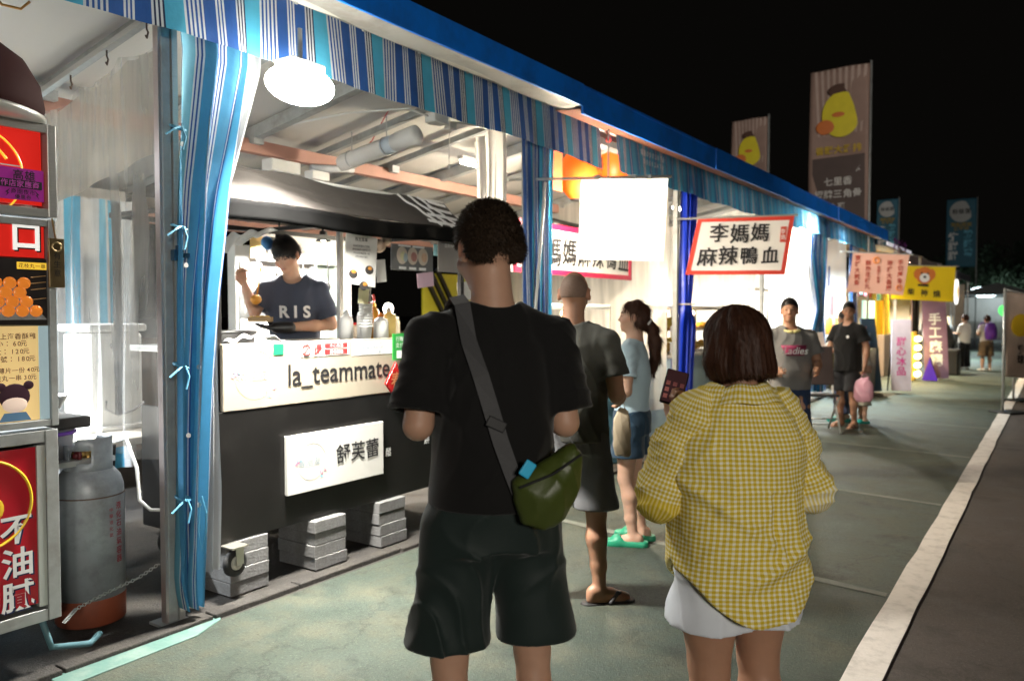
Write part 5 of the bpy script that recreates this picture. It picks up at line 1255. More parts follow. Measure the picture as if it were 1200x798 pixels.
pb = atx(455, 362, -3.86)
b = MB(); b.cyl((-3.86, pb[1], CTZ), (-3.86, pb[1], pb[2] - 0.06), 0.010); b.lathe([(0.05, 0), (0.05, 0.01), (0.015, 0.02)], (-3.86, pb[1], CTZ + 0.001), 16); b.build('stem', M_BLACKM, t, smooth=True)
b = MB(); b.ball((-3.86, pb[1], pb[2]), (0.035, 0.035, 0.042), 16); b.build('bulb', glow('warm bulb', (1, 0.93, 0.8), 30), t, smooth=True)
point('counter_bulb', (-3.80, pb[1], pb[2]), 5, (1, 0.85, 0.62), 0.04)
b = MB(); p0 = np.array((-3.80, 3.80, CTZ + 0.17)); b.tube([p0, p0 + (0, -0.03, 0.06), p0 + (0, 0.02, 0.10), p0 + (0, 0.06, 0.05), p0 + (0, 0.10, 0.09), p0 + (0, 0.09, 0.13)], 0.008, 8)
tag(b.build('red_twist', mat('glossy red straw', (0.6, 0.02, 0.01), 0.3), smooth=True), 'curly red straw sticking up behind the white bottles', 'straw')
t = empty('payment_card', (-3.6, 4.0, CTZ), 'upright green card with white writing at the end of the cream cart sign', 'sign card')
A, B_ = atx(460, 391, CX + 0.03), atx(475, 421, CX + 0.03)
b = MB(); b.box(((A + B_) / 2), (0.006, B_[1] - A[1], A[2] - B_[2])); b.build('card', mat('green card', (0.03, 0.36, 0.06), 0.45), t)
words(t, [('行動', (A[1] + B_[1]) / 2, A[2] - 0.035, 0.035), ('支付', (A[1] + B_[1]) / 2, A[2] - 0.075, 0.035)], M_WHITEINK, CX + 0.033, bold=0.006)
b = MB(); b.span((CX + 0.0335, (A[1] + B_[1]) / 2 - 0.025, B_[2] + 0.01), (CX + 0.0345, (A[1] + B_[1]) / 2 + 0.025, B_[2] + 0.06)); b.build('blank_square', M_WHITEINK, t)
# red diamond tag
pc = atx(462, 445, CX + 0.03); t = empty('red_diamond_tag', pc, 'glossy red diamond shaped lucky tag hanging on the cart corner', 'tag')
b = MB(); b.plate([(0, -0.125), (0.085, 0.01), (0.0, 0.115), (-0.095, -0.02)], RX, UZ, pc, 0.02); b.build('diamond', mat('red foil', (0.55, 0.02, 0.02), 0.2, 0.3, var=0.5, nscale=35, bump=0.6, bscale=40), t, bev=0.004)
b = MB(); text_geo(b, '春', pc + np.array((0.021, 0, 0)), 0.11, RX, UZ, bold=0.01); b.build('lettering', mat('gold foil', (0.75, 0.35, 0.15), 0.3, 0.6), t)
t = empty('plate_stack', (-3.75, 4.32, CTZ), 'white dishes and folded napkins beside the tall man on the cart counter', 'dishes')
b = MB()
for i in range(3): b.lathe([(0.06, 0), (0.10, 0.02), (0.105, 0.022), (0.06, 0.005), (0, 0.004)], (-3.75, 4.32, CTZ + 0.002 + i * 0.012), 24)
b.build('dishes', M_WHITEP, t, smooth=True)
t = empty('crepe_maker', (-4.0, 2.85, CTZ), 'round black hot plate with white paper on the left of the cart counter', 'hot plate')
b = MB(); b.lathe([(0.18, 0), (0.19, 0.05), (0.2, 0.06), (0.2, 0.075), (0, 0.078)], (-4.0, 2.85, CTZ + 0.001), 30); b.build('plate', M_BLACKM, t, smooth=True)
b = MB(); b.sheet(lambda a, q_: (-3.72 + 0.10 * q_, 2.66 + 0.34 * a, CTZ + 0.02 + 0.035 * math.sin(a * 3.1) + 0.01 * math.sin(a * 20 + q_ * 5)), 30, 6)
tag(b.build('paper_sheet', M_PAPER, smooth=True, thick=0.002), 'crumpled white paper sheet on the left end of the cart counter', 'paper')

# ------------------------------------------------------------------ white backdrop behind the vendor
t = empty('white_cabinet', (-5.35, 4.3, 0), 'white glass door cabinet blown bright behind the vendor', 'cabinet')
A = atx(287, 313, -5.15); B_ = atx(411, 402, -5.15)
cy0, cy1 = A[1] - 0.05, B_[1] + 0.02
b = MB(); b.span((-5.30, cy0, 0.02), (-5.2, cy1, 2.02)); b.build('carcass', M_WHITEB, t, bev=0.01)
yd = atx(366, 350, -5.15)[1]
b = MB(); b.span((-5.19, yd, 0.3), (-5.16, yd + 0.04, 1.98)); b.span((-5.19, cy1 - 0.05, 0.3), (-5.16, cy1, 1.98)); b.span((-5.188, yd + 0.04, 1.92), (-5.162, cy1 - 0.05, 1.98)); b.span((-5.188, yd + 0.04, 0.3), (-5.162, cy1 - 0.05, 0.36)); d = b.build('door', M_WHITEP, t)
b = MB(); b.span((-5.182, yd + 0.04, 0.36), (-5.176, cy1 - 0.05, 1.92)); b.build('pane', mat('greenish cabinet glass', (0.5, 0.62, 0.55), 0.08, var=0.05), d)
t = empty('notice_board', (-5.1, 4.4, 2.05), 'white board with small notices above the cabinet behind the vendor', 'notice board')
A = atx(300, 270, -5.1); B_ = atx(405, 312, -5.1)
b = MB(); b.span((-5.12, A[1], B_[2]), (-5.1, B_[1], A[2])); b.build('board', M_WHITEB, t)
b = MB()
for i in range(1): b.span((-5.099, A[1] + 0.1 + i * 0.14, A[2] - 0.16), (-5.097, A[1] + 0.38 + i * 0.14, A[2] - 0.08))
b.build('notice', mat('pale notice paper', (0.5, 0.6, 0.68), 0.7, var=0.4, nscale=7), t)
t, cc, w, h = board_at('ochre_notice', 'ochre paper notice hanging at the left end inside the cart', 'note', (293, 276), (310, 303), -4.9, mat('ochre paper', (0.5, 0.36, 0.12), 0.7))
t, cc, w, h = board_at('cutting_board', 'tall white board behind the hanging carrier bags', 'board', (280, 307), (306, 402), -5.0, M_WHITEB, th=0.02)
def bag(name, label, p, w, h, d, mtl, seed=1, cat='bag', group=None, handles=True, grip=None):
    """a soft carrier bag hanging from p (its handle)"""
    t = empty(name, p, label, cat, group); rr = random.Random(seed); ph = rr.uniform(0, 6)
    S = Field(np.array((-w, -d * 1.4, -h - 0.05)), np.array((w, d * 1.4, 0.02)), max(0.005, w / 28))
    S.loft([(-h, 0, 0, w * 0.36, d * 0.36), (-h * 0.9, 0, 0, w * 0.47, d * 0.5), (-h * 0.5, 0, 0, w * 0.48, d * 0.46), (-h * 0.25, 0, 0, w * 0.38, d * 0.26), (-h * 0.12, 0, 0, w * 0.2, d * 0.12)], k=0)
    S.noise(folds(seed, w * 0.035, 10, 14 / w, 1.5))
    V, F = S.mesh(); V = relax(V, F, 1); mesh_np('bag_body', V, F, mtl, t, True, local=True)
    if handles:
        b = MB()
        for s_ in (-1, 1): b.tube([(s_ * w * 0.14, 0, -h * 0.15), (s_ * w * 0.10, 0, -h * 0.06), (0, 0, 0.0)], w * 0.02, 6)
        b.build('handle', mtl, t, local=True)
    return t
bag('carrier_bag', 'white plastic carrier bag hanging behind the vendor\'s raised arm', atx(311, 318, -4.75), 0.26, 0.34, 0.10, M_BAG, 3, group='carrier bags hung in the cart')
bag('carrier_bag', 'small white bag hung nearest the left cart post', atx(290, 325, -4.85), 0.18, 0.30, 0.08, M_BAG, 9, group='carrier bags hung in the cart')
b = MB(); P0 = atx(262, 276, CX - 0.05); P1 = atx(322, 268, CX - 0.05)
b.sheet(lambda a, q_: (CX - 0.07 - 0.05 * math.sin(a * 5), P0[1] + (P1[1] - P0[1]) * a * (1 - 0.25 * q_), P0[2] + (P1[2] - P0[2]) * a - (0.10 * (1 - a) + 0.02) * q_ + 0.012 * math.sin(a * 24 + q_ * 4)), 40, 8)
tag(b.build('plastic_sheet', M_BAG, smooth=True, thick=0.002), 'crumpled pale plastic sheet tucked under the left end of the hood', 'plastic sheet')
b = MB(); pp = atx(313, 285, -4.6); b.ball(pp, (0.03, 0.05, 0.05), 10); tag(b.build('blue_ball', mat('blue plastic', (0.08, 0.3, 0.7), 0.4), smooth=True), 'small round blue plastic thing tucked behind the hood edge', 'ball')
b = MB(); A, B_ = atx(317, 278, -4.6), atx(333, 292, -4.6); b.box((A + B_) / 2, (0.02, B_[1] - A[1], A[2] - B_[2])); o = b.build('phone_holder', M_BLACKP, bev=0.004); tag(o, 'black tablet with a pale screen edge above the vendor\'s head', 'tablet')
# utensils, jars and notices that crowd the cart
t = empty('utensil_rail', (-4.78, 4.1, 1.95), 'steel rail of hanging ladles and tongs in front of the white cabinet', 'utensil rail')
b = MB(); b.tube([(-4.95, 3.95, 1.93), (-4.95, 4.75, 1.93)], 0.006, 6); b.tube([(-4.95, 3.96, 1.93), (-4.95, 3.96, 2.10)], 0.004, 6); b.tube([(-4.95, 4.74, 1.93), (-4.95, 4.74, 2.10)], 0.004, 6); b.build('rail', M_STEELB, t, smooth=True)
for i in range(6):
    y = 4.02 + i * 0.13; L_ = 0.16 + 0.03 * (i % 3); b = MB(); b.tube([(-4.945, y, 1.93), (-4.94, y, 1.93 - L_)], 0.006, 6); b.ball((-4.94, y, 1.93 - L_ - 0.03), (0.012, 0.028, 0.035), 10); b.build('utensil', M_STEELB if i % 2 else M_BLACKP, t, smooth=True)
jl = ('red lidded', 'white', 'amber', 'green lidded', 'dark', 'tall cream')
for i in range(6):
    y = 4.06 + i * 0.085; t = empty('jar', (-4.15, y, 1.319), jl[i] + ' small jar in the row at the back edge of the cart counter', 'jar', 'jars on the cart counter')
    cl_ = ((0.55, 0.5, 0.45), (0.75, 0.74, 0.7), (0.55, 0.28, 0.05), (0.5, 0.52, 0.45), (0.06, 0.04, 0.03), (0.7, 0.64, 0.5))[i]; hh = 0.09 + 0.02 * (i % 3)
    b = MB(); b.lathe([(0.032, 0), (0.034, 0.01), (0.034, hh * 0.8), (0.024, hh)], (-4.15, y, 1.32), 16); b.build('glass', mat('jar %d' % i, cl_, 0.25), t, smooth=True)
    b = MB(); b.lathe([(0.027, hh), (0.027, hh + 0.016), (0, hh + 0.017)], (-4.15, y, 1.32), 16); b.build('lid', (M_RED, M_WHITEP, M_STEELB, mat('green lid', (0.03, 0.3, 0.08), 0.4), M_BLACKP, M_WHITEP)[i], t, smooth=True)
for i, (a_, b__, cl_) in enumerate((((420, 338), (432, 356), (0.7, 0.66, 0.4)), ((536, 330), (552, 352), (0.75, 0.75, 0.74)), ((508, 286), (513, 300), (0.3, 0.6, 0.68)))):
    board_at('paper_slip', ('pale yellow paper slip under the menu poster', 'white order slip beside the shoulder of the tall man', 'narrow cyan slip at the edge of the flavour board')[i], 'note', a_, b__, XB - 0.03, mat('slip %d' % i, cl_, 0.7), tilt=(-0.1, 0.08, 0)[i], th=0.003)
# hanging ladle near the bag
b = MB(); pp = atx(306, 312, -4.45); b.tube([pp, pp + (0, -0.02, -0.10), pp + (0, -0.035, -0.19)], 0.006, 6); b.ball(pp + (0, -0.045, -0.225), (0.03, 0.04, 0.035), 12)
tag(b.build('orange_ladle', mat('orange batter ladle', (0.65, 0.28, 0.03), 0.35), smooth=True), 'orange ladle hanging beside the white bags in the cart', 'ladle')

# ------------------------------------------------------------------ awning lamp, water filter, pull cord
LP = atx(352, 104, -3.20)
t = empty('flood_lamp', LP, 'glaring white LED lamp under the roof above the dessert cart', 'lamp')
b = MB(); b.span(LP + (-0.07, -0.11, 0.08), LP + (0.07, 0.11, 0.13)); b.build('housing', M_WHITEP, t, bev=0.008)
b = MB(); b.ball(LP + (0, 0, 0.015), (0.135, 0.195, 0.095), 28); b.build('diffuser', glow('white led', (1, 0.96, 0.84), 60), t, smooth=True)
b = MB(); b.tube([LP + (0, 0, 0.12), LP + (0, 0, 0.30)], 0.012, 8); b.build('bracket', M_STEEL, t)
area('flood_lamp_light', LP + (0.0, 0, -0.11), 138, 0.22, (0.05, 0.05, -1), (1, 0.96, 0.88), sy=0.34, spread=105)
point('flood_lamp_spill', LP + (0.0, 0.0, -0.14), 10, (1, 0.96, 0.88), 0.08)
t = empty('water_filter', (-4.2, 4.4, 2.8), 'long white water filter tube strapped under the roof rafters', 'water filter')
W0 = atx(400, 192, -4.75); W1 = atx(488, 158, -3.95)
W0 = np.array((W0[0], W0[1], W0[2])); b = MB()
ax = (W1 - W0) / np.linalg.norm(W1 - W0); Lw = np.linalg.norm(W1 - W0)
b.lathe([(0.0, 0), (0.062, 0.005), (0.066, 0.03), (0.066, Lw * 0.78), (0.072, Lw * 0.79), (0.072, Lw), (0.05, Lw + 0.02), (0.0, Lw + 0.025)], W0, 26, ax); b.build('tube', M_WHITEP, t, smooth=True)
b = MB(); b.lathe([(0.067, 0), (0.0675, 0.10)], W0 + ax * Lw * 0.6, 26, ax); b.build('label', mat('blue grey label', (0.5, 0.58, 0.66), 0.5), t, smooth=True)
b = MB()
for q_ in (0.15, 0.62): b.torus(W0 + ax * Lw * q_, 0.069, 0.004, ax, 20)
b.tube([W0 + ax * Lw * 0.62 + (0, 0, 0.07), W0 + ax * Lw * 0.62 + (0, 0, 0.24)], 0.004, 6); b.tube([W0 + ax * Lw * 0.15 + (0, 0, 0.07), W0 + ax * Lw * 0.15 + (0, 0, 0.22)], 0.004, 6); b.build('strap', M_STEEL, t)
b = MB(); pp = atx(527, 148, -3.75); b.tube([pp + (0, 0, 0.12), pp, pp + (0, -0.01, -0.29)], 0.004, 6); b.ball(pp + (0, -0.01, -0.305), (0.01, 0.01, 0.018), 8)
tag(b.build('pull_cord', mat('white cord', (0.75, 0.72, 0.66), 0.6), smooth=True), 'white pull cord dangling beside the water filter', 'cord')
t = empty('junction_box', atx(512, 150, -3.8), 'cluster of white sockets and plugs under the eave above the pull cord', 'socket')
b = MB(); pp = atx(512, 148, -3.8); b.box(pp + (0, 0, 0.05), (0.10, 0.16, 0.07)); b.box(pp + (0.0, 0.16, 0.03), (0.06, 0.08, 0.06)); b.build('box', M_WHITEP, t, bev=0.008)
b = MB(); b.tube([pp + (0, -0.05, 0.05), pp + (-0.1, -0.2, 0.10), pp + (-0.4, -0.5, 0.05), pp + (-0.9, -0.7, -0.02)], 0.008, 6); b.tube([pp + (0, 0.1, 0.05), pp + (0.0, 0.3, 0.08), pp + (0.0, 0.6, 0.10)], 0.008, 6); b.build('cable', M_WHITEP, t, smooth=True)
b = MB(); pp = atx(455, 130, -4.2); p2 = atx(436, 165, -4.6); b.tube([pp, p2, atx(427, 175, -4.7)], 0.005, 6); tag(b.build('red_string', mat('red string', (0.6, 0.12, 0.12), 0.7)), 'thin red string stretched under the white roof sheet', 'string')
b = MB(); pp = atx(330, 196, -4.9)
b.box(pp, (0.12, 0.28, 0.09)); b.box(pp + (0, 0.35, -0.02), (0.10, 0.18, 0.07)); tag(b.build('cable_trunking', M_WHITEP, bev=0.01), 'white cable boxes on the beam above the cart hood', 'cable box')
b = MB(); A = atx(365, 197, -4.95); b.tube([A, A + (0, 0.25, 0.03), A + (0, 0.45, 0.05)], 0.028, 10); tag(b.build('blue_white_roll', stripes('blue white packing', [(0, (0.7, 0.72, 0.75)), (0.5, (0.05, 0.15, 0.5))], 0.1), smooth=True), 'blue and white wrapped pipe under the water filter', 'pipe')

# behind the cart: a low brown wall and a yellow striped barrier in the dark
t = empty('brown_wall', (-8.2, 6, 0), 'low dark brown wall in the shade behind the dessert cart', 'wall')
b = MB(); b.span((-8.3, -2, 0), (-8.2, 19.5, 1.22)); b.build('panel', mat('dark brown wall', (0.10, 0.06, 0.035), 0.8, var=0.3), t)
t = empty('yellow_barrier', (-6.3, 6.6, 1), 'yellow tarpaulin with dark slanting struts glimpsed behind the cart', 'tarpaulin')
A = atx(502, 330, -6.2); B_ = atx(552, 362, -6.2)
b = MB(); b.span((-6.22, A[1] - 0.1, B_[2] - 0.4), (-6.2, B_[1] + 0.9, A[2] + 0.1)); b.build('sheet', mat('acid yellow tarpaulin', (0.55, 0.52, 0.03), 0.5, var=0.2), t)
b = MB()
for i in range(3): b.bar((-6.18, A[1] - 0.15 + i * 0.14, A[2] + 0.15), (-6.18, A[1] + 0.3 + i * 0.14, A[2] - 0.45), 0.05, 0.04, (1, 0, 0))
b.build('strut', M_BLACKM, t)
# ------------------------------------------------------------------ second to fifth stalls
def board4(name, label, cat, cs, mtl, th=0.006, group=None, border=None, bw=0.06):
    """hung board or cloth through four real corners (tl, tr, br, bl); returns empty, centre, right, up, w, h"""
    tl, tr, br_, bl_ = [np.array(q, float) for q in cs]; ce = (tl + tr + br_ + bl_) / 4
    r = unit((tr - tl) + (br_ - bl_)); n = unit(np.cross(r, (tl - bl_))); u = np.cross(n, r)
    t = empty(name, (ce[0], ce[1], min(bl_[2], br_[2])), label, cat, group)
    def q(a, c): return (tl * (1 - a) + tr * a) * (1 - c) + (bl_ * (1 - a) + br_ * a) * c + n * 0.012 * math.sin(a * 6 + c * 3) * c
    b = MB(); b.sheet(lambda a, c: q(a, c), 16, 10)
    o = b.build('panel', mtl, t, smooth=True)
    if border:
        b = MB(); k_ = bw
        for (a0, a1, c0, c1_) in ((0, 1, 0, k_ * 1.6), (0, 1, 1 - k_ * 1.6, 1), (0, k_, k_ * 1.6, 1 - k_ * 1.6), (1 - k_, 1, k_ * 1.6, 1 - k_ * 1.6)):
            b.sheet(lambda a, c: q(a0 + (a1 - a0) * a, c0 + (c1_ - c0) * c) + n * 0.006, 10, 8)
        b.build('border', border, t, smooth=True)
    return t, ce, r, u, np.linalg.norm(tr - tl), np.linalg.norm(tl - bl_)
def brush(par, rows, mtl=M_INK, lift=0.016, name='lettering'):
    b = MB()
    for (s_, c, size, r, u, sh) in rows:
        N = len(s_)
        for i, ch in enumerate(s_):
            cc = np.array(c) + np.array(r) * (i - (N - 1) / 2) * size * 1.12
            rr_ = random.Random(ord(ch) + i); a = rr_.uniform(-0.08, 0.08)
            r2 = np.array(r) * math.cos(a) + np.array(u) * math.sin(a); u2 = np.cross(np.cross(r, u), r2)
            dz = np.array(u) * rr_.uniform(-0.05, 0.05) * size; sz = size * rr_.uniform(0.95, 1.12)
            for q_, (ox, oy) in enumerate(((0, 0), (0.022, 0.01), (0.01, -0.02), (-0.014, 0.012), (0.03, -0.012))): text_geo(b, ch, cc + dz + np.array(r) * ox * size + np.array(u) * oy * size, sz, r2, u2, bold=0.0, shear=sh, lift=lift + 0.0004 * q_)
    return b.build(name, mtl, par)
M_VINYL = film('white vinyl banner', (0.84, 0.82, 0.79), clear=-1, transl=0.3, rough=0.5, streak=(3, 3, 3))
M_BANW = film('thin bright white banner', (0.88, 0.87, 0.85), clear=-1, transl=0.5, rough=0.6, streak=(8, 8, 2))
# hung white banner on a rod
d = 6.3
t, ce, r, u, w, h = board4('white_banner', 'blank glaring white banner hung from a rod beside the orange lanterns', 'banner', (atd(681, 211, d), atd(783, 209, d), atd(777, 306, d), atd(677, 304, d)), M_BANW)
b = MB(); A, B_ = atd(597, 211, d), atd(787, 207, d); b.tube([A, B_], 0.011, 10); b.build('rod', M_STEELB, t, smooth=True)
b = MB()
for px in (700, 742, 760): q0 = atd(px, 208, d); b.box(q0, (0.05, 0.02, 0.035))
b.build('clip', M_STEELB, t)
# white pole leaning by the curtain
b = MB(); b.tube([atd(639, 214, 6.2), atd(630, 330, 6.2), atd(622, 440, 6.2)], 0.012, 8); tag(b.build('white_pole', M_WHITEP, smooth=True), 'thin white pole leaning in front of the straight striped curtain', 'pole')
# calligraphy banner
d = 8.75
t, ce, r, u, w, h = board4('calligraphy_banner', 'white banner with red border and black brush writing hung over the lane', 'banner', (atd(818, 256, d), atd(931, 253, d), atd(919, 322, d), atd(803, 322, d)), M_VINYL, border=mat('red banner border', (0.62, 0.05, 0.03), 0.5), bw=0.045)
o1 = atd(866, 273, d); o2 = atd(865, 300, d)
brush(t, [('李媽媽', o1, 0.20, r, u, 0.12), ('麻辣鴨血', o2, 0.205, r, u, 0.12)])
b = MB(); sp = atd(917, 275, d); b.plate([(-0.035, -0.085), (0.03, -0.085), (0.045, 0.085), (-0.02, 0.085)], r, u, sp + np.cross(r, u) * 0.012, 0.003); sl_ = b.build('red_seal', mat('red seal ink', (0.6, 0.08, 0.05), 0.5), t)
b = MB(); text_geo(b, '李媽', sp + np.cross(r, u) * 0.014, 0.06, r, u, vertical=True, lift=0.004); b.build('lettering', M_WHITEINK, sl_)
b = MB(); b.tube([atd(792, 257, d), atd(935, 252, d)], 0.012, 8); b.build('rod', M_STEELB, t)
# inner long sign with red frame
t = empty('long_shop_sign', (-4.0, 7.2, 1.85), 'long white shop sign with red frame and brush writing inside the second stall', 'sign')
b = MB(); b.span((-4.03, 5.85, 1.86), (-4.0, 8.2, 2.34)); b.build('panel', M_WHITEB, t)
b = MB()
for z in (1.86, 2.29): b.span((-4.0, 5.85, z), (-3.985, 8.2, z + 0.05))
for y in (5.85, 8.15): b.span((-4.0, y, 1.912), (-3.985, y + 0.05, 2.288))
b.build('border', mat('crimson frame', (0.45, 0.01, 0.05), 0.4), t)
brush(t, [('李媽媽麻辣鴨血', (-3.995, 7.12, 2.09), 0.265, RX, UZ, 0.1)], lift=0.004)
# orange lanterns
M_LAN = mat('orange lantern skin', (0.75, 0.09, 0.008), 0.5, var=0.1, emit=(1.0, 0.14, 0.0), estr=0.7)
def lantern(c, R, H_, label, powr=0):
    t = empty('lantern', (c[0], c[1], c[2] - H_ / 2), label, 'lantern', 'round orange lanterns under the eave')
    prof = []
    for i in range(41):
        q_ = -1 + i / 20; prof.append((R * (1 - abs(q_) ** 2.4 * 0.55) + 0.004 * math.cos(i * math.pi), q_ * H_ / 2))
    b = MB(); b.lathe(prof, c, 26); b.build('skin', M_LAN, t, smooth=True)
    for s_ in (-1, 1):
        b = MB(); b.lathe([(R * 0.46, 0), (R * 0.48, 0.02), (R * 0.4, 0.025)], (c[0], c[1], c[2] + s_ * H_ / 2 - 0.01), 20); b.build('ring', M_BLACKP, t, smooth=True)
    b = MB(); b.tube([(c[0], c[1], c[2] + H_ / 2), (c[0], c[1], min(roofz(c[0]) - 0.01, c[2] + H_ / 2 + 0.5))], 0.005, 6); b.build('cord', M_BLACKP, t)
    b = MB(); text_geo(b, '鴨血', (c[0] + R + 0.003, c[1], c[2]), R * 0.8, RX, UZ, vertical=True, bold=0.02); b.build('lettering', mat('dark red lantern ink', (0.35, 0.02, 0.01), 0.5), t)
c1_ = atx(680, 205, -3.75); c2_ = atx(712, 192, -3.75)
lantern(np.array((-3.75, c1_[1], c1_[2])), 0.20, 0.46, 'large orange lantern left of the white banner under the eave')
lantern(np.array((-3.75, c2_[1] + 0.15, c2_[2] + 0.05)), 0.17, 0.42, 'orange lantern peeping through the gap between the two valances')
b = MB(); A = atx(655, 195, -3.7); b.span((-3.71, A[1] - 0.1, A[2] - 0.22), (-3.7, A[1] + 0.06, A[2] + 0.25)); o = b.build('red_cloth_sign', mat('red orange cloth', (0.75, 0.10, 0.03), 0.6)); tag(o, 'narrow red orange cloth strip beside the large lantern', 'cloth sign')
# dark pipe and brown clutter above the inner sign
b = MB(); A = atx(645, 262, -4.3); b.tube([A, A + (0, 0.9, -0.02)], 0.06, 12); tag(b.build('duct_pipe', M_BLACKM, smooth=True), 'dark pipe above the long shop sign', 'pipe')
for i, y in enumerate((8.3, 11.4, 14.3, 17.3)):
    x0 = -3.6
    b = MB(); b.sheet(lambda a, c: (x0 - 2.4 * a, y + 0.03 * math.sin(a * 30 + c * 4) + 0.02 * math.sin(c * 8 + a * 9), roofz(x0 - 2.4 * a) - 0.05 - 2.6 * c), 60, 16)
    tag(b.build('side_curtain', M_FILM2 if i < 2 else M_CLOTHW, smooth=True), ['milky plastic side curtain behind the ponytailed woman', 'milky plastic side curtain behind the calligraphy banner', 'white cloth side curtain lit bright behind the man in grey', 'white cloth side curtain behind the man in the black tee'][i], 'plastic curtain' if i < 2 else 'cloth')
for i, (ya, yb) in enumerate(((7.75, 8.25), (8.35, 11.35), (11.45, 14.25), (14.35, 19.1))):
    b = MB(); b.sheet(lambda a, c: (-5.75 + 0.03 * math.sin(a * 45 + c * 5), ya + (yb - ya) * a, 2.62 - 2.55 * c), 60, 14)
    tag(b.build('back_curtain', M_FILM2 if i < 2 else M_CLOTHW, smooth=True), ['milky back curtain of the duck blood stall with the long sign', 'milky back curtain behind the blue tarpaulin', 'bright cloth back wall behind the man in the grey tee', 'cloth back wall of the stall with the drinks posters'][i], 'cloth')
# counters
def counter(ya, yb, label, top=1.0, x0=-3.72, x1=-4.4, m=M_WHITEB, glass=True, glow_col=(1, 0.85, 0.6)):
    t = empty('stall_counter', ((x0 + x1) / 2, (ya + yb) / 2, 0), label, 'counter', 'counters along the lit stalls')
    b = MB(); b.span((x1, ya, 0.02), (x0, yb, top - 0.04)); b.build('front', m, t, bev=0.006)
    b = MB(); b.span((x1 - 0.04, ya - 0.03, top - 0.038), (x0 + 0.04, yb + 0.03, top)); b.build('top', M_STEELB, t, bev=0.005)
    return t
def showcase(ya, yb, z0, label, x0=-3.80, x1=-4.25, h=0.55, food=(0.65, 0.3, 0.06)):
    t = empty('glass_showcase', ((x0 + x1) / 2, (ya + yb) / 2, z0), label, 'showcase', 'glass food cases on the counters')
    b = MB()
    for x in (x0, x1):
        for y in (ya, yb): b.span((x - 0.012, y - 0.012, z0 + 0.001), (x + 0.012, y + 0.012, z0 + h))
    for z in (z0 + 0.014, z0 + h * 0.5, z0 + h - 0.012):
        for x in (x0, x1): b.span((x - 0.009, ya + 0.013, z - 0.01), (x + 0.009, yb - 0.013, z + 0.01))
    b.build('frame', M_STEELB, t)
    b = MB(); b.span((x1 + 0.02, ya + 0.02, z0 + h * 0.5 - 0.006), (x0 - 0.02, yb - 0.02, z0 + h * 0.5 + 0.006)); b.build('shelf', M_STEELB, t)
    b = MB(); b.span((x1 - 0.01, ya - 0.01, z0 + h + 0.001), (x0 + 0.01, yb + 0.01, z0 + h + 0.03)); b.build('roof', M_WHITEP, t, bev=0.004)
    b = MB(); b.ball((x0 - 0.12, (ya + yb) / 2, z0 + h - 0.06), (0.03, 0.05, 0.03), 10); b.build('bulb', glow('amber case bulb', (1, 0.72, 0.36), 18), t, smooth=True)
    point('case_light', (x0 - 0.10, (ya + yb) / 2, z0 + h - 0.12), 9, (1, 0.66, 0.3), 0.04)
    fr = random.Random(int(ya * 10)); b = MB()
    for lv in (z0 + 0.03, z0 + h * 0.5 + 0.01):
        for i in range(int((yb - ya) / 0.085)):
            for j in range(3): b.ball((x1 + 0.10 + j * 0.11, ya + 0.08 + i * 0.085, lv + 0.03 + fr.uniform(0, 0.02)), (0.045, 0.04, fr.uniform(0.03, 0.055)), 8)
    b.build('food', mat('food %d' % int(food[1] * 100), food, 0.45, var=0.5, nscale=25), t, smooth=True)
    return t
counter(5.7, 8.0, 'long white counter of the duck blood stall behind the bald man')
showcase(5.9, 7.3, 1.0, 'glass food case on the white counter beside the bald man', food=(0.6, 0.38, 0.16))
counter(8.7, 11.1, 'pale blue white counter behind the royal blue tarpaulin', m=mat('pale blue counter', (0.45, 0.6, 0.66), 0.4))
showcase(8.9, 10.8, 1.0, 'glass food case of golden fried food right of the blue tarpaulin', food=(0.75, 0.42, 0.08))
counter(11.7, 12.9, 'white counter behind the man in the grey tee')
showcase(11.75, 12.7, 1.0, 'glass case with yellow lit bottles behind the man in grey', h=0.85, food=(0.6, 0.55, 0.15))
t = empty('yellow_stand', (-3.62, 7.75, 1.0), 'yellow wooden display stand on the counter left of the grey post', 'stand')
pa = atx(783, 388, -3.75); b = MB(); y0 = pa[1]; b.span((-3.79, y0 - 0.10, 1.001), (-3.76, y0 + 0.0, 1.5)); b.span((-3.79, y0 + 0.26, 1.001), (-3.76, y0 + 0.36, 1.30)); b.build('upright', M_YELLOW, t)
b = MB(); b.span((-3.80, y0 - 0.2, 1.34), (-3.755, y0 + 0.4, 1.44)); b.span((-3.80, y0 - 0.1, 1.15), (-3.757, y0 + 0.3, 1.2)); b.build('crossbar', M_YELLOW, t)
bag('carrier_bag', 'white loop handled bag hung under the yellow stand by the grey post', np.array((-3.70, 7.55, 1.40)), 0.24, 0.34, 0.1, M_BAG, 5, group='white bags at the duck blood stall')
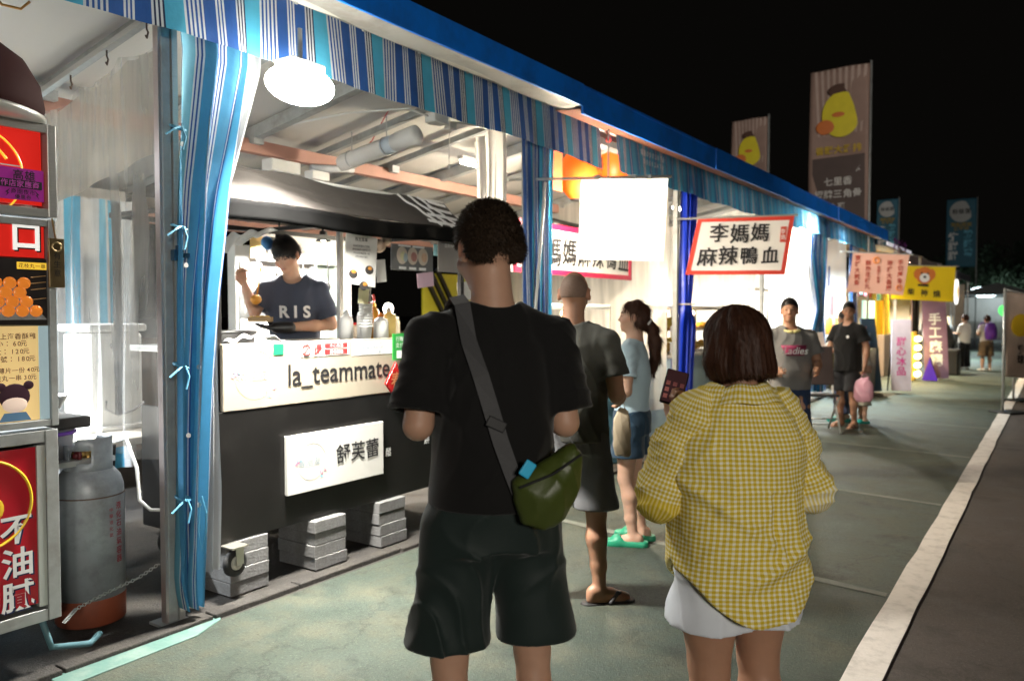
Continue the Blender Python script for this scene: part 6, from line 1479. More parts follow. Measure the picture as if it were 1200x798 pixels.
# lamps inside the stalls
def tube_lamp(y, label, powr, x=-3.85, col=(1, 0.93, 0.80), z=None, L_=0.55, pt=False):
    z = roofz(x) - 0.14 if z is None else z
    t = empty('tube_lamp', (x, y, z), label, 'lamp', 'strip lamps under the market roof')
    b = MB(); b.span((x - 0.03, y - L_ / 2, z + 0.02), (x + 0.03, y + L_ / 2, z + 0.05)); b.build('housing', M_WHITEP, t)
    b = MB(); b.cyl((x, y - L_ / 2 + 0.02, z), (x, y + L_ / 2 - 0.02, z), 0.02, n=10); b.build('tube', glow('strip lamp %d' % int(col[2] * 100), col, 25), t, smooth=True)
    b = MB(); b.tube([(x, y, z + 0.05), (x, y, roofz(x) - 0.005)], 0.008, 6); b.build('hanger', M_STEEL, t)
    if pt: point('strip_light', (x, y, z - 0.04), powr, col, 0.06)
    else: area('strip_light', (x, y, z - 0.03), powr * 0.7, 0.06, (0.0, 0, -1), col, sy=L_, spread=135)
tube_lamp(6.35, 'glaring strip lamp hidden behind the white banner', 320, x=-3.32, z=2.40, L_=0.4, col=(1, 0.88, 0.68), pt=True)
tube_lamp(5.75, 'strip lamp at the lantern end of the second stall', 120, x=-4.3, col=(1, 0.91, 0.78))
tube_lamp(1.0, 'added unseen cool strip lamp brightening the back left behind the red kiosk', 650, x=-5.6, col=(0.9, 0.96, 1.0), L_=0.8)  # added lamp, out of sight, brightens the cloth behind the clear plastic
tube_lamp(9.9, 'strip lamp over the fried food case right of the blue tarpaulin', 150, x=-4.1, col=(1, 0.91, 0.78))
t = empty('bulb_lamp', atx(941, 262, -3.5), 'bright round bulb lamp at the right edge of the calligraphy banner', 'lamp')
pb = atx(941, 263, -3.5); b = MB(); b.ball(pb, (0.07, 0.07, 0.09), 16); b.build('bulb', glow('white led', (1, 0.96, 0.84), 60), t, smooth=True)
b = MB(); b.tube([pb + (0, 0, 0.08), (pb[0], pb[1], roofz(pb[0]) - 0.01)], 0.015, 8); b.build('socket', M_WHITEP, t)
point('bulb_light', pb + (0.0, 0, -0.12), 330, (1, 0.92, 0.78), 0.08)
tube_lamp(12.9, 'strip lamp over the man in the grey tee', 260, x=-4.6, col=(1, 0.92, 0.8))
tube_lamp(15.9, 'cold strip lamp over the drinks posters', 380, x=-3.55, col=(0.8, 0.97, 1.0))
# drinks stall clutter between the curtain and the man in black
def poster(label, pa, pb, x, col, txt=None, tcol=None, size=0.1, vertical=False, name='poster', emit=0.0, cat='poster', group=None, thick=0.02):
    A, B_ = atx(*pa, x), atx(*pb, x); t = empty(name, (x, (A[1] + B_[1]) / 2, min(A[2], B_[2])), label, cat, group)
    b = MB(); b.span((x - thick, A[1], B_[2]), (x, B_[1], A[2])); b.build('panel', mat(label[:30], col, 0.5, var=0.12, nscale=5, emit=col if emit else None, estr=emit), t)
    if txt:
        b = MB(); n = len(txt)
        for i, s_ in enumerate(txt):
            if vertical: text_geo(b, s_, (x, A[1] + (B_[1] - A[1]) * (i + 0.5) / n, (A[2] + B_[2]) / 2), size, RX, UZ, bold=0.02, vertical=True)
            else: text_geo(b, s_, (x, (A[1] + B_[1]) / 2, A[2] + (B_[2] - A[2]) * (i + 0.5) / n), size, RX, UZ, bold=0.02)
        b.build('lettering', tcol or M_INK, t)
    return t, (A, B_)
poster('dark blue cloth sign with yellow writing inside the drinks stall', (972, 312), (996, 338), -3.9, (0.02, 0.04, 0.16), ['飲品', '果汁'], M_YELLOWINK, 0.28)
poster('mauve and yellow drinks poster behind the man in the black tee', (972, 346), (991, 372), -3.8, (0.42, 0.30, 0.36), ['鮮榨'], M_YELLOWINK, 0.3)
poster('white and yellow menu card below the drinks poster', (974, 396), (990, 411), -3.75, (0.7, 0.45, 0.08), ['熱賣'], M_REDINK, 0.22)
t = empty('drinks_dispenser', (-3.75, 15.1, 1.0), 'tall clear drinks dispenser with pink and orange juice by the tied curtain', 'dispenser')
pa = atx(974, 380, -3.72)
b = MB(); b.span((-3.95, pa[1] - 0.30, 1.0), (-3.6, pa[1] + 0.5, 1.06)); b.build('base', M_STEELB, t)
for i, cl in enumerate(((0.75, 0.35, 0.05), (0.75, 0.2, 0.22), (0.8, 0.6, 0.1))):
    b = MB(); b.lathe([(0.10, 0), (0.11, 0.02), (0.11, 0.32), (0.06, 0.36), (0, 0.37)], (-3.78, pa[1] - 0.15 + i * 0.25, 1.062), 18); b.build('jar', mat('juice %d' % i, cl, 0.15, trans=0.3), t, smooth=True)
counter(14.7, 16.8, 'dark counter of the drinks stall behind the man in the black tee', m=mat('dark counter', (0.05, 0.05, 0.055), 0.5))

# peach menu banner and yellow banner over the far end
d = 14.6
t, ce, r, u, w, h = board4('peach_menu_banner', 'peach coloured menu banner with five columns of brown red writing', 'banner', (atd(1000, 296, d), atd(1066, 299, d), atd(1058, 346, d), atd(992, 342, d)), mat('peach vinyl', (0.72, 0.40, 0.30), 0.55, var=0.08))
b = MB()
for i, (s_, z, sz) in enumerate((('炭烤大魷魚', 0.04, 0.105), ('酥炸花枝丸', -0.03, 0.10), ('鹽酥雞軟骨', -0.02, 0.06), ('現烤大香腸', -0.03, 0.105), ('手切厚魚排', 0.0, 0.105))): text_geo(b, s_, ce + r * (i - 2) * w * 0.19 + u * z + np.cross(r, u) * 0.01, sz, r, u, vertical=True, bold=0.02, lift=0.012)
b.build('lettering', mat('brown red ink', (0.35, 0.04, 0.02), 0.5), t)
b = MB(); n_ = np.cross(r, u); b.torus(ce + r * w * 0.38 - u * h * 0.33 + n_ * 0.02, 0.05, 0.012, n_, 16); b.torus(ce - r * w * 0.05 + u * h * 0.33 + n_ * 0.02, 0.05, 0.02, n_, 16); b.build('food_print', mat('orange food print', (0.7, 0.25, 0.08), 0.5), t)
b = MB(); b.tube([atd(985, 295, d), atd(1070, 298.5, d)], 0.012, 8); b.build('rod', M_STEELB, t)
d = 17.6
t, ce, r, u, w, h = board4('yellow_shop_banner', 'bright yellow banner with a brown dog face and three black characters', 'banner', (atd(1046, 311, d), atd(1120, 313, d), atd(1117, 354, d), atd(1044, 350, d)), mat('yellow vinyl', (0.80, 0.58, 0.01), 0.5, var=0.06))
n_ = np.cross(r, u)
b = MB(); brush(t, [('柴', ce - r * 0.27 - u * 0.20, 0.15, r, u, 0), ('神', ce + r * 0.02 - u * 0.21, 0.15, r, u, 0), ('燒', ce + r * 0.30 - u * 0.22, 0.15, r, u, 0)], lift=0.018)
b = MB(); Rm = np.stack([r, n_, u], 1)
def oval(mb, c, a, e): 
    mb.plate([(a * math.cos(q_), e * math.sin(q_)) for q_ in np.linspace(0, 2 * math.pi, 21)[:-1]], r, u, c, 0.004)
for dx in (-0.15, 0.15): oval(b, ce + r * (0.02 + dx) + u * 0.20 + n_ * 0.012, 0.09, 0.12)
oval(b, ce + r * 0.02 + u * 0.17 + n_ * 0.010, 0.19, 0.19); b.build('dog_print', mat('brown orange dog print', (0.62, 0.18, 0.04), 0.5), t)
b = MB(); oval(b, ce + r * 0.02 + u * 0.12 + n_ * 0.0165, 0.11, 0.10); b.build('muzzle_print', M_WHITEINK, t)
b = MB(); oval(b, ce + r * 0.02 + u * 0.14 + n_ * 0.022, 0.035, 0.028)
for dx in (-0.07, 0.07): oval(b, ce + r * (0.02 + dx) + u * 0.22 + n_ * 0.0165, 0.02, 0.022)
b.plate([(-0.12, -0.03), (0.12, -0.03), (0.12, 0.02), (-0.12, 0.02)], r, u, ce - u * 0.04 + n_ * 0.012, 0.004); b.build('nose_print', M_INK, t)
b = MB(); b.tube([atd(1040, 310.5, d), atd(1124, 312.5, d)], 0.012, 8); b.build('rod', M_STEELB, t)
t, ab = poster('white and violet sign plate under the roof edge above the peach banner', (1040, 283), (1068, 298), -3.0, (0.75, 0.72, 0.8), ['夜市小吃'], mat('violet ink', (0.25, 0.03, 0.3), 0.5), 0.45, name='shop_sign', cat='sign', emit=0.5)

# free-standing signs by the far stalls
def stand_sign(name, label, base, h, w, yaw, mtl, txt=None, tm=None, size=0.14, lean=0.12, cat='sign', legs=True):
    t = empty(name, (base[0], base[1], 0), label, cat, rz=yaw)
    Rl = rotx(-lean)
    b = MB(); b.box(Rl @ np.array((0, 0, h / 2 + 0.05)), (w, 0.03, h), Rl); b.build('panel', mtl, t, bev=0.004, local=True)
    if legs:
        b = MB()
        for s_ in (-1, 1): b.bar(Rl @ np.array((s_ * w * 0.42, 0.02, h * 0.85)), (s_ * w * 0.42, -0.02 + h * 0.38, 0.012), 0.025, 0.025)
        b.bar((-w * 0.42, 0.22, 0.15), (w * 0.42, 0.22, 0.15), 0.02, 0.02); b.build('frame', M_BLACKM, t, local=True)
    if txt:
        b = MB(); n = len(txt)
        for i, s_ in enumerate(txt): text_geo(b, s_, Rl @ np.array(((i - (n - 1) / 2) * w * 0.8 / n, -0.016, h * 0.52)), size, (1, 0, 0), Rl @ np.array((0, 0, 1)), vertical=True, bold=0.02, lift=0.004)
        b.build('lettering', tm, t, local=True)
    return t
stand_sign('pink_stand_sign', 'tall white and magenta stand sign leaning on the lit pavement', atz(1056, 461), 1.32, 0.34, 0.35, mat('white pink print', (0.75, 0.62, 0.66), 0.45), ['甜心冰品'], mat('magenta ink 2', (0.65, 0.02, 0.22), 0.5), 0.17, lean=0.08)
o = stand_sign('dark_sign_board', 'dark blue framed A board behind the man in the black tee', atz(1025, 462), 1.35, 0.36, 1.0, mat('dark blue board', (0.05, 0.10, 0.15), 0.4), None, None, lean=0.14)
stand_sign('purple_stand_sign', 'purple and grey A board beside the glowing bulbs of the yellow stall', atz(1098, 446), 1.75, 0.5, 0.5, mat('mauve board', (0.22, 0.13, 0.20), 0.5, var=0.4, nscale=3), ['手工麻糬'], M_WHITEINK, 0.28, lean=0.14)
b = MB(); pz = atz(1090, 447); b.add([pz + (-0.16, 0, 0.02), pz + (0.14, 0.02, 0.02), pz + (-0.02, 0.2, 0.55), pz + (-0.02, -0.02, 0.5)], [(0, 1, 2), (0, 3, 1), (0, 2, 3), (1, 3, 2)])
tag(b.build('purple_bag', mat('bright violet cloth', (0.09, 0.02, 0.45), 0.6)), 'bright violet cloth draped at the foot of the purple A board', 'cloth')
t = empty('bulb_column', (-2.95, 18.8, 0), 'double column of glowing yellow bulbs at the edge of the yellow stall', 'light column')
pz = atd(1072, 440, 17.4); b = MB(); bx0 = np.array((pz[0], pz[1], 0.0))
b.box(bx0 + (-0.03, 0, 0.55), (0.05, 0.5, 1.05)); b.build('panel', mat('yellow light panel', (0.5, 0.32, 0.02), 0.5), t)
for i in range(5):
    for j in range(2):
        b = MB(); b.ball(bx0 + (0.05, -0.12 + 0.24 * j, 0.16 + 0.19 * i), (0.06, 0.09, 0.065), 10); b.build('bulb', glow('warm yellow bulb', (1, 0.82, 0.35), 6), t, smooth=True)
point('bulb_column_light', bx0 + (0.25, 0, 0.7), 12, (1, 0.8, 0.4), 0.2)
# yellow stall frame
t = empty('yellow_stall', (-3.4, 18.2, 0), 'yellow painted stall front with a row of round bulbs behind the pink sign', 'stall')
b = MB(); A = atx(1040, 350, -3.35); B_ = atx(1078, 440, -3.35)
b.span((-3.40, A[1] - 0.3, 0.02), (-3.36, A[1] + 0.25, 2.05)); b.span((-3.41, A[1] - 0.3, 2.06), (-3.36, B_[1] + 0.9, 2.32)); b.span((-3.40, B_[1] + 0.4, 0.02), (-3.36, B_[1] + 0.9, 2.05)); b.span((-4.0, A[1] + 0.26, 0.02), (-3.42, B_[1] + 0.38, 1.0)); b.build('front', M_YELLOW, t)
for i in range(8):
    b = MB(); b.ball((-3.33, A[1] - 0.2 + i * 0.42, 2.19), (0.05, 0.08, 0.08), 10); b.build('bulb', glow('warm yellow bulb', (1, 0.82, 0.35), 6), t, smooth=True)
tube_lamp(18.3, 'warm strip lamp inside the yellow stall', 260, x=-3.5, col=(1, 0.8, 0.5), z=2.5)

# the crowded far fronts: cases, boards and hanging goods
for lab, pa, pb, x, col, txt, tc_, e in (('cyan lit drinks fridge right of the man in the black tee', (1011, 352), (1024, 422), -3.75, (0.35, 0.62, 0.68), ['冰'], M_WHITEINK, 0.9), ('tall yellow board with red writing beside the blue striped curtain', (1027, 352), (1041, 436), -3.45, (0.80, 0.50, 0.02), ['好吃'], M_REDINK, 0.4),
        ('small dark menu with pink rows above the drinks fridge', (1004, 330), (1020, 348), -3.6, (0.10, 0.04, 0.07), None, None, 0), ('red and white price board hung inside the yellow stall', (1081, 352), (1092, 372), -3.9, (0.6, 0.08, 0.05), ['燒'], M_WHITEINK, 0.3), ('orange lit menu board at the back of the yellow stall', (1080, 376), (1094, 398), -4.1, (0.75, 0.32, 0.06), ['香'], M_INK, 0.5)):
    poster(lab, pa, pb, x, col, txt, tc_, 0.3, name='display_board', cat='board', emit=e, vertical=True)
for i in range(7):
    pz = atx(1000 + i * 5, 327 + i * 2.2, -3.55); t = empty('hanging_packet', pz, 'bright snack packet clipped in the row under the eave by the peach banner', 'packet', 'snack packets clipped in a row')
    b = MB(); b.span(pz + (-0.03, -0.09, -0.26), pz + (0.03, 0.09, -0.02)); b.build('packet', mat('packet %d' % (i % 4), ((0.6, 0.1, 0.05), (0.7, 0.5, 0.05), (0.08, 0.3, 0.5), (0.55, 0.2, 0.4))[i % 4], 0.3, var=0.3, nscale=12), t, bev=0.02)
    b = MB(); b.span(pz + (-0.005, -0.02, -0.02), pz + (0.005, 0.02, 0.05)); b.build('clip', M_STEEL, t)
t = empty('snack_cart', atz(1040, 466), 'low cart of stacked coloured boxes between the dark A board and the pink sign', 'cart'); pz = WLOC[t]
b = MB(); b.span(pz + (-0.9, -0.4, 0.12), pz + (-0.3, 0.9, 0.85)); b.build('body', mat('olive cart', (0.16, 0.13, 0.04), 0.5, var=0.4, nscale=4), t, bev=0.01)
for i in range(6):
    b = MB(); b.span(pz + (-0.75, -0.35 + i * 0.2, 0.852), pz + (-0.4, -0.18 + i * 0.2, 1.0 + 0.12 * (i % 3))); b.build('box', mat('cart box %d' % (i % 3), ((0.7, 0.4, 0.05), (0.1, 0.25, 0.4), (0.6, 0.1, 0.1))[i % 3], 0.5, var=0.2), t)
for x in (-0.8, -0.4):
    for y in (-0.3, 0.8):
        b = MB(); b.torus(pz + (x, y, 0.07), 0.045, 0.018, (1, 0, 0), 14); b.build('wheel', M_BLACKP, t, smooth=True)

# ------------------------------------------------------------------ the row beyond the blue roof
fr = random.Random(21)
farx = -2.95
spec = [(19.6, 22.6, (0.35, 0.30, 0.27), (1, 0.85, 0.6), 'brown roofed far stall next to the end of the blue roof'), (22.9, 26.2, (0.30, 0.24, 0.20), (0.95, 0.95, 0.9), 'tan roofed far stall with the round lit sign'), (26.5, 30.5, (0.25, 0.22, 0.22), (0.8, 0.95, 1.0), 'grey roofed far stall behind the woman in white'), (31, 36, (0.2, 0.2, 0.22), (0.8, 0.95, 1.0), 'last dim stall at the end of the row')]
for i, (ya, yb, rc, lc, lab) in enumerate(spec):
    t = empty('far_stall', (-4.2, (ya + yb) / 2, 0), lab, 'stall', 'stalls beyond the blue roof')
    ex = farx + 0.03 * i
    b = MB(); b.sheet(lambda a, c: (ex - 2.8 * a + 0.0, ya + (yb - ya) * c, 2.92 + 0.42 * math.sin(a * math.pi * 0.5) - 0.05 * math.sin(c * math.pi) + 0.02 * math.sin(c * 30) * (1 - a)), 10, 30); b.build('roof', mat('far roof %d' % i, rc, 0.6, var=0.2, nscale=2), t, smooth=True, thick=0.02)
    b = MB(); b.span((ex - 0.03, ya, 2.68), (ex - 0.01, yb, 2.9)); b.build('valance', mat('far valance %d' % i, (rc[0] * 0.7, rc[1] * 0.6, rc[2] * 0.7), 0.7, var=0.3, nscale=3), t)
    for y in (ya + 0.1, yb - 0.1):
        b = MB(); b.span((ex - 0.12, y - 0.03, 0.01), (ex - 0.06, y + 0.03, 2.9)); b.build('post', M_STEEL, t)
    b = MB(); b.span((ex - 2.6, ya, 0.02), (ex - 2.55, yb, 2.6)); b.span((ex - 2.54, yb - 0.04, 0.02), (ex - 0.2, yb, 2.6)); b.build('wall', mat('far wall %d' % i, (0.4, 0.36, 0.3), 0.7, var=0.3, nscale=2), t)
    b = MB(); b.span((ex - 0.9, ya + 0.4, 0.02), (ex - 0.35, yb - 0.3, 0.98)); b.build('counter', mat('far counter %d' % i, (0.25, 0.2, 0.17), 0.5, var=0.4, nscale=2), t, bev=0.01)
    b = MB()
    for q_ in range(7): b.box((ex - 0.6 + fr.uniform(-0.15, 0.15), ya + 0.7 + q_ * (yb - ya - 1.4) / 6, 1.0 + 0.13), (fr.uniform(0.15, 0.3), fr.uniform(0.15, 0.3), fr.uniform(0.2, 0.5)))
    b.build('goods', mat('goods %d' % i, (fr.uniform(0.2, 0.6), fr.uniform(0.15, 0.4), fr.uniform(0.05, 0.3)), 0.5, var=0.6, nscale=4), t)
    area('far_stall_light', (ex - 0.7, (ya + yb) / 2, 2.55), (320, 300, 380, 160)[i], 0.2, (0.2, 0, -1), lc, sy=1.5, spread=115)
    b = MB(); b.cyl((ex - 0.7, (ya + yb) / 2 - 0.5, 2.6), (ex - 0.7, (ya + yb) / 2 + 0.5, 2.6), 0.03, n=8); b.build('lamp', glow('far lamp %d' % i, lc, 14), t)
curtain('striped_curtain', 'dark striped curtain at the corner of the tan roofed far stall', [(2.7, 22.0, 23.2), (0.1, 22.2, 23.1)], farx - 0.08, mat('dark striped brown cloth', (0.10, 0.07, 0.08), 0.8, var=0.5, nscale=8, stretch=(1, 14, 1)), 1.6, nw=5, depth=0.06, group=GC, seed=13)
pz = atx(1122, 342, farx + 0.12)
t = empty('round_sign', pz, 'round white lit sign with an orange centre on the far stall', 'sign')
b = MB(); b.cyl(pz + (-0.06, 0, 0), pz + (0.0, 0, 0), 0.42, n=28); b.build('disc', mat('lit white disc', (0.8, 0.8, 0.78), 0.4, emit=(1, 0.97, 0.9), estr=1.6), t)
b = MB(); b.cyl(pz + (0.001, 0, 0), pz + (0.012, 0, 0), 0.20, n=22); b.build('centre', mat('lit orange disc', (0.75, 0.35, 0.05), 0.4, emit=(0.9, 0.4, 0.05), estr=0.8), t)

# ------------------------------------------------------------------ tall banners on poles above the roof
def pole_banner(label, pole_px, top_py, d_y, wpx, hpx, kind, cut=None, group='tall banners on poles behind the roofs'):
    p = aty(pole_px, top_py, d_y); s_ = (d_y * math.cos(YAW) - p[0] * math.sin(YAW)) / FPX
    w, h = wpx * s_, hpx * s_
    t = empty('pole_banner', (p[0], p[1], 0), label, 'banner', group)
    b = MB(); b.tube([(p[0] + 0.02, p[1], 0.02), (p[0] + 0.02, p[1], p[2] + 0.05)], 0.022, 8); b.build('pole', M_STEEL, t, smooth=True)
    def q(a, c): return (p[0] - w * a, p[1] - 0.04 * math.sin(a * 5 + c * 4), p[2] - h * c + 0.03 * w * a * math.sin(c * 9))
    b = MB(); b.sheet(lambda a, c: q(1 - a, c), 14, 24)
    base = {'brown': (0.26, 0.17, 0.14), 'blue': (0.03, 0.13, 0.20)}[kind]
    b.build('cloth', mat('banner cloth ' + kind, base, 0.7, var=0.15), t, smooth=True, thick=0.004)
    r, u = np.array((1.0, 0, 0)), np.array((0, 0, 1.0)); F_ = lambda a, c: np.array(q(a, c)) + np.array((0, -0.012, 0))
    if kind == 'brown':
        b = MB()
        for i in range(9):
            a0 = 0.04 + i * 0.105; b.add([F_(a0, 0.005), F_(a0 + 0.05, 0.005), F_(0.5 + (a0 - 0.5) * 0.85 + 0.035, 0.42), F_(0.5 + (a0 - 0.5) * 0.85, 0.42)], [(0, 1, 2, 3)])
        b.build('stripe_print', mat('pale stripe print', (0.40, 0.30, 0.26), 0.7), t)
        b = MB(); c0 = F_(0.46, 0.30) + np.array((0, -0.03, 0)); b.ball(c0, (w * 0.33, 0.006, w * 0.40), 28); b.ball(c0 + (w * 0.28, 0, w * 0.18), (w * 0.10, 0.005, w * 0.16), 16); b.build('yellow_blob_print', mat('yellow banner print', (0.62, 0.52, 0.02), 0.6), t, smooth=True)
        b = MB(); b.ball(c0 + (-w * 0.05, -0.006, w * 0.0), (w * 0.11, 0.005, w * 0.045), 14); b.ball(c0 + (-w * 0.27, -0.004, -w * 0.2), (w * 0.16, 0.006, w * 0.13), 16); b.build('orange_print', mat('orange banner print', (0.55, 0.15, 0.03), 0.6), t, smooth=True)
        b = MB(); b.ball(c0 + (-w * 0.02, 0.003, w * 0.42), (w * 0.22, 0.005, w * 0.12), 16); b.build('dark_print', mat('dark brown print', (0.07, 0.03, 0.02), 0.6), t, smooth=True)
        b = MB(); b.add([F_(0.06, 0.56), F_(0.94, 0.56), F_(0.94, 0.995), F_(0.06, 0.995)], [(0, 3, 2, 1)]); b.build('dark_panel_print', mat('brown panel print', (0.075, 0.05, 0.045), 0.7), t)
        b = MB()
        for i, s2_ in enumerate(('雞肉/雞球', '七里香', '招牌三角骨', '全雞')): text_geo(b, s2_, F_(0.5, 0.64 + 0.085 * i) + np.array((0, -0.05, 0)), w * 0.155, r, u, bold=0.02, lift=0.006)
        b.build('lettering', mat('grey white print', (0.5, 0.48, 0.46), 0.7), t)
        b = MB(); text_geo(b, '香酥大雞排', F_(0.5, 0.515) + np.array((0, -0.05, 0)), w * 0.15, r, u, bold=0.03, lift=0.01); b.build('title', mat('ochre print', (0.45, 0.3, 0.03), 0.7), t)
    else:
        b = MB(); c0 = F_(0.5, 0.19) + np.array((0, -0.03, 0)); b.ball(c0, (w * 0.40, 0.006, w * 0.40), 28); b.build('disc_print', mat('pale grey disc print', (0.45, 0.46, 0.46), 0.6), t, smooth=True)
        b = MB(); text_geo(b, '粉漿蛋', c0 + (0, -0.007, 0), w * 0.2, r, u, bold=0.02, lift=0.002); text_geo(b, '早點', F_(0.5, 0.385), w * 0.001, r, u); b.build('lettering', M_INK, t)
        b = MB(); text_geo(b, '現點現做', F_(0.5, 0.375) + np.array((0, -0.05, 0)), w * 0.17, r, u, bold=0.01, lift=0.006); text_geo(b, '古早味', F_(0.5, 0.43) + np.array((0, -0.05, 0)), w * 0.17, r, u, lift=0.006); b.build('small_lettering', mat('ochre print', (0.45, 0.3, 0.03), 0.7), t)
        b = MB(); text_geo(b, '炸甜甜', F_(0.76, 0.69) + np.array((0, -0.05, 0)), w * 0.33, r, u, vertical=True, bold=0.03, lift=0.006); b.build('lettering', M_WHITEINK, t)
        b = MB(); text_geo(b, '粉漿蛋', F_(0.26, 0.66) + np.array((0, -0.05, 0)), w * 0.33, r, u, vertical=True, bold=0.03, lift=0.006); b.build('lettering', mat('light blue print', (0.15, 0.5, 0.7), 0.7), t)
    return t
pole_banner('largest brown striped banner with a big yellow round figure above the roof', 1020, 74, 18, 67, 184, 'brown')
pole_banner('smaller brown striped banner with a yellow figure half hidden by the roof', 900, 137, 18, 43, 125, 'brown')
pole_banner('tall blue banner with a pale disc standing by itself over the far stalls', 1145, 232, 40, 31, 80, 'blue')
pole_banner('small blue banner with a pale disc just right of the big brown banner', 1053, 233, 26.5, 23, 62, 'blue')
# the banners get their light from an added spot across the road
# ------------------------------------------------------------------ sign stands at the right edge
def flag_stand(label, base_px, top_py, yaw, mtl, txt):
    b0 = atz(*base_px); hgt = np.linalg.norm(atd(base_px[0], top_py, 1)[2] - 0) ; dd = (b0 - _C) @ _fw
    zt = (CZ + dd * (ray(base_px[0], top_py)[2]))
    t = empty('flag_stand', (b0[0], b0[1], 0), label, 'sign stand', 'narrow sign stands at the road edge', rz=yaw)
    b = MB(); b.box((0, 0, 0.02), (0.50, 0.36, 0.02)); b.build('base_plate', M_BLACKM, t, bev=0.005, local=True)
    b = MB(); b.tube([(-0.18, 0, 0.03), (-0.18, 0, zt)], 0.02, 8); b.tube([(-0.18, 0, zt - 0.02), (0.42, 0, zt - 0.10)], 0.012, 8); b.build('pole', M_STEELB, t, smooth=True, local=True)
    b = MB(); b.sheet(lambda a, c: (-0.16 + 0.56 * a, 0.02 * math.sin(a * 4 + c * 5), zt - 0.05 - 0.05 * a - (zt - 0.6) * c), 12, 20); b.build('cloth', mtl, t, smooth=True, thick=0.004, local=True)
    b = MB(); b.ball((0.12, -0.03, zt - 0.55), (0.2, 0.01, 0.17), 18); b.build('print', M_YELLOWINK, t, smooth=True, local=True)
    b = MB(); text_geo(b, txt, (0.12, -0.03, zt - 0.98), 0.14, (1, 0, 0), UZ, vertical=True, bold=0.02, lift=0.01); b.build('lettering', M_INK, t, local=True)
    return t
flag_stand('cream and brown flag on a steel stand beside the white road line', (1185, 484), 338, 0.95, mat('cream flag print', (0.55, 0.42, 0.34), 0.6, var=0.4, nscale=2.5), '雞球')
flag_stand('paler flag stand with a pink foot just behind the cream flag', (1197, 470), 352, 0.9, mat('pink cream flag print', (0.6, 0.45, 0.42), 0.6, var=0.35, nscale=2), '香酥')

# ------------------------------------------------------------------ folding chair, trolley and clutter by the man in grey
cb = atz(958, 505)
t = empty('folding_chair', (cb[0], cb[1], 0), 'metal folding chair with a dark back and white card beside the man in grey', 'chair', rz=0.5)
b = MB()
for x in (-0.2, 0.2): b.tube([(x, -0.28, 0.012), (x, 0.06, 0.5), (x, 0.20, 0.98)], 0.014, 8); b.tube([(x, 0.24, 0.012), (x, -0.20, 0.46)], 0.014, 8)
b.tube([(-0.2, -0.16, 0.18), (0.2, -0.16, 0.18)], 0.01, 6); b.tube([(-0.2, 0.2, 0.06), (0.2, 0.2, 0.06)], 0.01, 6); b.build('frame', M_STEELB, t, smooth=True, local=True)
b = MB(); b.box((0, -0.04, 0.47), (0.40, 0.38, 0.025)); b.build('seat', M_BLACKP, t, bev=0.008, local=True)
b = MB(); b.box((0, 0.14, 0.82), (0.44, 0.02, 0.50), rotx(-0.25)); b.build('backrest', mat('dark brown vinyl', (0.045, 0.03, 0.028), 0.5), t, bev=0.01, local=True)
b = MB(); b.box((0.0, 0.125, 0.95), (0.12, 0.006, 0.06), rotx(-0.25)); b.build('label', M_PAPER, t, local=True)
q = empty('price_card', (cb[0] - 0.1, cb[1] + 0.05, 1.0), 'large white menu card propped on the folding chair back', 'card')
ca = atd(951, 390, 10.6); cb2 = atd(965, 423, 10.6)
b = MB(); cc = (ca + cb2) / 2; b.box(cc, (0.20, 0.01, ca[2] - cb2[2]), rotz(0.5) @ roty(-0.15)); b.build('card', mat('pinkish card', (0.72, 0.62, 0.56), 0.6, var=0.1), q)
b = MB(); A = atd(962, 412, 10.8); b.tube([A, atd(970, 403, 10.8), atd(978, 397, 10.8)], 0.02, 8); tag(b.build('lamp_arm', M_WHITEP, smooth=True), 'bent white lamp arm clipped beside the menu card on the chair', 'lamp arm')
# small four legged trestle below the purple clothes
# added, unseen post of floodlights behind the viewer, fill light for people's backs
t = empty('added_fill_post', (4.6, -3.4, 0), 'added unseen steel post with two round fill floodlights across the road from the stalls', 'lamp post')
b = MB(); b.tube([(4.6, -3.4, 0.01), (4.6, -3.4, 4.7)], [0.07, 0.05], 12); b.build('post', M_STEEL, t, smooth=True)
for s_ in (-1, 1):
    c0 = np.array((4.6, -3.4 + 0.5 * s_, 2.9)); dv = unit(np.array((-2.4, 4.0, 0.9)) - c0)
    b = MB(); b.cyl(c0 + dv * 0.1, c0 - dv * 0.1, 0.2, 0.14, 20); b.build('housing', M_BLACKM, t, smooth=True)
    b = MB(); b.cyl(c0 + dv * 0.101, c0 + dv * 0.11, 0.18, n=20); b.build('glass', glow('flood glass', (1, 0.92, 0.78), 12), t)
    area('floodlight', c0 + dv * 0.13, FILL, 0.36, dv, (1, 0.93, 0.82))
l = bpy.data.lights.new('added_banner_spot', 'SPOT'); l.energy = 5500; l.spot_size = math.radians(30); l.spot_blend = 0.6; l.shadow_soft_size = 0.15; l.color = (1, 0.93, 0.82)  # added spot without a lamp body, brightens the high banners
o = bpy.data.objects.new('added_banner_spot', l); COL.objects.link(o); o.location = (4.6, -3.2, 4.72); o.rotation_euler = (Vector((-3.6, 22, 6.2)) - Vector(o.location)).to_track_quat('-Z', 'Y').to_euler()
b = MB(); b.tube([(4.6, -3.9, 2.85), (4.6, -2.9, 2.85)], 0.03, 8); b.build('crossarm', M_STEEL, t)

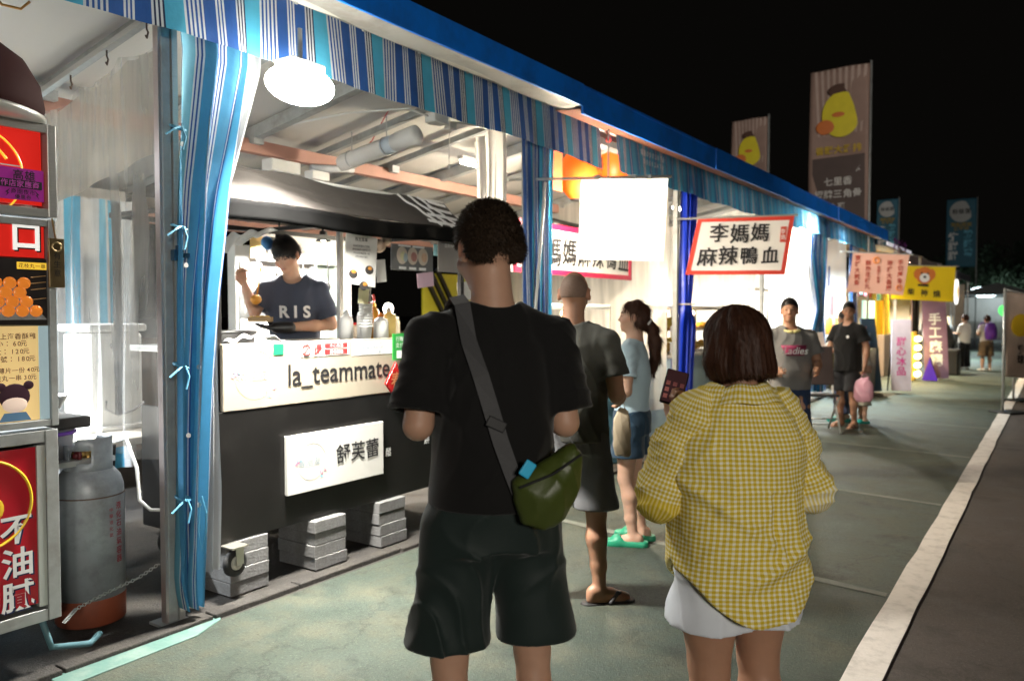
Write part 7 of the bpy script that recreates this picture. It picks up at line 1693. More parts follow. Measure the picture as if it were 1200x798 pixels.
# ------------------------------------------------------------------ the dark end of the lane
t = empty('street_lamp', atz(1153, 402), 'distant street lamp with a cold white head at the end of the lane', 'street lamp')
pz = aty(1155, 342, 62); t.location = (pz[0], pz[1], 0); WLOC[t] = np.array((pz[0], pz[1], 0))
b = MB(); b.tube([(pz[0], pz[1] + 0.1, 0), (pz[0], pz[1] + 0.1, pz[2] + 0.2), (pz[0] - 0.4, pz[1], pz[2] + 0.3)], 0.06, 8); b.build('post', M_BLACKM, t, smooth=True)
b = MB(); b.ball(pz, (1.0, 0.3, 0.35), 14); b.build('head', glow('cold street light', (0.75, 0.95, 1.0), 9), t, smooth=True)
point('street_light', pz + (0, -0.6, -0.5), 900, (0.75, 0.95, 1), 0.5)
t = empty('white_tent', (0, 60, 0), 'pale lit tent at the far end of the lane behind the backpacker', 'tent')
pz = aty(1168, 384, 54); t.location = (pz[0], pz[1], 0); WLOC[t] = np.array((pz[0], pz[1], 0))
b = MB(); b.sheet(lambda a, c: (pz[0] - 2.2 + 4.4 * a, pz[1] - 1.5 + 3 * c, 2.5 + 0.7 * (1 - max(abs(a - .5), abs(c - .5)) * 2)), 10, 10); b.build('canopy', mat('pale tent cloth', (0.7, 0.72, 0.74), 0.6), t, thick=0.02)
b = MB()
for x in (-2.1, 2.1):
    for y in (-1.4, 1.4): b.span((pz[0] + x - 0.04, pz[1] + y - 0.04, 0.01), (pz[0] + x + 0.04, pz[1] + y + 0.04, 2.5))
b.build('legs', M_STEEL, t)
b = MB(); b.span((pz[0] - 2, pz[1] - 0.6, 0.01), (pz[0] + 2, pz[1] + 0.2, 1.0)); b.span((pz[0] - 2, pz[1] + 1.3, 0.02), (pz[0] + 2, pz[1] + 1.36, 2.4)); b.build('table', M_WHITEB, t)
point('tent_light', (pz[0], pz[1] - 0.8, 2.2), 50, (0.8, 0.95, 1), 0.2)
M_LEAF = mat('dark night foliage', (0.03, 0.05, 0.025), 0.7, var=0.6, nscale=2)
tr = random.Random(5)
for i, (px, yy, hh) in enumerate(((1168, 72, 6.5), (1192, 66, 5.2), (1140, 78, 7.0))):
    pz = aty(px, 366, yy); t = empty('dark_tree', (pz[0], pz[1], 0), ['dark bushy tree behind the far tent', 'shorter dark tree at the right edge of the lane end', 'tallest dark tree behind the far street lamp'][i], 'tree', 'dark trees at the end of the lane')
    b = MB(); b.tube([(pz[0], pz[1], 0), (pz[0] + 0.1, pz[1], hh * 0.45), (pz[0] + 0.4, pz[1], hh * 0.75)], [0.22, 0.14, 0.05], 8); b.build('trunk', M_WOOD, t, smooth=True)
    rg = np.random.default_rng(i); n = 2600; cen = rg.normal(0, 1, (26, 3)) * np.array((1.1, 1.1, 0.9)) + np.array((pz[0], pz[1], hh * 0.68)); P = cen[rg.integers(0, 26, n)] + rg.normal(0, 0.42, (n, 3)); A = rg.normal(0, 1, (n, 3)); A /= np.linalg.norm(A, axis=1)[:, None]; B2 = np.cross(A, rg.normal(0, 1, (n, 3))); B2 /= np.linalg.norm(B2, axis=1)[:, None]
    Q = np.stack([P - A * 0.16, P + B2 * 0.07, P + A * 0.16, P - B2 * 0.07], 1).reshape(-1, 3); F = np.arange(4 * n).reshape(n, 4); mesh_np('crown', Q, F, M_LEAF, t)
b = MB(); pz = aty(1176, 366, 50); b.ball((pz[0], pz[1], pz[2] + 0.1), (0.25, 0.1, 0.3), 10); o = b.build('green_sign_lamp', glow('green lamp', (0.1, 0.8, 0.15), 1.5), smooth=True); tag(o, 'small green glowing lamp near the far tent', 'lamp'); 
# ------------------------------------------------------------------ people
def away(px): 
    """heading (rotation about z) of someone at photo column px who looks straight away from the viewer"""
    v = ray(px, 399); return math.atan2(v[1], v[0]) - math.pi / 2
def spot(px, d):
    p = atd(px, 399, d); return (p[0], p[1], 0.0)
M_HAIRB = mat('black hair', (0.012, 0.010, 0.009), 0.42, var=0.4, nscale=60, spec=0.5)
M_HAIRBR = mat('dark brown hair', (0.048, 0.018, 0.009), 0.6, var=0.5, nscale=60, stretch=(1, 1, 0.15), spec=0.3)
M_HAIRDB = mat('brown tinged short hair', (0.030, 0.018, 0.010), 0.7, var=0.5, nscale=60, spec=0.25)
def cloth(name, col, rough=0.85, var=0.12, **kw): return mat(name, col, rough, var=var, nscale=5, bump=0.25, bscale=420, sheen=0.15, spec=0.25, **kw)
SK1 = (0.48, 0.28, 0.19); SK2 = (0.40, 0.215, 0.135); SK3 = (0.54, 0.33, 0.235)

# the tall man in black, seen from behind
HM = away(575) + 0.24
m = man('person', 'tall man seen from behind in a black tee and wide dark green shorts', spot(577, 2.3), HM, H=1.80, skin=SK1, res=0.006, build=0.96, hyaw=0.30, hpitch=-0.20,
        armL=((-0.218, -0.05, 1.155), (-0.13, 0.20, 1.20)), armR=((0.205, -0.03, 1.145), (0.13, 0.21, 1.19)), legL=((-0.122, 0.015, 0.48), (-0.125, -0.01, 0.085)), legR=((0.122, 0.015, 0.48), (0.125, -0.01, 0.085)))
legsM = {-1: ((-0.122, 0.015, 0.48), (-0.125, -0.01, 0.085)), 1: ((0.122, 0.015, 0.48), (0.125, -0.01, 0.085))}
tee(m, cloth('black cotton tee', (0.0045, 0.0042, 0.0042)), hem=0.925, rx=(0.180, 0.175, 0.180, 0.160), ry=(0.170, 0.152, 0.15, 0.12), sleeve=0.86, sr=(0.064, 0.080), fold=0.008, seed=5, neck=0.070)
def pockets(S):
    for sd in (-1, 1): S.cap(np.array((sd * 0.150, 0.0, 0.86)) * m['s'], np.array((sd * 0.175, -0.01, 0.44)) * m['s'], 0.05, 0.078, 0.04)
sho = shorts(m, cloth('dark green nylon shorts', (0.010, 0.019, 0.017), 0.6), hem=0.53, top=0.97, rh=0.172, ryh=0.132, rleg=0.096, flare=0.010, fold=0.010, seed=12, legs=legsM, kx=62, sub=pockets)
hair_short(m, M_HAIRDB, seed=2, top=0.016, back=1.578, front=1.72, strands=22000, slen=0.017, thick=0.0, lift=0.55, jit=0.5)
for sd in (-1, 1): footwear(m, cloth('black shoes', (0.02, 0.02, 0.02)), sd, leg=legsM[sd])
MAN = m
# crossbody bag: strap over the left shoulder, bag on the right hip
s = m['s']; Rz = rotz(HM); base = np.array(spot(577, 2.3))
t = empty('crossbody_bag', base + Rz @ np.array((0.16, -0.2, 0.95)), 'olive green crossbody bag on a grey strap across the black tee', 'bag', rz=HM)
lev = sorted(m['shirt_levels'])
def back_pt(x, z, out=0.010, front=1):
    rx = np.interp(z, [l[0] for l in lev], [l[3] for l in lev]); ry = np.interp(z, [l[0] for l in lev], [l[4] for l in lev]); cy = np.interp(z, [l[0] for l in lev], [l[2] for l in lev])
    u_ = min(0.985, abs(x) / rx); return np.array((x, cy - front * (ry * (1 - u_ ** 2.2) ** (1 / 2.2) + out), z))
loc = lambda p: p - np.array((0.16, -0.2, 0.95))
path = []
pp = [(-0.1, 1.545), (-0.1, 1.49), (-0.092, 1.42), (-0.068, 1.33), (-0.044, 1.24), (-0.018, 1.15), (0.010, 1.07), (0.030, 1.015)]
path = [np.array((-0.11, 0.10, 1.46)), np.array((-0.11, 0.04, 1.522)), np.array((-0.108, -0.02, 1.542)), np.array((-0.103, -0.07, 1.522))] + [back_pt(x, z, 0.012) for x, z in pp[2:]]
vs = []; fs = []; n = len(path)
for i, p in enumerate(path):
    dv = path[min(i + 1, n - 1)] - path[max(i - 1, 0)]; dv = unit(dv); nn = unit(np.array((p[0] * 0.7, p[1] - 0.0, 0.35 if i < 4 else 0.0))); sdv = unit(np.cross(dv, nn)); nn = np.cross(sdv, dv)
    for (a, c) in ((-1, 0), (1, 0), (1, 1), (-1, 1)): vs.append(loc(p + sdv * 0.022 * a + nn * 0.004 * c))
    if i:
        for j in range(4): fs.append((4 * i - 4 + j, 4 * i - 4 + (j + 1) % 4, 4 * i + (j + 1) % 4, 4 * i + j))
b = MB(); b.add(vs, fs); b.build('strap', mat('grey webbing strap', (0.055, 0.055, 0.058), 0.7, var=0.2, nscale=200, bump=0.4, bscale=400), t, smooth=False, local=True)
b = MB(); p = back_pt(-0.031, 1.20, 0.014); b.box(loc(p), (0.055, 0.012, 0.03), roty(0.45)); b.build('buckle', M_BLACKP, t, bev=0.003, local=True)
S = Field((-0.2, -0.2, -0.25), (0.25, 0.2, 0.25), 0.006)
bc = loc(np.array((0.100, -0.195, 1.025)))
Rb = roty(-0.30)
PG = 0.9 * np.array([(-0.105, 0.03), (-0.06, 0.055), (0.085, 0.135), (0.112, 0.10), (0.108, 0.0), (0.055, -0.095), (-0.01, -0.125), (-0.075, -0.10), (-0.10, -0.03)])
X, Y, Z = np.meshgrid(*S.ax, indexing='ij'); X = X - bc[0]; Y = Y - bc[1]; Z = Z - bc[2]
d2 = np.full(X.shape, 9.0); ins = np.zeros(X.shape, bool)
for i in range(len(PG)):
    A, B = PG[i], PG[(i + 1) % len(PG)]; e = B - A; wx, wz = X - A[0], Z - A[1]; h = np.clip((wx * e[0] + wz * e[1]) / (e @ e), 0, 1)
    d2 = np.minimum(d2, np.hypot(wx - e[0] * h, wz - e[1] * h)); c_ = (A[1] > Z) != (B[1] > Z); ins ^= c_ & (X < A[0] + (Z - A[1]) * e[0] / (e[1] if abs(e[1]) > 1e-9 else 1e-9))
S.D = np.where(ins, np.abs(Y) - 0.012 - 0.052 * np.sqrt(np.clip(d2 / 0.075, 0, 1)), np.hypot(d2, np.maximum(np.abs(Y) - 0.012, 0)) + 0.001).astype(np.float32)
S.noise(folds(6, 0.007, 20, 80)); V, F = S.mesh(); V = relax(V, F, 2); M_OLIVE = mat('olive nylon', (0.055, 0.075, 0.012), 0.45, var=0.2, nscale=6, bump=0.35, bscale=30)
mesh_np('pouch', V, F, M_OLIVE, t, True, local=True)
b = MB(); q0 = bc + np.array((-0.062, -0.036, 0.062)); b.box(q0, (0.032, 0.010, 0.045), Rb @ roty(0.9)); b.build('tag', mat('bright blue tag', (0.03, 0.45, 0.75), 0.4), t, bev=0.004, local=True)
b = MB(); b.tube([bc + np.array((-0.085, -0.042, 0.015)), bc + np.array((0.0, -0.062, 0.05)), bc + np.array((0.085, -0.045, 0.095))], 0.0035, 6); b.build('zip', M_BLACKP, t, local=True)

# the woman in the yellow gingham shirt
def gingham():
    m_, nt, bb, out = _nodes('yellow gingham'); L = nt.links.new
    uv = nt.nodes.new('ShaderNodeUVMap'); sx = nt.nodes.new('ShaderNodeSeparateXYZ'); L(uv.outputs[0], sx.inputs[0])
    fs_ = []
    for k_ in (0, 1):
        mu = nt.nodes.new('ShaderNodeMath'); mu.operation = 'MULTIPLY'; mu.inputs[1].default_value = 1 / 0.0138; L(sx.outputs[k_], mu.inputs[0])
        fr_ = nt.nodes.new('ShaderNodeMath'); fr_.operation = 'FRACT'; L(mu.outputs[0], fr_.inputs[0])
        gt_ = nt.nodes.new('ShaderNodeMath'); gt_.operation = 'GREATER_THAN'; gt_.inputs[1].default_value = 0.46; L(fr_.outputs[0], gt_.inputs[0]); fs_.append(gt_)
    ad = nt.nodes.new('ShaderNodeMath'); ad.operation = 'ADD'; L(fs_[0].outputs[0], ad.inputs[0]); L(fs_[1].outputs[0], ad.inputs[1])
    hf = nt.nodes.new('ShaderNodeMath'); hf.operation = 'MULTIPLY'; hf.inputs[1].default_value = 0.5; L(ad.outputs[0], hf.inputs[0])
    cr = nt.nodes.new('ShaderNodeValToRGB'); cr.color_ramp.interpolation = 'CONSTANT'; e = cr.color_ramp.elements
    e[0].position = 0; e[0].color = (0.84, 0.82, 0.68, 1); e[1].position = 0.4; e[1].color = (0.74, 0.61, 0.20, 1); e3 = e.new(0.8); e3.color = (0.58, 0.42, 0.02, 1)
    L(hf.outputs[0], cr.inputs[0]); L(cr.outputs[0], bb.inputs['Base Color']); bb.inputs['Roughness'].default_value = 0.9; bb.inputs['Specular IOR Level'].default_value = 0.15
    tc = nt.nodes.new('ShaderNodeTexCoord'); nz = nt.nodes.new('ShaderNodeTexNoise'); nz.inputs['Scale'].default_value = 26; nz.inputs['Detail'].default_value = 5; L(tc.outputs['Object'], nz.inputs[0])
    bp = nt.nodes.new('ShaderNodeBump'); bp.inputs['Strength'].default_value = 0.6; bp.inputs['Distance'].default_value = 0.012; L(nz.outputs[0], bp.inputs['Height']); L(bp.outputs[0], bb.inputs['Normal'])
    return m_
M_GING = gingham()
HW = away(860) + 0.56
LW = ((-0.105, 0.0, 0.46), (-0.105, -0.01, 0.085)); RW = ((0.10, 0.0, 0.46), (0.10, -0.01, 0.085))
aL = ((-0.268, 0.06, 1.07), (-0.10, 0.29, 1.315)); aR = ((0.290, -0.01, 1.08), (0.125, 0.31, 1.36))
w = man('person', 'woman with a brown bob in a loose yellow gingham shirt looking at a phone', spot(864, 2.5), HW, H=1.515, skin=SK2, res=0.006, build=1.16, legw=1.28, female=True, hyaw=0.18, hpitch=-0.14,
        armL=aL, armR=aR, handL=((0.0, 0.35, 0.9), (0.9, 0.3, 0.1), 0.9), handR=((-0.85, 0.3, 0.42), (-0.3, 0.2, -0.9), 0.6), legL=LW, legR=RW)
s = w['s']
def hemf(X, Y):
    a = np.abs(X) / (0.24 * s); return (0.655 + 0.15 * np.clip(a, 0, 1.15) ** 2.4 + 0.02 * (Y > 0)) * s
kwg = dict(hem=0.655, rx=(0.272, 0.246, 0.25, 0.215), ry=(0.225, 0.20, 0.195, 0.145), sr=(0.088, 0.105), sleeve=1.45, neck=0.092, cy=(-0.01, 0, 0, 0))
_wf = folds(77, 0.010, 10, 60, 1.6)
def wfold(X, Y, Z):
    yoke = 1.115 * s; back = (Y < 0)
    f = -0.004 * np.exp(-((Z - yoke) / 0.006) ** 2) * back
    pl = np.exp(-((X - 0.03) / 0.010) ** 2) - 0.7 * np.exp(-((X - 0.012) / 0.008) ** 2)
    f = f + 0.007 * pl * back * (Z < yoke) * np.clip((Z - 0.70 * s) / 0.2, 0, 1)
    dg = (Z - 0.86 * s) - 0.42 * (X - 0.05); dg2 = (Z - 0.93 * s) + 0.75 * (X - 0.02)
    f = f - 0.012 * np.exp(-(dg / 0.020) ** 2) * np.clip((X + 0.16) * 6, 0, 1) * back - 0.012 * np.exp(-(dg2 / 0.022) ** 2) * (X < 0.06) * back
    f = f + 0.010 * np.exp(-((dg + 0.05) / 0.035) ** 2) * back
    low = np.clip((0.95 * s - Z) / 0.3, 0, 1)
    return f + 0.010 * low * np.sin(np.arctan2(X, -Y) * 6 + 2 * np.sin(6 * Z) + 1) + _wf(X, Y, Z) * 0.9
_oldf = folds
def folds(seed, *a, **k_):
    return wfold if seed == 21 else _oldf(seed, *a, **k_)
V, F = tee(w, None, fold=0.009, seed=21, sleeves=False, hemfn=hemf, kz=9, kx=48, **kwg)
th = np.arctan2(V[:, 0], -V[:, 1] + 0.02); Rr = 0.215 * s
back_u = np.where(np.abs(V[:, 0]) < 0.2 * s, V[:, 0] * 1.03, th * Rr)
uvB = np.stack([th * Rr * (0.75 + 0.25 * np.abs(th) / 3.2) + 0.004 * np.sin(V[:, 2] * 12), V[:, 2] + 0.004 * np.sin(V[:, 0] * 14)], 1)
# the gathered yoke and pleats of the back
sh_ = mesh_np('shirt', V, F, M_GING, w['root'], True, uv=uvB, local=True)
b = MB(); cz = [(0.100, 1.405), (0.086, 1.440), (0.084, 1.468), (0.092, 1.476), (0.108, 1.462), (0.128, 1.432), (0.143, 1.412)]
def colf(a, c):
    an = math.pi * (0.62 + 1.76 * a); i = c * (len(cz) - 1); k_ = min(int(i), len(cz) - 2); q_ = i - k_
    r_ = cz[k_][0] * (1 - q_) + cz[k_ + 1][0] * q_; z_ = cz[k_][1] * (1 - q_) + cz[k_ + 1][1] * q_
    return (r_ * math.cos(an) * s, (r_ * 0.82 * math.sin(an) - 0.030) * s, (z_ - 0.012 - 0.018 * math.sin(an) + 0.004 * math.sin(an * 5)) * s)
b.sheet(colf, 48, 12, lambda a, c: (a * 0.62, c * 0.105)); b.build('collar', M_GING, sh_, smooth=True, local=True, thick=0.003)
for sd in (-1, 1):
    a = w['sh'][sd]; e, wr = w['arm'][sd]
    S = Field(w['lo'], w['hi'], 0.006)
    tip = e + (wr - e) * (0.68 if sd < 0 else 0.92); ax = unit(wr - e)
    S.chain([a * np.array((0.35, 1, 1)) + np.array((0, 0, -0.012 * s)), a * np.array((0.95, 1, 1)) + np.array((0, 0, -0.008 * s)), a * 0.45 + e * 0.55, e, tip, tip + ax * 0.06], [0.074 * s, 0.084 * s, 0.090 * s, 0.094 * s, 0.074 * s, 0.066 * s], 0.03)
    S.noise(folds(31 + sd, 0.010, 40, 50, 1.6)); X, Y, Z = S.pts((slice(None),) * 3)
    al = (X - tip[0]) * ax[0] + (Y - tip[1]) * ax[1] + (Z - tip[2]) * ax[2]
    S.D = np.where(al > -0.05, np.maximum(S.D, -(S.D + 0.014)), S.D); S.D = np.maximum(S.D, al).astype(np.float32)
    V, F = S.mesh(); V = relax(V, F, 2)
    # unwrap the sleeve along its bent centre line
    A1 = e - a; A2 = wr - e; L1 = np.linalg.norm(A1); t1 = np.clip((V - a) @ A1 / L1 ** 2, -0.4, 1); t2 = np.clip((V - e) @ A2 / (A2 @ A2), 0, 1)
    d1 = np.linalg.norm(V - (a + t1[:, None] * A1), axis=1); d2 = np.linalg.norm(V - (e + t2[:, None] * A2), axis=1)
    uu = np.where(d1 <= d2, t1 * L1, L1 + t2 * np.linalg.norm(A2)); base_ = np.where((d1 <= d2)[:, None], a + t1[:, None] * A1, e + t2[:, None] * A2); dr = V - base_
    axd = np.where((d1 <= d2)[:, None], A1 / L1, unit(A2)); e1 = np.cross(axd, np.array((0.05, 1.0, 0.1))); e1 /= np.linalg.norm(e1, axis=1)[:, None]; e2 = np.cross(axd, e1)
    ang = np.arctan2(np.sum(dr * e1, 1), np.sum(dr * e2, 1))
    mesh_np('sleeve', V, F, M_GING, sh_, True, uv=np.stack([ang * 0.105 * s, uu], 1), local=True)
shorts(w, cloth('white cotton shorts', (0.66, 0.70, 0.76)), hem=0.612, top=0.97, rh=0.225, ryh=0.175, rleg=0.125, flare=0.022, fold=0.011, seed=14, legs={-1: LW, 1: RW})
# bob hair
hs = w['hs']; hp = w['hp']; Rh = w['Rh']; c0 = hp(0, 0, 1.62)
S = Field(c0 - 0.24 * hs, c0 + 0.22 * hs, 0.0045)
S.ell(hp(0, -0.012, 1.662), np.array((0.096, 0.118, 0.108)) * hs, 0, R=Rh)
S.chain([hp(0, -0.055, 1.63), hp(0, -0.062, 1.53)], [0.098 * hs, 0.102 * hs], 0.04)
for sd in (-1, 1): S.chain([hp(sd * 0.058, 0.0, 1.66), hp(sd * 0.082, 0.008, 1.56), hp(sd * 0.080, 0.018, 1.525)], [0.055 * hs, 0.042 * hs, 0.032 * hs], 0.04)
S.plane(Rh @ np.array((0, -0.10, -1)), hp(0, -0.06, 1.487))
S.ell(hp(0, 0.115, 1.58), np.array((0.072, 0.075, 0.125)) * hs, 0.015, 's', R=Rh); S.cap(hp(0, 0.0, 1.40), hp(0, 0.0, 1.535), 0.062 * hs, 0.055 * hs, 0.01, 's')
r_ = random.Random(3)
def strands_(X, Y, Z):
    a = np.arctan2(X - c0[0], Y - c0[1]); return 0.0011 * np.sin(a * 46 + 3 * np.sin(Z * 22) + 1) + 0.0022 * np.sin(a * 13 + 2 * np.sin(Z * 15)) + 0.0006 * np.sin(a * 90 + Z * 30)
S.noise(strands_); V, F = S.mesh(); V = relax(V, F, 1, 0.4); V, F = add_strands(V[V[:, 2] > -9], F, w, 9000, 0.022, 5, down=2.2, lift=0.0, wid=0.0009, jit=0.05)
mesh_np('hair', V, F, M_HAIRBR, w['root'], True, local=True)
b = MB(); b.torus(hp(-0.083, -0.002, 1.585), 0.014 * hs, 0.0015, (0.3, 1, 0), 16); b.build('earring', mat('gold hoop', (0.6, 0.4, 0.15), 0.25, 0.9), w['root'], local=True)
for sd, lg in ((-1, LW), (1, RW)): footwear(w, cloth('beige sandals', (0.3, 0.22, 0.15)), sd, leg=lg, kind='flipflop')
# her phone
Rz = rotz(HW); bw = np.array(spot(864, 2.5)); wl_ = w['arm'][-1][1]
ph = wl_ + np.array((0.032, 0.055, 0.115)) * s
t = empty('mobile_phone', bw + Rz @ ph, 'black mobile phone with lit screen held by the woman in yellow', 'phone', rz=HW)
Rp = rotz(-0.25) @ rotx(-0.75) @ roty(0.35)
b = MB(); b.box((0, 0, 0), (0.078, 0.010, 0.155), Rp); b.build('case', M_BLACKP, t, bev=0.006, local=True)
b = MB(); b.box(Rp @ np.array((0, -0.0056, 0)), (0.070, 0.0012, 0.145), Rp); b.build('screen', mat('phone screen', (0.012, 0.010, 0.012), 0.25, emit=(0.25, 0.10, 0.10), estr=0.10, var=0.9, nscale=60), t, local=True)
b = MB()
for i in range(9): b.box(Rp @ np.array((-0.024 + 0.024 * (i % 3), -0.0068, -0.05 + 0.03 * (i // 3))), (0.014, 0.0008, 0.018), Rp)
b.build('app_icons', mat('app icons', (0.3, 0.1, 0.08), 0.3, emit=(0.6, 0.2, 0.18), estr=0.12, var=0.6, nscale=90), t, local=True)

# the bald man and the woman with the ponytail
HB = away(672) - 0.30
lB = {-1: ((-0.14, 0.02, 0.47), (-0.15, -0.04, 0.085)), 1: ((0.12, 0.03, 0.47), (0.15, -0.01, 0.085))}
bm = man('person', 'bald man from behind in a dark olive tee, grey shorts and black flip-flops', spot(672, 4.12), HB, H=1.71, skin=SK2, res=0.007, build=1.04, hyaw=0.15, hpitch=-0.2,
         armL=((-0.24, 0.0, 1.12), (-0.14, 0.24, 1.10)), armR=((0.235, 0.0, 1.11), (0.19, 0.25, 1.05)), legL=lB[-1], legR=lB[1], footL=0.2, footR=0.95)
tee(bm, cloth('dark olive grey tee', (0.070, 0.070, 0.060)), hem=0.86, rx=(0.19, 0.188, 0.19, 0.17), ry=(0.15, 0.145, 0.145, 0.12), sleeve=0.66, sr=(0.062, 0.080), fold=0.007, seed=33)
shorts(bm, cloth('grey cotton shorts', (0.13, 0.13, 0.135)), hem=0.50, top=0.96, rh=0.175, ryh=0.14, rleg=0.100, flare=0.014, fold=0.008, seed=15, legs=lB)
S = Field(bm['hp'](0, 0, 1.66) - 0.15, bm['hp'](0, 0, 1.66) + 0.15, 0.006); S.ell(bm['hp'](0, -0.006, 1.655), np.array((0.0755, 0.0975, 0.0985)) * bm['hs'], 0, R=bm['Rh'])
S.plane(bm['Rh'] @ np.array((0, 0.75, 0.6)), bm['hp'](0, -0.052, 1.70)); S.plane((0, 0, -1), bm['hp'](0, 0, 1.615)); V, F = S.mesh()
mesh_np('stubble_hair', V, F, mat('shaven stubble', (0.21, 0.135, 0.10), 0.7, var=0.3, nscale=150), bm['root'], True, local=True)
for sd, fa in ((-1, 0.2), (1, 0.95)): footwear(bm, mat('black flip-flop', (0.018, 0.017, 0.017), 0.6), sd, leg=lB[sd], fa=fa, kind='flipflop', name='flip_flop')
pw = np.array(spot(672, 4.12)) + rotz(HB) @ (bm['arm'][1][1] + np.array((0.0, 0.06, -0.01)))
bag('carrier_bag', 'cream paper carrier bag held by the bald man', pw, 0.11, 0.30, 0.06, mat('cream carrier bag', (0.42, 0.34, 0.23), 0.6, var=0.1), 7)

HP = away(745) + 1.40
lP = {-1: ((-0.085, 0.03, 0.48), (-0.10, -0.03, 0.085)), 1: ((0.085, 0.0, 0.48), (0.09, -0.06, 0.085))}
pw_ = man('person', 'woman in profile with a long ponytail, light blue tee and green clogs', spot(741, 5.15), HP, H=1.575, skin=SK3, res=0.007, build=1.02, female=True, hyaw=0.05, hpitch=0.03,
          armL=((-0.24, 0.0, 1.12), (-0.10, 0.20, 1.10)), armR=((0.235, -0.02, 1.11), (0.10, 0.20, 1.08)), legL=lP[-1], legR=lP[1], footL=0.1, footR=0.25)
tee(pw_, cloth('light blue tee', (0.42, 0.55, 0.62)), hem=0.90, rx=(0.175, 0.155, 0.175, 0.172), ry=(0.13, 0.12, 0.135, 0.11), sleeve=0.66, sr=(0.060, 0.072), fold=0.005, seed=41, neck=0.085, neckdrop=0.01)
shorts(pw_, cloth('dark denim shorts', (0.02, 0.045, 0.075)), hem=0.64, top=0.97, rh=0.178, ryh=0.14, rleg=0.105, flare=0.016, fold=0.006, seed=16, legs=lP)
hs = pw_['hs']; hp = pw_['hp']; Rh = pw_['Rh']; c0 = hp(0, -0.06, 1.55)
S = Field(c0 - np.array((0.16, 0.30, 0.42)), c0 + np.array((0.16, 0.2, 0.24)), 0.006)
S.ell(hp(0, -0.014, 1.664), np.array((0.081, 0.104, 0.100)) * hs, 0, R=Rh); S.plane(Rh @ np.array((0, 0.75, -0.5)), hp(0, 0.028, 1.66)); S.ell(hp(0, -0.06, 1.61), np.array((0.068, 0.06, 0.06)) * hs, 0.03, R=Rh)
for sd in (-1, 1): S.ell(hp(sd * 0.084, 0.002, 1.625), np.array((0.03, 0.024, 0.034)) * hs, 0.01, 's', R=Rh)
S.chain([hp(0, -0.10, 1.605), hp(0, -0.135, 1.56), hp(0.01, -0.16, 1.46), hp(0.015, -0.165, 1.34), hp(0.005, -0.15, 1.24)], [0.030 * hs, 0.038 * hs, 0.045 * hs, 0.042 * hs, 0.014 * hs], 0.012)
S.noise(lambda X, Y, Z: 0.003 * np.sin(X * 120 + 3 * np.sin(Z * 26)) + 0.004 * np.sin(Y * 90 + Z * 45 + 2 * np.sin(Z * 18))); V, F = S.mesh(); V = relax(V, F, 1); V, F = add_strands(V, F, pw_, 4000, 0.06, 8, down=1.8, lift=0.03, wid=0.0013, jit=0.12)
mesh_np('hair', V, F, M_HAIRBR, pw_['root'], True, local=True)
b = MB(); b.torus(hp(0, -0.112, 1.592), 0.032 * hs, 0.009, Rh @ np.array((0, -0.8, -0.5)), 18); b.ball(hp(0.02, -0.12, 1.60), 0.012, 8); b.build('hair_tie', M_WHITEP, pw_['root'], smooth=True, local=True)
for sd, fa in ((-1, 0.1), (1, 0.25)): footwear(pw_, mat('green rubber clogs', (0.02, 0.28, 0.15), 0.45, var=0.15), sd, leg=lP[sd], fa=fa, kind='clog', name='clog')
# the jacket over her arm
jl = np.array(spot(741, 5.15)) + rotz(HP) @ (np.array((0.17, 0.10, 1.10)) * pw_['s'])
t = empty('folded_jacket', jl, 'dark teal jacket draped over the arm of the woman with the ponytail', 'jacket', rz=HP)
S = Field((-0.25, -0.3, -0.62), (0.3, 0.3, 0.15), 0.008)
S.loft([(-0.50, 0.05, 0.0, 0.085, 0.13), (-0.40, 0.05, 0.0, 0.10, 0.155), (-0.2, 0.03, 0.0, 0.095, 0.16), (0.0, 0.0, 0.0, 0.075, 0.145), (0.06, 0.0, 0.0, 0.04, 0.11)], k=0); S.cap((0.08, 0.08, -0.1), (0.10, 0.10, -0.46), 0.05, 0.055, 0.03); S.noise(folds(9, 0.016, 8, 24, 2.0)); V, F = S.mesh(); V = relax(V, F, 2)
mesh_np('cloth', V, F, cloth('dark teal jacket', (0.025, 0.075, 0.095), 0.6), t, True, local=True)

# the vendor
pv = np.array((-4.55, 3.86, 0.28)); HV = math.atan2(-pv[1] - 0.2, -pv[0] - 0.9) - math.pi / 2
v = man('person', 'young vendor with black hair in a navy tee behind the dessert cart', pv, HV, H=1.75, skin=SK3, res=0.0065, build=0.98, hyaw=-0.30, hpitch=-0.46, hroll=0.10, lean=0.14,
        armL=((-0.0, 0, 0), (0, 0, 0)) if False else ((-0.265, 0.06, 1.13), (0.06, 0.26, 1.115)), armR=((0.26, 0.12, 1.22), (0.32, 0.16, 1.42)), handL=((0.95, 0.2, 0.0), (0.1, 0.1, 1.0), 0.35), handR=((0.2, 0.3, 0.9), (-0.5, 0.7, 0.1), 1.3))
tee(v, cloth('navy tee', (0.045, 0.055, 0.085)), hem=0.86, rx=(0.185, 0.18, 0.195, 0.19), ry=(0.14, 0.13, 0.14, 0.115), sleeve=0.80, sr=(0.064, 0.084), fold=0.006, seed=51)
shorts(v, cloth('black apron trousers', (0.02, 0.02, 0.02)), hem=0.12, top=0.96, rh=0.17, ryh=0.13, rleg=0.09, flare=0.0, seed=17)
hair_short(v, M_HAIRB, seed=7, top=0.022, back=1.60, front=1.70, strands=7000, slen=0.035, thick=0.005, lift=0.1)
for sd in (-1, 1): footwear(v, cloth('black shoes', (0.02, 0.02, 0.02)), sd)
lev = sorted(v['shirt_levels']); b = MB(); zc = 1.225 * v['s']
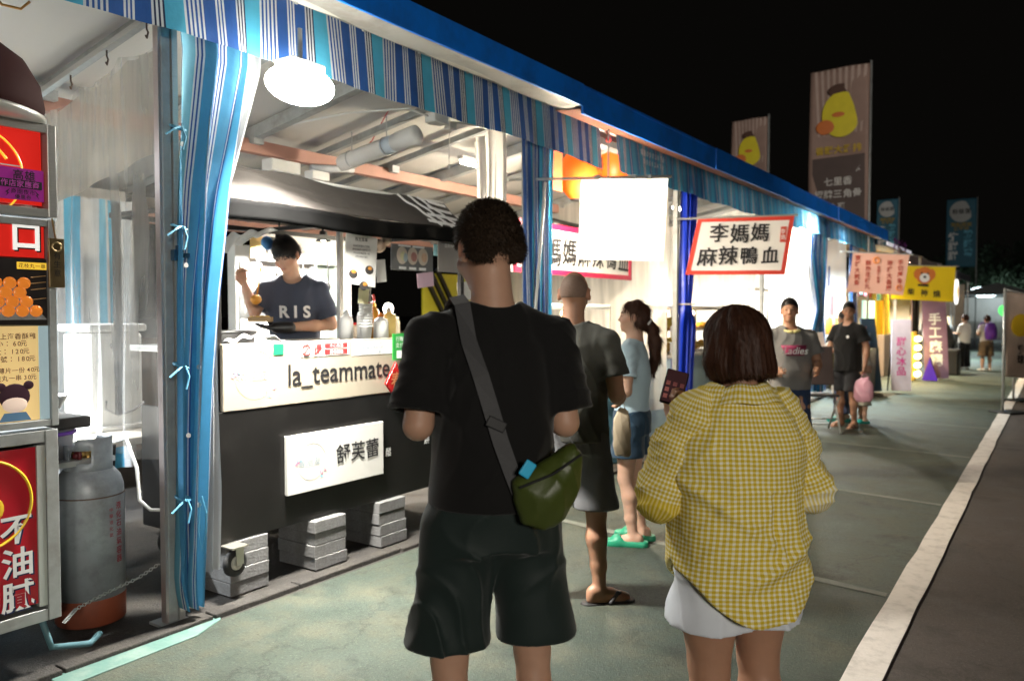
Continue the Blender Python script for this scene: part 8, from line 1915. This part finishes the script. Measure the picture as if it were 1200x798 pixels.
for i, ch in enumerate('RIS'):
    x = (i - 1) * -0.075 - 0.03; p = None
    rx = np.interp(zc, [l[0] for l in lev], [l[3] for l in lev]); ry = np.interp(zc, [l[0] for l in lev], [l[4] for l in lev]); cy = np.interp(zc, [l[0] for l in lev], [l[2] for l in lev])
    u_ = abs(x) / rx; y = cy + ry * (1 - u_ ** 2.2) ** (1 / 2.2); slope = -np.sign(x) * (ry / rx) * u_ ** 1.2 * (1 - u_ ** 2.2) ** (1 / 2.2 - 1)
    r = unit((-1, -slope, 0)); text_geo(b, ch, (x, y + 0.012, zc), 0.115, r, unit((0, 0.12, 1)), bold=0.03, lift=0.001)
b.build('lettering', M_WHITEINK, v['root'], local=True, thick=0.004)
# black glove over the low hand, and the box it holds
S = Field(v['arm'][-1][1] - 0.25, v['arm'][-1][1] + 0.25, 0.0045)
hand(S, v['arm'][-1][1], (0.95, 0.2, 0.0), (0.1, 0.1, 1.0), 1, 0.35, v['s']); S.cap(v['arm'][-1][1] - unit((0.95, 0.2, 0)) * 0.06, v['arm'][-1][1] + unit((0.95, 0.2, 0)) * 0.03, 0.036, 0.034, 0.01); S.D -= 0.004; V, F = S.mesh()
mesh_np('glove', V, F, mat('black nitrile glove', (0.015, 0.015, 0.017), 0.4), v['root'], True, local=True)
gp = pv + rotz(HV) @ (v['arm'][-1][1] + np.array((0.13, 0.03, 0.04)))
t = empty('food_tray', gp, 'small brown paper tray of yellow food resting on the vendor\'s black glove', 'tray', rz=HV)
b = MB(); b.box((0, 0, 0.004), (0.15, 0.09, 0.008)); b.box((0, 0.045, 0.018), (0.15, 0.004, 0.03)); b.box((0, -0.045, 0.018), (0.15, 0.004, 0.03)); b.box((0.075, 0, 0.018), (0.004, 0.086, 0.03)); b.box((-0.075, 0, 0.018), (0.004, 0.086, 0.03)); b.build('tray', mat('kraft tray', (0.45, 0.30, 0.15), 0.7), t, local=True)
b = MB(); rr_ = random.Random(2)
for i in range(12): b.ball((rr_.uniform(-0.055, 0.055), rr_.uniform(-0.03, 0.03), 0.018 + rr_.uniform(0, 0.018)), (0.022, 0.02, 0.013), 10)
b.build('food', mat('yellow cake', (0.75, 0.5, 0.12), 0.6, var=0.3, nscale=30), t, smooth=True, local=True)
gw = pv + rotz(HV) @ v['arm'][1][1]

# the man in grey by the chair
Hg = away(925) + math.pi + 0.35
gm = man('person', 'stout man in a grey tee with maroon print and yellow neck towel', spot(925, 7.3), Hg, H=1.62, skin=SK2, res=0.008, build=1.2, hyaw=-0.35, belly=0.03,
         armL=((-0.28, 0.0, 1.12), (-0.2, 0.2, 1.05)), armR=((0.28, 0.0, 1.12), (0.22, 0.2, 1.05)))
tee(gm, cloth('heather grey tee', (0.17, 0.165, 0.16)), hem=0.86, rx=(0.21, 0.215, 0.215, 0.2), ry=(0.165, 0.18, 0.155, 0.125), sleeve=0.66, sr=(0.068, 0.09), seed=61)
shorts(gm, cloth('blue jeans', (0.02, 0.04, 0.10)), hem=0.1, top=0.96, rh=0.19, ryh=0.15, rleg=0.10, flare=-0.01, seed=18)
hair_short(gm, M_HAIRB, seed=9, top=0.014, back=1.62, front=1.73, strands=2500, slen=0.015)
for sd in (-1, 1): footwear(gm, cloth('black shoes', (0.02, 0.02, 0.02)), sd)
s = gm['s']; b = MB(); b.torus((0, gm['ly'](1.45) * s + 0.01, 1.455 * s), 0.088 * s, 0.020 * s, (0, 0.35, 1), 26); b.build('neck_towel', cloth('pale yellow towel', (0.65, 0.58, 0.25)), gm['root'], smooth=True, local=True)
b = MB(); b.sheet(lambda a, c: ((0.13 - 0.26 * a) * s, (0.150 - 0.55 * (0.13 - 0.26 * a) ** 2 / 0.13 + 0.018) * s + 0.006, (1.30 - 0.10 * c) * s), 14, 4); b.build('shirt_print', mat('maroon print', (0.22, 0.02, 0.07), 0.7), gm['root'], smooth=True, local=True, thick=0.012)
b = MB(); text_geo(b, 'Ladies', (0, (0.150 + 0.032) * s, 1.25 * s), 0.09, (-1, 0, 0), UZ, bold=0.01, shear=0.25, lift=0.004); b.build('lettering', M_WHITEINK, gm['root'], local=True)

# the man in the black tee carrying a bag, and the person behind him
Hb = away(1000) + math.pi - 0.55
lb = {-1: ((-0.10, 0.03, 0.48), (-0.11, 0.0, 0.085)), 1: ((0.10, 0.02, 0.48), (0.12, -0.02, 0.085))}
km = man('person', 'man in a black tee and black shorts walking with a pink carrier bag', spot(994, 10.35), Hb, H=1.62, skin=SK2, res=0.009, build=1.0, hyaw=0.5, hpitch=-0.05,
         armL=((-0.27, -0.02, 1.12), (-0.29, 0.06, 0.88)), armR=((0.27, 0.02, 1.12), (0.22, 0.16, 0.92)), handL=((0, 0.1, -1), (1, 0, 0), 1.4), handR=((0, 0.3, -1), (-1, 0, 0), 1.0), legL=lb[-1], legR=lb[1])
tee(km, cloth('black cotton tee', (0.0045, 0.0042, 0.0042)), hem=0.80, rx=(0.20, 0.19, 0.20, 0.19), ry=(0.145, 0.135, 0.14, 0.12), sleeve=0.66, sr=(0.066, 0.086), seed=71, fold=0.007)
shorts(km, cloth('black shorts', (0.015, 0.015, 0.017)), hem=0.52, top=0.96, rh=0.175, ryh=0.14, rleg=0.10, seed=19, legs=lb)
hair_short(km, M_HAIRB, seed=10, top=0.022, back=1.61, front=1.73, strands=2500, slen=0.015)
for sd in (-1, 1): footwear(km, cloth('brown sandals', (0.14, 0.08, 0.05)), sd, leg=lb[sd], kind='flipflop', name='sandal')
b = MB(); text_geo(b, '●', (-0.09 * km['s'], 0.155 * km['s'], 1.28 * km['s']), 0.05, (-1, 0, 0), UZ, lift=0.006); b.build('chest_mark', M_WHITEINK, km['root'], local=True)
hb = np.array(spot(994, 10.35)) + rotz(Hb) @ (km['arm'][-1][1] + np.array((0, 0.01, -0.09)))
bag('carrier_bag', 'pink and yellow carrier bag hanging from the hand of the man in black', hb, 0.25, 0.36, 0.12, mat('pink bag film', (0.60, 0.30, 0.38), 0.35, var=0.3, nscale=5), 12)
# the child behind
Hk = away(1012) + math.pi - 1.2
kd = man('person', 'small child in beige shorts and green clogs half hidden behind the man in black', spot(1012, 10.75), Hk, H=1.10, skin=SK3, res=0.010, build=1.05)
tee(kd, cloth('cream child tee', (0.5, 0.46, 0.38)), hem=0.84, sleeve=0.6, seed=81)
shorts(kd, cloth('beige child shorts', (0.45, 0.42, 0.33)), hem=0.40, top=0.96, rh=0.185, ryh=0.15, rleg=0.12, flare=0.02, seed=20)
hair_short(kd, M_HAIRB, seed=12, strands=1200)
for sd in (-1, 1): footwear(kd, mat('turquoise clogs', (0.02, 0.35, 0.30), 0.4), sd, kind='clog', name='clog')
# the customer reaching across in front of the chair
Hc = away(985) + 1.3
cu = man('person', 'person in a dark top reaching an arm beside the folding chair', spot(989, 10.9), Hc, H=1.52, skin=SK3, res=0.010, build=0.95, female=True, hyaw=0.2,
         armL=((-0.22, 0.22, 1.10), (-0.12, 0.42, 0.98)), armR=((0.22, 0.20, 1.12), (0.08, 0.42, 1.00)))
tee(cu, cloth('dark patterned top', (0.05, 0.03, 0.04)), hem=0.82, rx=(0.18, 0.165, 0.18, 0.175), sleeve=0.5, seed=91)
shorts(cu, cloth('blue patterned trousers', (0.06, 0.08, 0.16), var=0.8), hem=0.14, top=0.96, rh=0.17, ryh=0.14, rleg=0.10, seed=22)
hair_short(cu, M_HAIRB, seed=14, strands=1500, thick=0.008, back=1.56)
for sd in (-1, 1): footwear(cu, mat('turquoise clogs', (0.02, 0.35, 0.30), 0.4), sd, kind='clog', name='clog')

# far figures
Hf = away(1130) + 0.9
fw_ = man('person', 'woman in a white top and black trousers waiting at the far stall', spot(1130, 20.8), Hf, H=1.44, skin=SK3, res=0.013, build=1.1, female=True, armL=((-0.24, 0.02, 1.14), (-0.15, 0.22, 1.16)), armR=((0.24, 0.02, 1.14), (0.15, 0.22, 1.16)))
tee(fw_, cloth('white blouse', (0.75, 0.72, 0.66)), hem=0.84, rx=(0.21, 0.2, 0.2, 0.185), ry=(0.15, 0.14, 0.14, 0.12), sleeve=0.9, seed=101)
shorts(fw_, cloth('black trousers', (0.012, 0.012, 0.013)), hem=0.10, top=0.96, rh=0.18, ryh=0.14, rleg=0.105, flare=0.0, seed=23)
hair_short(fw_, M_HAIRBR, seed=15, strands=900, thick=0.012, back=1.54)
for sd in (-1, 1): footwear(fw_, M_WHITEP, sd)
Hf2 = away(1156) + 0.6
fb = man('person', 'far person with a violet backpack and brown shorts seen from behind', spot(1156, 20.3), Hf2, H=1.42, skin=SK1, res=0.013, build=1.12, female=True, armL=((-0.25, 0.02, 1.16), (-0.14, 0.22, 1.25)), armR=((0.25, 0.02, 1.16), (0.14, 0.22, 1.25)))
tee(fb, cloth('pale grey tee', (0.5, 0.46, 0.42)), hem=0.88, sleeve=0.7, seed=111)
shorts(fb, cloth('brown shorts', (0.12, 0.08, 0.045)), hem=0.46, top=0.96, rh=0.19, ryh=0.15, rleg=0.115, flare=0.015, seed=24)
hair_short(fb, M_HAIRBR, seed=16, strands=900, thick=0.010, back=1.55)
for sd in (-1, 1): footwear(fb, M_WHITEP, sd)
s = fb['s']; bp_ = np.array(spot(1156, 20.3)) + rotz(Hf2) @ (np.array((0, -0.20, 1.0)) * s)
t = empty('backpack', bp_, 'violet backpack on the back of the far person in brown shorts', 'backpack', rz=Hf2)
S = Field((-0.25, -0.2, -0.05), (0.25, 0.25, 0.55), 0.012); S.loft([(0.0, 0, 0, 0.13, 0.09), (0.1, 0, -0.01, 0.15, 0.11), (0.3, 0, 0, 0.145, 0.10), (0.42, 0, 0.01, 0.09, 0.06)], k=0); S.ell((0, -0.09, 0.13), (0.10, 0.06, 0.10), 0.03); V, F = S.mesh(); V = relax(V, F, 1)
mesh_np('pack', V, F, cloth('violet nylon', (0.12, 0.03, 0.30), 0.5), t, True, local=True)
b = MB()
for sd in (-1, 1): b.tube([(sd * 0.09, 0.06, 0.40), (sd * 0.12, 0.18, 0.43), (sd * 0.13, 0.30, 0.30), (sd * 0.14, 0.22, 0.12)], 0.018, 6)
b.build('shoulder_strap', cloth('violet nylon', (0.12, 0.03, 0.30)), t, smooth=True, local=True)
Hd = away(1112) + 1.2
ld = {-1: ((-0.11, 0.40, 0.46), (-0.12, 0.38, 0.085)), 1: ((0.11, 0.38, 0.46), (0.13, 0.36, 0.085))}
dk_ = man('person', 'person in dark clothes bending at the counter left of the woman in white', spot(1113, 20.4), Hd, H=1.46, skin=SK3, res=0.013, build=1.1, female=True, lean=0.35, hpitch=-0.5, armL=((-0.24, 0.28, 1.12), (-0.15, 0.45, 1.05)), armR=((0.24, 0.28, 1.12), (0.15, 0.45, 1.05)))
tee(dk_, cloth('black sweatshirt', (0.014, 0.013, 0.014)), hem=0.80, rx=(0.20, 0.19, 0.20, 0.19), sleeve=1.7, seed=121)
shorts(dk_, cloth('black trousers', (0.012, 0.012, 0.013)), hem=0.10, top=0.96, rh=0.19, ryh=0.15, rleg=0.11, flare=0.0, seed=25)
hair_short(dk_, M_HAIRBR, seed=17, strands=900, thick=0.014, back=1.52)
for sd in (-1, 1): footwear(dk_, cloth('black shoes', (0.02, 0.02, 0.02)), sd)
b = MB(); pz = atz(1112, 440); b.span(pz + (-0.28, -0.1, 0.01), pz + (0.2, 0.5, 0.62)); tag(b.build('black_crate', M_BLACKP, bev=0.03), 'black box on the ground beside the far bending person', 'box')
print('built in', round(time.time() - T0, 1), 's', len(bpy.data.objects))
